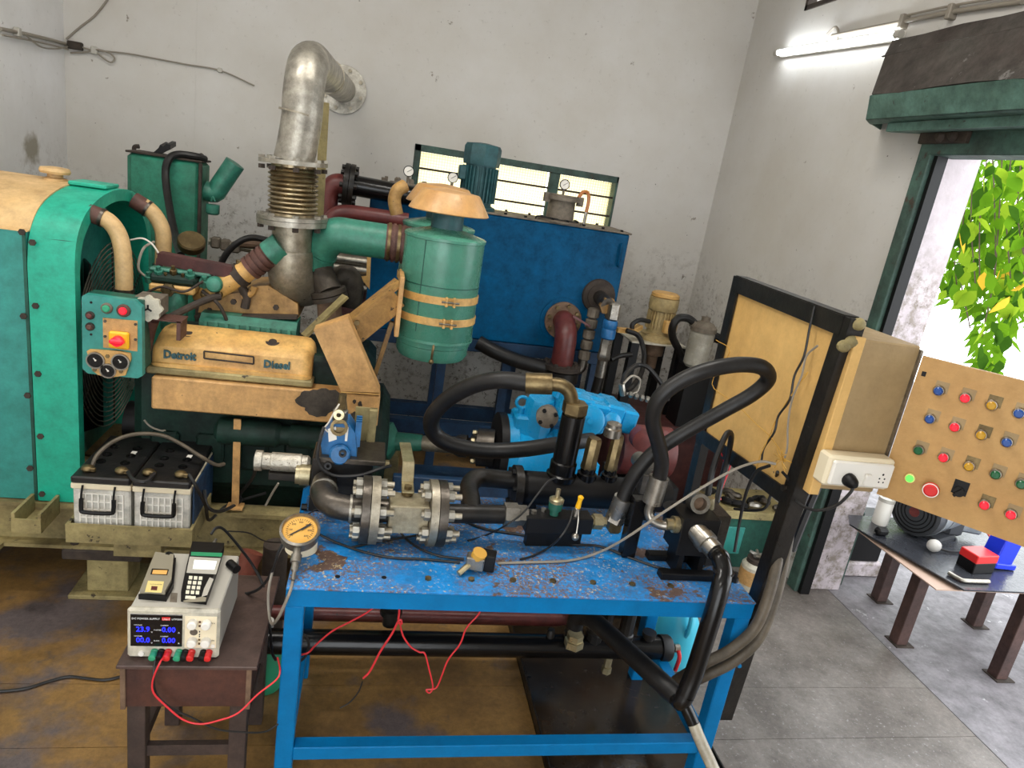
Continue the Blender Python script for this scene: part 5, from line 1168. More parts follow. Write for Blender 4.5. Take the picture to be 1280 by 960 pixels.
# ---------------------------------------------------------------- gauge on white pot
gp0 = at(375, 694, Z=TZ) + V(0, .032, 0); gp0.z = TZ
pt_ = M().lathe(gp0, (0, 0, 1), [(.046, 0), (.05, .004), (.05, .042), (.046, .045)], 28).put('plastic_tub', 'ivory'); pt_['label'] = 'round cream plastic tub holding up the large pressure gauge'; pt_['category'] = 'tub'
ga = thing('pressure_gauge', 'large round pressure gauge with amber dial lying on the cream tub', 'gauge', gp0 + V(0, 0, .07))
gax = V(.0, -.42, .9).normalized(); gc = at(375, 664, Y=1.985)
M().lathe(gc - gax * .035, gax, [(.05, .006), (.058, .009), (.058, .035), (.061, .036), (.061, .046), (.054, .05), (.051, .042)], 36, cap2=False).put('case', 'steel', ga)
M().lathe(gc, gax, [(.052, 0), (.052, .006)], 36).put('dial', 'gauge_amber', ga)
gu = EX; gw = gax.cross(gu)
M().beam(gc + gax * .009 - gu * .028 - gw * .022, gc + gax * .009 + gu * .028 + gw * .02, .004, .0015, up=gax).beam(gc + gax * .009 + gu * .004, gc + gax * .009 + gu * .03 + gw * .022, .007, .0015, up=gax).put('needle', 'print_black', ga)
for i in range(28):
    t = math.radians(-135 + i * 10) + math.pi / 2; e = gu * math.cos(t) + gw * math.sin(t)
    M().beam(gc + gax * .0065 + e * .036, gc + gax * .0065 + e * .042, .0012, .0008, up=gax).put('dial_mark', 'print_black', ga)
for i, s in enumerate(('0', '100', '200', '300', '400', '500', '600')):
    t = math.radians(225 - i * 45); e = gu * math.cos(t) + gw * math.sin(t)
    text('dial_number', s, .009, gc + gax * .0065 + e * .029 - gw * .003, gu, gw, 'print_black', ga, .0002, 'CENTER')
g1 = gc - gw * .055 - gax * .01
M().lathe(g1, -gw + V(0, 0, -.25), [(.012, 0), (.012, .02), (.016, .021), (.016, .045), (.011, .047), (.011, .07), (.006, .075), (.006, .1)], 12).put('gauge_stem', 'steel', ga)
# ---------------------------------------------------------------- supply pipe, block, U pipe
sp = thing('supply_pipe', 'black pipe with U branch and hex union right of the ball valve', 'pipe', V(.45, 2.15, TZ))
p1 = F1 + va * .028; p2 = at(632, 643, Z=AZ)
M().cyl(p1, p2, .033, None, 18).put('straight_pipe', 'black_paint', sp)
M().lathe(at(629, 643, Z=AZ), va, [(.034, 0), (.043, .002), (.043, .05), (.036, .052), (.036, .085)], 6).put('hex_union', 'steel', sp)
M().tube([at(589, 642, Z=AZ), at(588, 625, Y=2.22), at(586, 610, Y=2.32), at(595, 598, Y=2.4), at(615, 598, Y=2.43), at(655, 602, Y=2.43)], .036, 16).put('u_branch', 'black_paint', sp)
blk = thing('sensor_block', 'long black steel block with green sensor and yellow-capped test point', 'manifold', at(695, 668, Z=TZ))
q0, q1 = at(655, 651, Z=.95), at(737, 653, Z=.95)
M().beam(q0, q1, .07, .062, bv=.003).put('block', 'black', blk)
M().beam(q0 + V(0.02, .015, -.066), q1 + V(-.02, .015, -.066), .03, .07).put('foot', 'black', blk)
bolts(blk, [q0 + V(.03, 0, .031), q0 + V(.07, .02, .031)], (0, 0, 1), .01, 'steel')
sb = at(692, 634, Y=q0.y); sb = V(q0.lerp(q1, .42).x, q0.y, q0.z + .031)
M().lathe(sb, (0, 0, 1), [(.016, 0), (.016, .02), (.024, .021), (.026, .05), (.024, .064)], 16).put('sensor_body', 'teal_dark', blk); M().lathe(sb + V(0, 0, .05), (0, 0, 1), [(.0265, 0), (.0265, .012), (.02, .016), (.008, .017), (.008, .05)], 16).put('sensor_head', 'zinc', blk)
yt = V(q0.lerp(q1, .74).x, q0.y, q0.z + .031)
M().lathe(yt, (.1, 0, 1), [(.012, 0), (.012, .03), (.009, .032)], 10).put('test_point', 'steel', blk); M().lathe(yt + V(.003, 0, .03), (.1, 0, 1), [(.009, 0), (.01, .01), (.008, .03), (.011, .045), (.006, .05)], 10).put('test_cap', 'yellow', blk)
M().tube([yt + V(.002, -.012, .03), yt + V(.003, -.03, -.0), yt + V(.002, -.042, -.05)], .003, 5).ball(yt + V(.0, -.042, -.06), .014).put('cap_chain', 'steel', blk)
# right fitting and hose ferrule
fx0 = at(740, 652, Z=.945)
rf2 = thing('hose_tee', 'brass and zinc elbow fitting at the right end of the black sensor block', 'fitting', at(765, 670, Z=TZ))
M().lathe(q1 + V(.0, 0, .005), va, [(.02, 0), (.02, .01), (.028, .011), (.028, .045), (.018, .047), (.018, .06)], 6).put('hex_fitting', 'zinc', rf2)
jb_ = at(769, 652, Z=.945); M().box(jb_ + V(0, 0, -.005), (.05, .05, .075), None, .01).put('elbow_body', 'brass', rf2)
# ---------------------------------------------------------------- rear manifold tube
mt = thing('manifold_tube', 'thick black horizontal manifold tube with risers along the back of the bench', 'manifold', V(.95, 2.42, TZ))
m0, m1 = at(645, 604, Y=2.42), at(833, 622, Y=2.42); mz_ = (m0.z + m1.z) / 2; m0.z = m1.z = mz_ - .005
M().cyl(m0, m1, .066, None, 26).put('tube', 'black', mt)
M().lathe(m0 + V(-.012, 0, 0), (1, 0, 0), [(.05, 0), (.085, 0), (.085, .03), (.066, .032), (.066, .05)], 26).put('end_flange', 'black_paint', mt)
bolts(mt, circ(m0 + V(-.012, 0, 0), (-1, 0, 0), .07, 6, .3), (-1, 0, 0), .011, 'black')
for x in (m0.x + .06, m1.x - .08): M().bx(x - .025, x + .025, 2.38, 2.46, TZ, m0.z - .05).put('foot', 'black', mt)
r0 = at(703, 585, Y=2.42); r1 = at(711, 512, Y=2.42); rz = r0.x
M().lathe(V(r0.x, 2.42, m0.z + .05), (.02, 0, 1), [(.06, 0), (.06, .02), (.052, .025), (.052, .07), (.046, .075), (.046, r1.z - m0.z - .07)], 20).put('riser', 'black_gloss', mt)
rt = V(r0.x + .004, 2.42, r1.z - .02)
M().lathe(rt, (0, 0, 1), [(.042, 0), (.05, .01), (.05, .05), (.04, .055)], 6).put('riser_nut', 'brass', mt)
for x, yb, yt_, mm, r in ((735, 585, 541, 'brass', .031), (762, 590, 537, 'brass', .026)):
    a = at(x, yb, Y=2.42); b = at(x + 4, yt_, Y=2.42)
    M().lathe(V(a.x, 2.42, m0.z + .05), (.03, 0, 1), [(r * 1.3, 0), (r * 1.3, .03), (r, .035), (r, .06)], 12).put('relief_base', 'black_gloss', mt)
    M().lathe(V(a.x, 2.42, m0.z + .1), (.03, 0, 1), [(r, 0), (r * 1.1, .01), (r, .03), (r, b.z - m0.z - .13), (r * .8, b.z - m0.z - .12)], 8).put('relief_valve', mm, mt)
a = at(766, 540, Y=2.42); M().lathe(a, (0, 0, 1), [(.022, -.02), (.034, -.018), (.034, .015), (.03, .02), (.03, .035), (.02, .04)], 12).put('knurled_cap', 'steel', mt)
M().lathe(at(805, 580, Y=2.34), (0, -1, .1), [(.032, -.06), (.032, .03), (.027, .031)], 20).put('side_port', 'steel', mt)
M().lathe(at(805, 600, Y=2.38), (0, 0, 1), [(.028, -.05), (.028, .03)], 10).put('side_port_base', 'steel_dark', mt)
# loop hose on the riser
lh = thing('loop_hose', 'thick black hose looping left over the cyan pump with brass crimp', 'hose', at(540, 540, Y=2.7))
M().tube([at(660, 479, Y=2.46), at(625, 475, Y=2.5), at(590, 482, Y=2.56), at(558, 500, Y=2.62), at(540, 522, Y=2.66), at(543, 542, Y=2.68), at(565, 556, Y=2.68), at(605, 563, Y=2.68), at(650, 562, Y=2.68), at(700, 555, Y=2.72), at(740, 550, Y=2.8)], .034, 16).put('hose_body', 'hose', lh)
M().cyl(at(657, 479, Y=2.46), at(690, 480, Y=2.44), .041, None, 18).put('crimp', 'brass', lh)
M().tube([at(688, 480, Y=2.44), at(702, 482, Y=2.43), at(712, 490, Y=2.42), at(715, 503, Y=2.42), rt + V(0, 0, .04)], .027, 14).put('bent_tail', 'brass', lh)
# big double hose
bh = thing('big_loop_hose', 'very thick black hose arching up in a long loop in front of the plywood board', 'hose', at(800, 640, Y=2.1))
HL = [at(777, 628, Y=2.14), at(785, 608, Y=2.14), at(800, 584, Y=2.13), at(822, 562, Y=2.12), at(862, 537, Y=2.1), at(905, 513, Y=2.06), at(940, 493, Y=2.03), at(960, 474, Y=2.0), at(952, 459, Y=1.97), at(920, 456, Y=1.96), at(880, 464, Y=1.96), at(848, 478, Y=1.97), at(824, 498, Y=1.98), at(816, 525, Y=2.0), at(823, 555, Y=2.02), at(827, 580, Y=2.04), at(822, 606, Y=2.05)]
M().tube(HL, .0255, 16).put('hose_body', 'hose', bh)
M().cyl(HL[0] + (HL[1] - HL[0]) * .3, at(770, 645, Y=2.15), .034, None, 18).put('crimp', 'steel', bh)
M().lathe(at(770, 646, Y=2.15), (.25, 0, 1), [(.022, -.02), (.036, -.018), (.036, .01), (.03, .012)], 6).put('swivel_nut', 'steel', bh)
M().cyl(HL[-1] + V(0, 0, .03), at(815, 628, Y=2.05), .034, None, 18).put('crimp', 'steel', bh)
M().tube([at(815, 627, Y=2.05), at(811, 640, Y=2.05), at(815, 650, Y=2.04), at(826, 656, Y=2.03), at(838, 657, Y=2.02)], .017, 12).put('bent_tail', 'steel', bh)
bbk = M().bx(at(795, 650, Y=2.1).x - .03, at(795, 650, Y=2.1).x + .02, 2.08, 2.13, TZ, at(790, 622, Y=2.1).z, .004).put('clamp_post', 'black_gloss'); bbk['label'] = 'short black clamp post standing between the two big hose ends'; bbk['category'] = 'clamp'
# ---------------------------------------------------------------- right cube manifold with elbow
rc = thing('cube_manifold', 'black cubic steel manifold with zinc fittings at the right of the bench', 'manifold', V(1.18, 2.0, TZ))
c0 = at(859, 650, Y=1.98); c1 = at(902, 654, Y=1.98)
M().bx(c0.x - .01, c1.x, 1.98, 2.1, .93, c0.z + .002, .003).put('cube', 'black', rc)
M().bx(c1.x - .0, c1.x + .06, 2.02, 2.2, .87, c0.z, .003).put('side_plate', 'steel_dark', rc)
for y in (1.97, 2.09): M().bx(c0.x - .06, c1.x + .02, y - .02, y + .02, TZ, TZ + .025, .003).put('foot_bar', 'black', rc)
M().bx(c0.x + .01, c0.x + .03, 1.99, 2.08, TZ, .94).put('foot_web', 'black', rc); M().bx(c1.x - .04, c1.x - .02, 1.99, 2.08, TZ, .94).put('foot_web', 'black', rc)
M().lathe(at(852, 656, Y=2.02), (-1, 0, 0), [(.03, -.03), (.034, .0), (.034, .014), (.03, .016), (.03, .034), (.02, .036), (.02, .06)], 14).put('left_fitting', 'zinc', rc)
zf_ = at(873, 667, Y=1.98)
ed = V(.35, -.9, -.25).normalized()
M().lathe(zf_, ed, [(.036, -.02), (.036, .02), (.04, .022), (.04, .05), (.033, .052), (.033, .085)], 12).put('front_union', 'steel', rc)
M().ring(at(869, 626, Y=2.08), (-.1, -1, .25), .024, .036, .05, 22).put('top_port', 'steel', rc); M().lathe(at(869, 626, Y=2.09), (-.1, -1, .25), [(.026, 0), (.026, .03)], 20).put('port_plug', 'rust_pipe', rc)
M().cyl(at(887, 640, Y=2.08), at(889, 622, Y=2.08), .014, None, 10).put('hose_nipple', 'zinc', rc)
M().cyl(at(842, 632, Y=2.16), at(842, 660, Y=2.16), .04, None, 14).put('rear_stub', 'black', rc)
# heavy down pipe
u0 = zf_ + ed * .07
dp = thing('down_pipe', 'heavy black pipe bending from the cube manifold down the front of the bench', 'pipe', at(855, 875, Y=1.72))
DP = [u0, u0 + ed * .045, at(900, 697, Y=1.84), at(904, 715, Y=1.80), at(899, 740, Y=1.76), at(884, 790, Y=1.74), at(868, 840, Y=1.73), at(857, 868, Y=1.72)]
M().tube(DP, .03, 16).put('pipe', 'black_gloss', dp)
M().ring(DP[3], (0, 0, 1), .029, .035, .008, 18).put('weld_bead', 'black_paint', dp)
M().tube([DP[-1], at(851, 877, Y=1.72), at(846, 872, Y=1.74)], .03, 14).put('return_bend', 'black_gloss', dp)
uh = thing('under_hose', 'thick black hose slanting from the under-bench tube to the down pipe foot', 'hose', at(720, 790, Y=2.2))
UH = [at(848, 872, Y=1.74), at(815, 842, Y=1.85), at(780, 810, Y=2.0), at(752, 784, Y=2.12), at(735, 772, Y=2.2), at(722, 772, Y=2.24), at(718, 782, Y=2.25)]
M().tube(UH, .034, 16).put('hose_body', 'hose', uh)
M().lathe(at(718, 800, Y=2.25), (0, 0, 1), [(.03, -.03), (.04, -.028), (.04, .0), (.034, .002), (.034, .03)], 6).put('hose_nut', 'zinc', uh)
M().tube([at(852, 874, Y=1.72), at(860, 890, Y=1.70), at(868, 908, Y=1.68)], .021, 12).put('drain_tail', 'black_gloss', dp)
chh = M().tube([at(867, 905, Y=1.68), at(876, 927, Y=1.65), at(888, 953, Y=1.61), at(900, 980, Y=1.57), at(910, 1005, Y=1.54), V(at(915, 1020, Y=1.52).x, 1.5, .03), V(at(915, 1020, Y=1.52).x + .1, 1.46, .022)], .02, 12).put('drain_hose', 'clear_hose'); chh['label'] = 'cream translucent drain hose hanging to the floor below the down pipe'; chh['category'] = 'hose'
# ---------------------------------------------------------------- under the bench: pipes
ZR = at(500, 777, Y=2.5).z
rpz = thing('red_pipe', 'long maroon horizontal pipe under the bench', 'pipe', V(.3, 2.5, ZR - .03))
M().cyl(V(-.36, 2.54, ZR), V(.93, 2.54, ZR), .03, None, 16).put('pipe', 'maroon', rpz)
M().tube([V(.92, 2.54, ZR), V(.97, 2.54, ZR + .01), V(.99, 2.54, ZR + .06), V(.99, 2.54, ZR + .2)], .03, 14).put('end_bend', 'maroon', rpz)
M().tube([V(-.34, 2.54, ZR), at(325, 772, Y=2.54), at(309, 757, Y=2.54), at(303, 735, Y=2.56), at(309, 708, Y=2.58), at(316, 690, Y=2.6)], .042, 16).put('end_bend', 'terracotta', rpz)
M().cyl(at(338, 785, Y=2.66), at(345, 680, Y=2.66), .05, None, 16).put('dark_riser', 'rust_dark', rpz)
ZK = at(600, 810, Y=2.3).z
kp = thing('black_header_pipe', 'long thick black header pipe under the bench with capped right end', 'pipe', V(.5, 2.32, ZK - .05))
M().cyl(V(-.3, 2.32, ZK), V(1.36, 2.32, ZK), .048, None, 22).put('pipe', 'black_gloss', kp)
M().lathe(V(1.33, 2.32, ZK), (1, 0, 0), [(.048, 0), (.056, .002), (.056, .04), (.05, .05)], 22).put('end_cap', 'black', kp)
for x in (.22, 1.13): M().bx(x - .03, x + .03, 2.29, 2.35, .25, ZK + .02, .003).put('saddle', 'black', kp)
M().bx(-.12, -.06, 2.29, 2.35, .25, ZK, .003).put('saddle', 'black', kp)
pv = at(488, 780, Y=2.36)
M().lathe(V(pv.x, 2.4, ZK + .03), (0, 0, 1), [(.03, 0), (.03, .05), (.045, .052), (.045, .075), (.028, .08), (.028, .25), (.04, .25), (.04, .5)], 14).put('branch', 'black_paint', kp)
for x, r, h in ((at(718, 800, Y=2.3).x, .034, .06), (at(690, 795, Y=2.3).x, .014, .05), (at(745, 795, Y=2.3).x, .03, .12), (at(785, 790, Y=2.3).x, .03, .3), (at(760, 790, Y=2.3).x, .02, .4)):
    M().lathe(V(x, 2.32, ZK + .03), (0, 0, 1), [(r * 1.2, 0), (r * 1.2, .04), (r, .045), (r, h)], 10).put('port', 'black_paint', kp)
M().lathe(at(760, 828, Y=2.32) + V(0, 0, .03), (0, 0, -1), [(.016, 0), (.016, .05), (.021, .051), (.021, .08)], 6).put('drain_plug', 'zinc', kp)
M().lathe(at(811, 795, Y=2.32), (0, 0, 1), [(.022, -.06), (.022, 0), (.03, .002), (.03, .02)], 14).put('breather', 'black_paint', kp)
vz = V(1.38, 2.32, ZK); M().lathe(vz, (1, 0, 0), [(.012, 0), (.012, .02), (.018, .022), (.018, .045), (.01, .047)], 8).put('cock_valve', 'steel', kp)
M().tube([vz + V(.035, -.015, 0), vz + V(.04, -.03, -.03), vz + V(.035, -.03, -.09)], .009, 8).put('cock_lever', 'red', kp)
zj = M().tube([V(.985, 2.54, ZR + .19), V(.99, 2.54, ZR + .45)], .05, 12).put('pipe_riser', 'black_paint', rpz)
dt = thing('drip_tray', 'black oily sheet-metal drip tray on the floor under the bench', 'tray', V(1.15, 2.3, 0))
M().bx(.8, 1.5, 1.75, 2.9, 0, .008).put('tray_floor', 'oil_black' if 'oil_black' in MT else 'black_gloss', dt)
for x0_, x1_, y0_, y1_ in ((.8, .806, 1.75, 2.9), (1.494, 1.5, 1.75, 2.9), (.8, 1.5, 1.75, 1.756), (.8, 1.5, 2.894, 2.9)): M().bx(x0_, x1_, y0_, y1_, 0, .05).put('tray_wall', 'black_paint', dt)
# turquoise plastic jug by the back right leg
jg = thing('plastic_jug', 'turquoise translucent plastic jug behind the right table leg', 'jug', V(1.62, 2.55, 0))
ja = at(852, 790, Y=2.55)
M().lathe(V(ja.x, 2.6, .0), (0, 0, 1), [(.09, 0), (.1, .02), (.1, .22), (.06, .3), (.03, .33), (.03, .36)], 20).put('jug_body', 'turq', jg); M().lathe(V(ja.x, 2.6, .36), (0, 0, 1), [(.034, 0), (.034, .03)], 14).put('jug_cap', 'turq', jg)
M().tube([V(ja.x, 2.53, .34), V(ja.x, 2.5, .31), V(ja.x, 2.495, .24), V(ja.x, 2.51, .2)], .012, 8).put('jug_handle', 'turq', jg)
gb = thing('oil_bottle', 'green plastic oil bottle behind the stool under the bench', 'bottle', V(-.22, 2.32, 0))
M().lathe(V(-.28, 2.42, 0), (0, 0, 1), [(.07, 0), (.075, .02), (.075, .16), (.04, .22), (.022, .24), (.022, .27)], 18).put('bottle_body', 'green_plastic', gb); M().lathe(V(-.28, 2.42, .27), (0, 0, 1), [(.026, 0), (.026, .03)], 12).put('bottle_cap', 'white', gb)
# coil connector on the bench
ccn = thing('solenoid_coil', 'small black solenoid coil with yellow winding lying on the bench front', 'coil', at(598, 706, Z=TZ))
a = at(606, 700, Z=TZ + .03); M().box(a, (.07, .05, .06), Matrix.Rotation(-.25, 3, 'Z'), .004).put('coil_body', 'black', ccn)
b = at(595, 690, Z=TZ + .06); M().box(a + V(-.035, -.02, .005), (.06, .045, .045), Matrix.Rotation(-.25, 3, 'Z'), .004).put('coil_frame', 'steel', ccn); M().lathe(a + V(-.03, -.02, .02), (.2, -.3, 1), [(.024, 0), (.024, .025)], 14).put('winding', 'wire_yellow', ccn)
M().cyl(a + V(-.055, -.03, -.0), a + V(-.09, -.055, -.02), .01, None, 8).put('connector_pin', 'zinc', ccn)
# ================================================================== PANEL FRAME, BOX, DOOR
PX = 1.40
fr = thing('panel_frame', 'black angle-iron frame holding a plywood board, bolted to the right of the bench', 'frame', V(PX, 2.2, .3))
ft0, fb0 = V(PX, 1.86, 1.845), V(PX, 1.925, .3)
M().beam(ft0, fb0, .055, .008, up=(1, 0, 0)).beam(ft0 + V(.025, -.025, 0), fb0 + V(.025, -.025, 0), .008, .055, up=(1, 0, 0)).put('front_post', 'black_paint', fr)
rt0, rb0 = V(PX, 2.555, 1.85), V(PX, 2.52, TZ - .05)
M().beam(rt0, rb0, .055, .008, up=(1, 0, 0)).beam(rt0 + V(.03, .025, 0), rb0 + V(.03, .025, 0), .008, .06, up=(1, 0, 0)).put('rear_post', 'black_paint', fr)
M().beam(V(PX - .004, 1.86, 1.815), V(PX - .004, 2.56, 1.82), .008, .06, up=(0, 0, 1)).beam(V(PX + .02, 1.86, 1.845), V(PX + .02, 2.56, 1.85), .05, .008).put('top_bar', 'black_paint', fr)
M().beam(V(PX - .004, 1.87, 1.225), V(PX - .004, 2.56, 1.18), .008, .055, up=(0, 0, 1)).put('bottom_bar', 'black_paint', fr)
M().beam(V(PX + .06, 1.9, 1.22), V(PX - .0, 1.9, 1.22), .06, .05).put('joint_block', 'black_paint', fr)
M().bolt(V(PX - .002, 1.90, 1.25), (-1, 0, 0), .012).put('bolt', 'steel_dark', fr)
bd = M().bx(PX + .008, PX + .026, 1.87, 2.55, 1.19, 1.81, .001).put('plywood_board', 'plywood'); bd['label'] = 'pale plywood board filling the black angle-iron frame'; bd['category'] = 'board'
jx = thing('junction_box', 'beige-grey electrical enclosure mounted behind the plywood board', 'electrical box', V(1.53, 2.1, 1.29))
JX0, JX1, JY0, JY1, JZ0, JZ1 = 1.43, 1.66, 1.815, 2.5, 1.29, 1.788
M().bx(JX0 + .02, JX1, JY0 + .01, JY1, JZ0, JZ1, .004).put('enclosure', 'grey_box', jx)
M().bx(JX0 - .005, JX0 + .03, JY0 + .004, JY1, JZ0 - .02, JZ1 + .006, .002).put('wood_edge', 'plywood', jx)
M().bx(JX1 - .004, JX1 + .004, JY0, JY0 + .018, JZ0 + .02, JZ1 - .01).put('hinge', 'steel', jx)
for k, (x, y, z) in enumerate(((PX + .03, 1.835, 1.83), (PX + .02, 1.83, 1.775), (PX + .0, 1.83, 1.76))):
    q = M().ball((x, y, z), .022, (1.1, .7, .9), 9, 6).put('foam_blob', 'chassis', fr)
# door leaf with buttons
HD = V(JX1 + .004, JY0 - .002, 0); dd = V(.66, -.751, 0).normalized(); dn = V(-.751, -.66, 0).normalized()
def door_at(x, y, off=0):
    d = FW + RI * ((x - 640) / FPX) - UP * ((y - 480) / FPX); o = V(0, 0, CAMZ)
    t = (HD + dn * off - V(0, 0, 0) - V(0, 0, 0)).dot(dn) - o.dot(dn); t /= d.dot(dn); return o + d * t
dz1, dz0 = door_at(1158, 446).z, door_at(1117, 625).z
dl = thing('panel_door', 'tan control panel door with rows of coloured push buttons, swung open', 'control panel', V(HD.x, HD.y, dz0))
cc = [V(HD.x, HD.y, dz0), V(HD.x, HD.y, dz1), V(HD.x, HD.y, dz1) + dd * .5, V(HD.x, HD.y, dz0) + dd * .5]
M().ext(cc, -dn * .018).put('door_leaf', 'plywood_door', dl)
M().ext([c + dn * .0005 for c in (cc[0] + dd * .012 + V(0, 0, dz1 - dz0 - .06), cc[0] + dd * .024 + V(0, 0, dz1 - dz0 - .06), cc[0] + dd * .024 + V(0, 0, dz1 - dz0 - .045), cc[0] + dd * .012 + V(0, 0, dz1 - dz0 - .045))], dn * .001).put('key_slot', 'black', dl)
BT = [(1174, 488, 'blue_lamp'), (1207, 497, 'red_lamp'), (1240, 506, 'amber_lamp'), (1274, 516, 'blue_lamp'),
      (1163, 523, 'blue_lamp'), (1194, 533, 'red_lamp'), (1227, 543, 'amber_lamp'), (1259, 552, 'blue_lamp'),
      (1149, 562, 'green_lamp'), (1180, 571, 'red_lamp'), (1212, 582, 'amber_lamp'), (1245, 592, 'green_lamp'), (1277, 604, 'green_lamp'),
      (1231, 630, 'red_lamp'), (1264, 642, 'red_lamp')]
lamp_names = {'blue_lamp': 'blue', 'red_lamp': 'red', 'amber_lamp': 'amber', 'green_lamp': 'green'}
for x, y, m in BT:
    c = door_at(x, y)
    M().box(c + V(0, 0, .012) + dd * .004 + dn * .0008, (.036, .0016, .034), Matrix((dd, dn, EZ)).transposed()).put('legend_plate', 'brass' if random.random() < .2 else 'grey_box', dl)
    b = M().lathe(c, dn, [(.016, 0), (.0165, .008), (.014, .012)], 20).put('push_button', 'steel', dl)
    M().lathe(c + dn * .01, dn, [(.0125, 0), (.0125, .01), (.009, .014)], 18).put('button_cap', m, b, label=lamp_names[m] + ' button cap')
c = door_at(1138, 597); b = M().lathe(c, dn, [(.015, 0), (.015, .01), (.012, .011)], 20).put('push_button', 'label_yellow', dl); M().lathe(c + dn * .009, dn, [(.011, 0), (.011, .006)], 18).put('button_cap', 'green_lit', b, label='lit green button cap')
c = door_at(1165, 610); b = M().lathe(c, dn, [(.014, 0), (.014, .02)], 18).put('emergency_stop', 'rust_dark', dl); M().lathe(c + dn * .018, dn, [(.022, 0), (.024, .004), (.023, .012), (.015, .017)], 24).put('mushroom_head', 'red', b); M().ring(c + dn * .0305, dn, .0195, .0225, .0015, 24).put('arrow_ring', 'white', b)
c = door_at(1199, 614); b = M().box(c + V(0, 0, .012) + dn * .001, (.04, .002, .045), Matrix((dd, dn, EZ)).transposed()).put('selector_switch', 'black', dl); M().lathe(c, dn, [(.016, 0), (.016, .01)], 18).beam(c + dn * .015 - V(.0, 0, .014) - dd * .01, c + dn * .015 + V(0, 0, .012) + dd * .01, .009, .012, up=dn).put('selector_knob', 'black_gloss', b)
# socket box
skb = thing('socket_box', 'white surface-mounted socket and switch box on the enclosure face', 'socket', at(1080, 615, Y=1.76))
s0, s1 = at(1036, 607, Y=1.75), at(1121, 583, Y=1.75)
sz0, sz1 = min(s0.z, at(1118, 614, Y=1.75).z) + .004, at(1046, 577, Y=1.75).z
sx0, sx1 = s0.x, s1.x
M().bx(sx0 - .012, sx1 + .01, 1.765, 1.825, sz0 - .01, sz1 + .012, .008).put('back_box', 'ivory', skb)
M().bx(sx0, sx1, 1.752, 1.768, sz0, sz1, .005).put('face_plate', 'white', skb)
sw = at(1083, 600, Y=1.75); M().box((sw.x, 1.748, sw.z), (.022, .012, .04), Matrix.Rotation(.15, 3, 'X'), .002).put('switch_rocker', 'white', skb)
so = at(1103, 599, Y=1.75)
for dx, dz, r in ((0, .014, .0038), (-.009, 0, .003), (.009, 0, .003), (-.008, -.012, .0028), (.008, -.012, .0028)): M().lathe((so.x + dx, 1.753, so.z + dz), (0, -1, 0), [(r, 0), (r, .0012)], 10).put('socket_hole', 'black', skb)
pl = at(1063, 601, Y=1.74)
plg = thing('power_plug', 'black power plug pushed into the white socket box with its cord', 'plug', pl)
M().lathe((pl.x, 1.752, pl.z), (0, -1, -.1), [(.022, 0), (.022, .01), (.017, .03), (.009, .04)], 14).put('plug_body', 'black', plg)
M().tube([V(pl.x, 1.72, pl.z - .01), at(1062, 617, Y=1.72), at(1045, 632, Y=1.74), at(1020, 638, Y=1.78), at(1000, 630, Y=1.84), at(990, 615, Y=1.88), at(986, 600, Y=1.9), at(978, 590, Y=1.9)], .005, 8).put('cord', 'wire_black', plg)
# ================================================================== DESK OUTSIDE THE DOORWAY
DZT = .53
dk = thing('steel_desk', 'low steel table with black top standing in the doorway on brown legs', 'table', V(3.2, 2.75, 0))
tp_ = [at(x, y, Z=DZT) for x, y in ((1062, 655), (1205, 737), (1300, 741), (1300, 665))]; tp_ += [V(4.0, 3.3, DZT), V(2.95, 3.2, DZT)]
tp_[2] = V(4.05, tp_[1].y, DZT); tp_ = [tp_[0], tp_[1], tp_[2], V(4.05, 3.2, DZT), V(2.8, 3.2, DZT)]
M().ext([p - V(0, 0, .008) for p in tp_], (0, 0, .008)).put('top_plate', 'desk_black', dk)
l2 = [at(1068, 661, Z=DZT - .03), at(1170, 738, Z=DZT - .03)]
M().ext([l2[0], l2[1], V(4.0, l2[1].y, DZT - .03), V(4.0, 3.15, DZT - .03)], (0, 0, .006)).put('lower_plate', 'plate_pink', dk)
for x, y in ((2.975, 2.76), (3.37, 2.5), (3.16, 3.16), (3.64, 2.94), (3.95, 2.55)):
    M().bx(x - .04, x + .028, y - .032, y + .032, .006, DZT - .03, .003).put('leg', 'steel_brown', dk); M().bx(x - .05, x + .06, y - .05, y + .05, 0, .006).put('foot_plate', 'rust_dark', dk)
# motor on the desk
mg = at(1140, 678, Z=DZT + .0)
mc0 = at(1140, 652, X=3.02)
md = V(.93, .36, 0).normalized(); mcz = DZT + .15
mo2 = thing('bench_motor', 'grey finned electric motor with black fan grille on the doorway table', 'electric motor', V(mc0.x + .15, mc0.y, DZT))
mcc = V(mc0.x, mc0.y, mcz)
M().lathe(mcc, md, [(.03, -.012), (.1, -.01), (.135, .0), (.138, .06)], 26).put('fan_grille', 'motor_dark', mo2)
M().lathe(mcc - md * .014, md, [(.028, 0), (.028, .004)], 14).put('grille_badge', 'maroon', mo2)
for r in (.05, .07, .09, .11): M().ring(mcc - md * .013, md, r, r + .006, .006, 24).put('grille_ring', 'black', mo2)
M().lathe(mcc + md * .06, md, [(.142, 0), (.142, .012), (.132, .014), (.132, .1), (.136, .102), (.136, .11), (.132, .112), (.132, .26), (.11, .27)], 26).put('stator', 'motor_grey', mo2)
M().beam(mcc + md * .1 + V(0, 0, -.14), mcc + md * .3 + V(0, 0, -.14), .22, .02).put('feet', 'motor_dark', mo2)
tq = mcc + md * .33; M().box(tq + V(0, -.02, -.06), (.12, .2, .17), None, .02).put('gear_end', 'motor_dark', mo2)
M().box(tq + V(.1, -.1, -.04), (.13, .05, .15), Matrix.Rotation(-.3, 3, 'Z'), .012).put('terminal_cover', 'motor_grey', mo2)
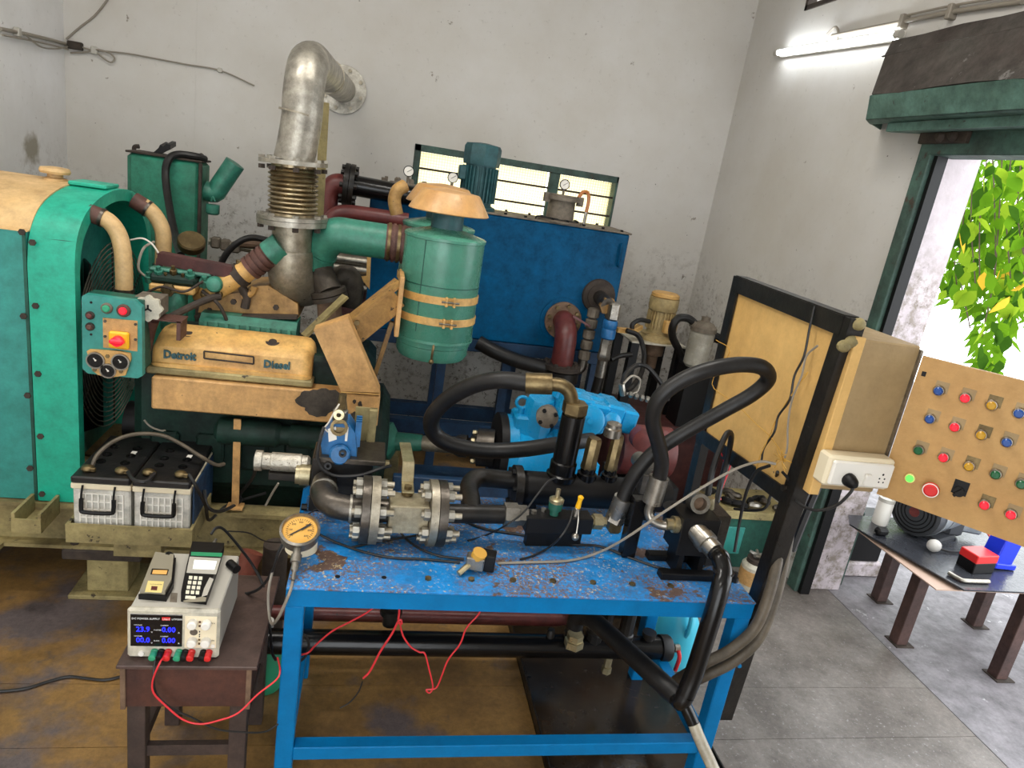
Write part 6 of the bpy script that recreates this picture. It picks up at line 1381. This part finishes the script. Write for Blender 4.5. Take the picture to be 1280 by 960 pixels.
M().tube([tq + V(.12, -.14, -.04), tq + V(.17, -.18, -.1), tq + V(.2, -.16, -.13)], .006, 6).put('pink_lead', 'red', mo2)
M().tube([mcc + V(.02, -.12, -.13), mcc + V(.12, -.17, -.14), mcc + V(.24, -.16, -.14)], .006, 6).put('lead', 'wire_black', mo2)
rb = at(1225, 716, Z=DZT); Rb = Matrix.Rotation(.12, 3, 'Z')
rbx = thing('red_black_case', 'small case with red lid and black base on the doorway table', 'case', rb)
M().box(rb + V(0, .04, .03), (.145, .1, .06), Rb, .004).put('base', 'black', rbx); M().box(rb + V(0, .04, .08), (.148, .103, .045), Rb, .004).put('lid', 'red', rbx)
bb = at(1252, 714, Z=DZT) + V(.0, .02, 0)
bbx = thing('blue_tray', 'bright blue plastic bin leaning beside the red case', 'bin', bb)
M().box(bb + V(.03, .05, .1), (.11, .1, .2), Matrix.Rotation(.12, 3, 'Y'), .006).put('bin_body', 'blue_plastic', bbx); M().box(bb + V(.025, -.005, .02), (.13, .02, .03), Matrix.Rotation(.06, 3, 'Y'), .004).put('bin_rim', 'blue_plastic', bbx)
wb = at(1099, 654, Z=DZT); bo = thing('white_bottle', 'translucent white plastic bottle on the far corner of the doorway table', 'bottle', wb)
M().lathe(wb, (0, 0, 1), [(.04, 0), (.043, .01), (.043, .13), (.036, .15)], 18).put('bottle_body', 'white', bo); M().ring(wb + V(0, 0, .14), (0, 0, 1), .03, .044, .02, 18).put('bottle_rim', 'plastic_grey', bo)
rg = at(1165, 689, Z=DZT) ; q = M().ball(rg + V(0, 0, .034), .038, (1, .9, .9), 12, 8).put('rag_ball', 'rag'); q['label'] = 'round white ball of rag lying in front of the grey motor'; q['category'] = 'lamp'  # white ball of rag on the table, not a lamp
q = M().tube([at(1186, 716, Z=DZT + .012), at(1200, 724, Z=DZT + .012), at(1208, 726, Z=DZT + .012), at(1236, 727, Z=DZT + .012)], .011, 8, 3).put('chrome_lever', 'steel'); q['label'] = 'bent chrome bar lying at the front edge of the doorway table'; q['category'] = 'bar'
q = M().box(at(1102, 664, Z=DZT + .02), (.07, .05, .04), None, .012).put('cable_adapter', 'black'); q['label'] = 'small black adapter lying by the white bottle on the doorway table'; q['category'] = 'adapter'
# bin and pieces under the desk
q0 = at(1100, 735, Z=0); ub = thing('black_bin', 'black bin standing on a grey stone block under the doorway table', 'bin', V(3.1, 3.42, 0))
M().bx(3.02, 3.34, 3.4, 3.62, .0, .1, .01).put('stone_block', 'jamb', ub); M().bx(3.08, 3.32, 3.42, 3.6, .1, .4, .01).put('bin_body', 'black', ub)
q = M().bx(2.95, 3.0, 3.3, 3.36, 0, .5, .003).put('steel_upright', 'green_frame'); q['label'] = 'green steel upright standing just outside the door reveal'; q['category'] = 'post'
# ================================================================== STOOL + INSTRUMENTS
SZ, SX0, SX1, SY0, SY1 = .6, -.612, -.228, 1.795, 2.27
so_ = thing('wooden_stool', 'small brown wooden side table with laminate top at the lower left', 'stool', V((SX0+SX1)/2, 2.03, 0))
M().bx(SX0, SX1, SY0, SY1, SZ - .012, SZ, .002).put('top', 'stool_top', so_)
M().bx(SX0 + .015, SX1 - .02, SY0 + .015, SY0 + .033, SZ - .155, SZ - .012).put('front_apron', 'stool_wood', so_)
for x in (SX0 + .015, SX1 - .038): M().bx(x, x + .018, SY0 + .033, SY1 - .03, SZ - .155, SZ - .012).put('side_apron', 'stool_wood', so_)
M().bx(SX0 + .015, SX1 - .02, SY1 - .033, SY1 - .015, SZ - .155, SZ - .012).put('back_apron', 'stool_wood', so_)
M().bx(SX0 + .008, SX0 + .022, SY0 + .008, SY0 + .02, SZ - .16, SZ - .012).put('corner_bead', 'rust_pipe', so_); M().bx(SX1 - .03, SX1 - .016, SY0 + .008, SY0 + .02, SZ - .16, SZ - .012).put('corner_bead', 'rust_pipe', so_)
for x in (SX0 + .022, SX1 - .075):
    for y in (SY0 + .02, SY1 - .07): M().bx(x, x + .05, y, y + .05, 0, SZ - .155, .002).put('leg', 'stool_leg', so_)
M().bx(SX0 + .07, SX1 - .075, SY0 + .035, SY0 + .055, .24, .28).put('stretcher', 'stool_leg', so_)
for x in (SX0 + .037, SX1 - .06): M().bx(x, x + .02, SY0 + .07, SY1 - .07, .24, .28).put('stretcher', 'stool_leg', so_)
# power supply
UX0, UX1, UY0, UY1, UZ0, UZ1 = -.592, -.343, 1.825, 2.13, SZ, .77
ps = thing('power_supply', 'grey bench DC power supply with blue digital readouts on the stool', 'power supply', V((UX0+UX1)/2, 1.97, SZ))
M().bx(UX0 + .004, UX1 - .004, UY0 + .012, UY1, UZ0 + .008, UZ1 - .004, .004).put('case', 'plastic_grey', ps)
M().bx(UX0, UX1, UY0, UY0 + .02, UZ0 + .004, UZ1, .007).put('front_bezel', 'white_dirty', ps)
for x in (UX0 + .03, UX1 - .03): M().bx(x - .015, x + .015, UY0 + .03, UY0 + .06, UZ0, UZ0 + .01).put('foot', 'black', ps)
fx_ = lambda u, v: V(UX0 + (UX1 - UX0) * u, UY0, UZ1 + (UZ0 - UZ1) * v)      # u right, v down on the front
def fbox(u0, u1, v0, v1, th, m, nm, par, b=.001): a, c = fx_(u0, v0), fx_(u1, v1); return M().bx(a.x, c.x, UY0 - th, UY0 + .001, c.z, a.z, b).put(nm, m, par)
scr = fbox(.04, .595, .09, .73, .002, 'screen_black', 'display_window', ps)
yv = UY0 - .0026
def ftxt(s, u, v, sz, m, par, nm='print', al='LEFT', xs=1.0): p = fx_(u, v); return text(nm, s, sz, V(p.x, yv, p.z), EX, EZ, m, par, .0002, al, 0, xs)
ftxt('DC POWER SUPPLY', .055, .19, .0085, 'print_white', scr, xs=1.0); 
fbox(.375, .465, .135, .20, .0024, 'red', 'brand_plate', scr, 0); ftxt('UNI-T', .38, .192, .008, 'print_white', scr).location.y = -.0004
ftxt('UTP3305', .48, .19, .0075, 'print_white', scr)
for u, v, s in ((.1, .43, '23.9'), (.375, .43, '0.00'), (.1, .645, '00.0'), (.375, .645, '0.00')):
    ftxt(s, u, v, .024, 'digit', scr, 'digits', xs=.9)
for u, v, s in ((.08, .31, 'VOLTAGE'), (.36, .31, 'CURRENT'), (.08, .53, 'VOLTAGE'), (.36, .53, 'CURRENT')): ftxt(s, u, v, .0048, 'print_white', scr)
for u, v, s in ((.262, .455, 'V'), (.55, .455, 'A'), (.262, .67, 'V'), (.55, .67, 'A')): ftxt(s, u, v, .007, 'print_white', scr)
for u, v, s in ((.29, .405, 'MASTER'), (.29, .62, 'SLAVE')): ftxt(s, u, v, .0055, 'print_white', scr)
fbox(.62, .97, .11, .75, .0012, 'ivory', 'control_area', ps)
for u, v in ((.71, .24), (.86, .24), (.71, .6), (.86, .6)): M().lathe(fx_(u, v), (0, -1, 0), [(.0135, 0), (.013, .018), (.010, .021)], 18).put('knob', 'white', ps)
M().lathe(fx_(.72, .43), (0, -1, 0), [(.011, 0), (.011, .0015)], 14).put('mode_print', 'grey_cast', ps)
for v in (.2, .28, .56, .64): fbox(.772, .795, v, v + .04, .002, 'rubber_brown' if v < .5 else 'brass', 'mode_mark', ps, 0)
for v in (.4, .46, .5): fbox(.78, .79, v, v + .02, .004, 'print_black', 'mode_switch', ps, 0)
for u, v, s in ((.915, .25, 'V.A'), (.915, .6, 'ON')): ftxt(s, u, v, .006, 'print_black', ps)
M().lathe(fx_(.935, .70), (0, -1, 0), [(.006, 0), (.006, .004)], 10).put('power_key', 'white', ps)
M().lathe(fx_(.155, .88), (0, -1, 0), [(.009, 0), (.008, .004)], 12).put('power_button', 'white', ps)
TM = [(.30, 'green_plastic'), (.375, 'black'), (.45, 'red'), (.565, 'green_plastic'), (.635, 'black'), (.705, 'red'), (.835, 'black'), (.895, 'red')]
for u, m in TM:
    p = fx_(u, .83); M().lathe(p, (0, -1, -.15), [(.0105, 0), (.0105, .007), (.008, .009), (.0105, .011), (.0105, .028), (.006, .03)], 12).put('binding_post', m, ps)
# tachometers on the supply
def onps(x, y, h): return at(x, y, Z=UZ1 - .004 + h)
def meter(nm, lab, cat, px, h, m0, parts):
    base = [onps(x, y, 0) for x, y in px]; t = thing(nm, lab, cat, sum(base, V(0, 0, 0)) / len(base))
    for z0, z1, m in ((0, h * .45, m0), (h * .45, h, m0)):
        pass
    M().ext(base, (0, 0, h)).put('body', m0, t); return t
h = .03
tm = meter('optical_tachometer', 'dark grey handheld tachometer with orange screen on the power supply, left one', 'meter', [(175, 748), (206, 750), (214, 735), (217, 703), (194, 700), (184, 725)], h, 'meter_grey', None)
M().ext([onps(x, y, 0) for x, y in ((173, 749), (208, 752), (217, 735), (220, 703), (216, 704), (206, 748))], (0, 0, h * .6)).put('rubber_shell', 'black', tm)
def onm(x, y, z=None): return at(x, y, Z=UZ1 - .004 + (h if z is None else z))
M().ext([onm(x, y) for x, y in ((190, 711), (211, 712), (209, 719), (188, 718))], (0, 0, .0012)).put('screen_bezel', 'black', tm); M().ext([onm(x, y, h + .0012) for x, y in ((191.5, 712.5), (209.5, 713), (208, 718), (190, 717.3))], (0, 0, .0006)).put('screen', 'lcd', tm)
M().ext([onm(x, y) for x, y in ((185, 726), (205, 727), (202, 741), (181, 740))], (0, 0, .0006)).put('label_plate', 'label_yellow', tm)
M().ext([onm(x, y, h + .0006) for x, y in ((189.5, 733), (197, 733.5), (196, 738), (188.5, 737.5))], (0, 0, .0015)).put('key', 'maroon', tm)
text('print', 'TACHOMETER', .0052, onm(187, 730.5, h + .0007), onm(205, 731.3) - onm(187, 730.5), onm(189, 722) - onm(187, 730), 'print_black', tm, .0001)
n0 = onm(206, 701, .015); M().lathe(n0, (.25, 1, 0), [(.012, -.01), (.012, .012), (.017, .013), (.017, .028), (.011, .03)], 14).put('sensor_nose', 'black', tm)
h = .034
km = meter('vibration_meter', 'black handheld meter with bright screen and keypad on the power supply, right one', 'meter', [(226, 752), (258, 756), (270, 722), (280, 690), (240, 688), (233, 718)], h, 'black', None)
M().ext([onm(x, y) for x, y in ((239, 690), (278, 691.5), (277, 696), (238.5, 694.5))], (0, 0, .0008)).put('header_strip', 'label_green', km)
M().ext([onm(x, y) for x, y in ((237, 696), (276, 698), (270, 718), (233, 716))], (0, 0, .0008)).put('screen_bezel', 'plastic_grey', km)
M().ext([onm(x, y, h + .0008) for x, y in ((243, 700), (271, 701.5), (268, 712), (241, 711))], (0, 0, .0006)).put('screen', 'screen_lit', km)
for r in range(4):
    for c in range(3):
        x = 238.5 - r * 1.3 + c * 6.2; y = 722.5 + r * 6 + c * .35; M().ext([onm(x + a, y + b) for a, b in ((-2.2, -2), (2.2, -1.8), (1.8, 2), (-2.6, 1.8))], (0, 0, .002)).put('key', 'key', km)
for x, y in ((236, 747), (242, 747.5)): M().ext([onm(x + a, y + b) for a, b in ((-4, -1.8), (2.6, -1.6), (2.2, 1.8), (-4.6, 1.6))], (0, 0, .002)).put('key', 'key', km)
M().ext([onm(x, y) for x, y in ((262, 722), (267, 724), (259, 744), (252, 746), (255, 736))], (0, 0, .001)).put('side_panel', 'plastic_grey', km)
M().ext([onm(x, y) for x, y in ((229, 751), (252, 746), (258, 747), (257, 752), (230, 753))], (0, 0, .0008)).put('lower_panel', 'meter_grey', km)
n0 = onm(262, 688, .017); M().lathe(n0, (.1, 1, .1), [(.007, -.01), (.007, .02), (.005, .022), (.005, .06)], 10).put('connector', 'steel', km)
for x in (249, 272): M().lathe(onm(x, 690, .017), (.1, 1, 0), [(.006, -.01), (.006, .012)], 10).put('connector', 'black', km)
st_ = M().ext([onps(x, y, 0) for x, y in ((214, 741), (222, 741.5), (221, 753), (212, 752.5))], (0, 0, .0006)).put('warning_sticker', 'grey_cast', ps)
cb_ = M().cyl(onps(287, 704, .01), onps(296, 712, .01), .014, None, 12).put('clip_lead', 'black'); cb_['label'] = 'black alligator clip at the back right edge of the power supply'; cb_['category'] = 'clip'
# ================================================================== LOOSE WIRES
def W(name, lab, pts, r=.003, m='wire_black', cat='wire', n=6, k=5):
    o = M().tube(pts, r, n, k).put(name, m); o['label'] = lab; o['category'] = cat; return o
A = at
W('red_test_lead', 'red test lead sagging from the power supply across the stool front', [A(204, 822, Y=1.80), A(199, 830, Y=1.77), A(191, 850, Y=1.765), A(192, 866, Y=1.765), A(207, 882, Y=1.765), A(228, 899, Y=1.765), A(250, 905, Y=1.765), A(275, 900, Y=1.765), A(298, 891, Y=1.77), A(322, 868, Y=1.79), A(345, 850, Y=1.81), A(350, 838, Y=1.83), A(347, 822, Y=1.9)], .0028, 'wire_red')
W('black_test_lead', 'black test lead hanging beside the red lead under the stool edge', [A(194, 824, Y=1.80), A(192, 845, Y=1.77), A(196, 868, Y=1.775), A(215, 885, Y=1.775), A(240, 897, Y=1.775), A(270, 911, Y=1.775), A(300, 915, Y=1.78), A(330, 915, Y=1.8), A(348, 905, Y=1.82)], .003)
W('mains_cable', 'black mains cable lying on the floor at the far left of the stool', [A(-200, 880, Z=.008), A(-90, 872, Z=.008), A(-10, 865, Z=.008), A(30, 861, Z=.008), A(60, 852, Z=.008), A(85, 846, Z=.008), A(108, 848, Z=.008), A(130, 850, Z=.008), A(150, 846, Z=.008), A(175, 838, Z=.008), V(-.5, 2.5, .008), V(-.42, 2.33, .05), V(-.42, 2.3, .5), V(-.43, 2.2, .66), V(-.44, 2.13, .66)], .0055)
W('sensor_cable', 'black cable from the right meter arching down behind the stool', [A(264, 668, Y=2.2), A(270, 660, Y=2.22), A(280, 662, Y=2.24), A(300, 685, Y=2.25), A(318, 710, Y=2.26), A(330, 735, Y=2.2), A(335, 765, Y=2.12), A(338, 790, Y=2.08), A(340, 815, Y=2.0), A(345, 825, Y=1.97)], .005)
W('gauge_cable', 'grey gauge line dropping from the pressure gauge over the bench corner', [A(367, 722, Y=1.88), A(363, 738, Y=1.82), A(356, 755, Y=1.82), A(348, 772, Y=1.85), A(340, 780, Y=1.95), A(336, 765, Y=2.02), A(336, 735, Y=2.05), A(345, 700, Y=2.1), A(356, 678, Y=2.1)], .0045, 'wire_grey')
W('gauge_cable', 'black cable looping left of the pressure gauge down to the stool', [A(358, 672, Y=2.1), A(348, 690, Y=2.08), A(340, 715, Y=2.08), A(325, 735, Y=2.12), A(308, 742, Y=2.16), A(303, 736, Y=2.2), A(312, 732, Y=2.22)], .005)
W('signal_cable', 'thin black cable crossing the chassis rail towards the gauge', [A(285, 664, Y=2.8), A(310, 666, Y=2.75), A(330, 676, Y=2.6), A(352, 678, Y=2.3), A(362, 676, Y=2.16)], .003)
zt_ = TZ + .006
W('bench_cable', 'thin black cable running along the bench from the gauge under the ball valve', [A(397, 667, Z=zt_ + .02), A(420, 678, Z=zt_), A(455, 690, Z=zt_), A(490, 697, Z=zt_), A(530, 699, Z=zt_), A(575, 703, Z=zt_)], .004)
W('bench_cable', 'black cable passing diagonally below the ball valve block', [A(440, 684, Z=zt_), A(475, 677, Z=zt_), A(510, 671, Z=zt_ + .005), A(530, 668, Z=zt_)], .004)
W('bench_cable', 'short black cable crossing under the ball valve towards the coil', [A(498, 662, Z=zt_ + .02), A(508, 674, Z=zt_), A(525, 686, Z=zt_), A(550, 695, Z=zt_), A(580, 699, Z=zt_)], .004)
W('bench_cable', 'long grey-black cable lying in a gentle wave across the bench middle', [A(580, 652, Z=zt_), A(610, 662, Z=zt_), A(650, 668, Z=zt_), A(685, 677, Z=zt_), A(720, 681, Z=zt_), A(750, 683, Z=zt_), A(790, 698, Z=zt_), A(830, 711, Z=zt_), A(868, 713, Z=zt_), A(888, 706, Z=zt_ + .01)], .0045)
W('sensor_lead', 'grey lead rising from the bench to the panel frame above the cube manifold', [A(622, 704, Z=zt_), A(660, 703, Z=zt_), A(710, 701, Z=zt_), A(745, 692, Z=zt_ + .01), A(780, 674, Y=2.0), A(830, 640, Y=1.95), A(880, 608, Y=1.93), A(920, 586, Y=1.92), A(950, 577, Y=1.92), A(970, 580, Y=1.9)], .0045, 'wire_grey')
W('sensor_lead', 'thin black lead curving from the sensor on the block down to the bench', [A(695, 597, Y=2.2), A(685, 602, Y=2.18), A(672, 618, Y=2.15), A(655, 640, Y=2.1), A(635, 655, Y=2.05), A(610, 668, Z=zt_), A(585, 676, Z=zt_)], .0035)
W('test_point_lead', 'thin black lead from the yellow-capped test point down to the bench front', [A(716, 638, Y=2.14), A(711, 655, Y=2.08), A(700, 672, Y=2.03), A(685, 685, Z=zt_ + .01), A(665, 695, Z=zt_), A(650, 699, Z=zt_)], .0035)
W('valve_cable', 'thick black cable curving down from the blue valve around the manifold block', [A(405, 534, Y=2.28), A(400, 550, Y=2.26), A(397, 575, Y=2.25), A(405, 588, Y=2.25), A(422, 595, Y=2.25), A(450, 594, Y=2.25), A(475, 586, Y=2.25), A(488, 582, Y=2.3)], .006)
W('jumper_wire', 'thin wire from the elbow to the gauge at the bench left edge', [A(386, 642, Y=2.2), A(397, 636, Y=2.18), A(410, 630, Y=2.15)], .003)
# red wires under the bench
YU = 2.0
W('red_wire', 'red wire slanting under the bench from the left leg up to the apron', [A(372, 819, Y=1.95), A(385, 816, Y=YU), A(395, 806, Y=YU), A(415, 789, Y=YU), A(440, 776, Y=YU), A(458, 766, Y=YU), A(475, 754, Y=YU), A(495, 748, Y=YU)], .0032, 'wire_red')
W('red_wire', 'knotted red wire hanging under the bench to a grey end', [A(499, 748, Y=YU), A(499, 765, Y=YU), A(498, 777, Y=YU), A(502, 780, Y=YU), A(501, 775, Y=YU), A(497, 778, Y=YU), A(490, 792, Y=YU), A(475, 815, Y=YU), A(463, 838, Y=YU), A(454, 848, Y=YU)], .0038, 'wire_red')
W('red_wire', 'looped red wire drooping under the middle of the bench', [A(500, 780, Y=YU), A(504, 795, Y=YU), A(513, 808, Y=YU), A(524, 815, Y=YU), A(531, 817, Y=YU), A(536, 835, Y=YU), A(541, 858, Y=YU), A(537, 866, Y=YU), A(533, 862, Y=YU), A(545, 860, Y=YU), A(552, 845, Y=YU), A(560, 825, Y=YU), A(575, 805, Y=YU), A(583, 785, Y=YU), A(598, 768, Y=YU), A(605, 752, Y=YU)], .003, 'wire_red')
W('lead_end', 'thin dark lead hanging from the knotted red wire to the floor', [A(453, 852, Y=YU), A(448, 865, Y=YU), A(437, 878, Y=YU), A(425, 885, Y=YU)], .0025)
W('cable_loop', 'black cable loop behind the left bench leg', [A(370, 830, Y=2.05), A(382, 820, Y=2.05), A(386, 805, Y=2.05), A(380, 793, Y=2.05), A(368, 796, Y=2.02)], .0045)
# hoses and cables along the right post
PXw = PX - .03
t = thing('post_hoses', 'pair of dusty grey-brown hoses bending from the black post under the bench', 'hose', A(900, 830, Y=2.0))
M().tube([A(984, 640, Y=1.93), A(974, 690, Y=1.89), A(962, 740, Y=1.83), A(944, 784, Y=1.80), A(915, 811, Y=1.80), A(885, 827, Y=1.80), A(862, 840, Y=1.86), A(845, 850, Y=2.0)], .019, 12).put('hose', 'hose_dusty', t)
M().tube([A(992, 630, Y=1.96), A(981, 695, Y=1.91), A(968, 750, Y=1.86), A(948, 798, Y=1.82), A(918, 826, Y=1.81), A(885, 843, Y=1.81), A(862, 854, Y=1.87), A(845, 862, Y=2.0)], .019, 12).put('hose', 'hose_dusty', t)
c = A(945, 755, Y=1.97); M().tube([A(930, 748, Y=1.92), A(942, 756, Y=1.92), A(955, 757, Y=1.94), A(962, 752, Y=1.97)], .003, 6).box(A(957, 755, Y=1.95), (.016, .016, .022), None, .002).put('cable_tie', 'wire_white', t)
W('post_cable', 'black sleeved cable running up behind the post to the enclosure', [A(980, 690, Y=2.05), A(992, 655, Y=2.05), A(1006, 622, Y=2.05), A(1018, 592, Y=2.05), A(1024, 575, Y=2.05)], .012)
W('post_cable', 'second black cable in a grey sleeve right of the post', [A(990, 688, Y=2.1), A(1003, 655, Y=2.1), A(1014, 628, Y=2.1), A(1027, 598, Y=2.1)], .014)
W('post_cable', 'thin grey cord hanging beside the post down to the tie', [A(965, 690, Y=1.95), A(966, 715, Y=1.95), A(962, 740, Y=1.95), A(985, 705, Y=2.0)], .0025, 'wire_grey')
W('board_cable', 'black cable looping over the plywood board front from its top edge', [A(1018, 383, X=PX - .01), A(1012, 410, X=PX - .02), A(1005, 445, X=PX - .02), A(993, 470, X=PX - .02), A(987, 500, X=PX - .02), A(973, 520, X=PX - .02), A(968, 540, X=PX - .02), A(955, 560, X=PX - .02), A(952, 575, X=PX - .03)], .0038)
W('board_cable', 'thin black and yellow wire branching across the plywood board to the right', [A(1022, 432, X=PX - .02), A(1008, 445, X=PX - .02), A(1002, 470, X=PX - .02), A(990, 500, X=PX - .02), A(985, 530, X=PX - .02), A(984, 560, X=PX - .02), A(978, 580, X=PX - .03)], .0035, 'wire_grey')
W('yellow_wire', 'thin yellow wire hanging in front of the plywood board', [A(1010, 465, X=PX - .01), A(992, 490, X=PX - .02), A(970, 525, X=PX - .02), A(962, 545, X=PX - .02), A(950, 570, X=PX - .03), A(945, 590, X=PX - .03)], .002, 'wire_yellow')
W('yellow_wire', 'thin yellow wire crossing the lower left of the plywood board', [A(895, 425, X=PX - .04), A(912, 440, X=PX - .04), A(890, 480, X=PX - .05), A(920, 505, X=PX - .03), A(945, 530, X=PX - .02), A(962, 545, X=PX - .02), A(980, 570, X=PX - .02)], .0015, 'wire_yellow')
for i in range(9):
    t_ = i * .7; p = A(980, 575, X=PX - .03); e = V(-.01 - .01 * math.sin(i * 3), math.cos(t_) * .05, math.sin(t_) * .035)
    o = W('yellow_strand', 'loose frayed yellow wire end in the bundle at the foot of the plywood board', [p - e * .2, p + e * .4 + V(-.01, 0, .004), p + e], .0016, 'wire_yellow', n=5); o['group'] = 'frayed yellow wire ends'
W('frame_cable', 'black cable dropping from the frame foot behind the cube manifold', [A(962, 582, Y=1.95), A(945, 590, Y=2.0), A(933, 615, Y=2.05), A(925, 650, Y=2.08), A(918, 690, Y=2.05)], .006)
W('frame_cable', 'black cable looping under the frame bottom bar', [A(952, 590, Y=2.05), A(952, 605, Y=2.1), A(960, 613, Y=2.1), A(970, 605, Y=2.08), A(968, 590, Y=2.0)], .005)
W('frame_cable', 'black cable hooking from the post back along the right wall', [A(972, 590, Y=1.95), A(963, 620, Y=2.2), A(955, 636, Y=2.4), A(935, 638, Y=2.5), A(918, 636, Y=2.6)], .006)
t = thing('twin_hose', 'pair of slim black hoses arching behind the cube manifold', 'hose', A(890, 620, Y=2.15))
M().tube([A(884, 625, Y=2.12), A(890, 590, Y=2.15), A(900, 560, Y=2.18), A(909, 542, Y=2.2), A(914, 545, Y=2.22), A(910, 570, Y=2.25), A(902, 600, Y=2.25), A(896, 628, Y=2.2)], .011, 10).put('hose', 'hose', t)
for i, (x, y) in enumerate(((905, 600), (912, 585), (899, 610))): W('red_lead', ['thin red lead tangled behind the slim hoses, left strand', 'thin red lead tangled behind the slim hoses, right strand', 'thin red lead tangled behind the slim hoses, lowest strand'][i], [A(893 + i * 4, 625, Y=2.3), A(x, y, Y=2.32), A(x + 6, y - 30, Y=2.32), A(x + 8 - i * 3, y - 45, Y=2.32)], .003, 'wire_red')
W('pump_lead', 'pale grey lead coiled above the cyan pump', [A(779, 480, Y=3.2), A(790, 470, Y=3.25), A(800, 475, Y=3.3), A(796, 490, Y=3.3), A(783, 492, Y=3.25)], .006, 'wire_grey')
W('fan_wire', 'pale thin wire arching from the radiator to the governor', [A(163, 300, Y=3.3), A(178, 298, Y=3.3), A(190, 305, Y=3.3), A(198, 316, Y=3.3)], .004, 'wire_white')
W('block_cable', 'thin grey cable hanging in the dark beside the battery', [A(180, 525, Y=3.0), A(188, 533, Y=3.0), A(200, 538, Y=2.98), A(207, 538, Y=2.98)], .004, 'wire_grey')
W('chassis_cable', 'grey cable slanting down between the guard strip and the bench', [A(348, 604, Y=2.9), A(340, 617, Y=2.92), A(332, 632, Y=2.93)], .005, 'wire_grey')
for o in bpy.data.objects:
    if '_o' in o: del o['_o']
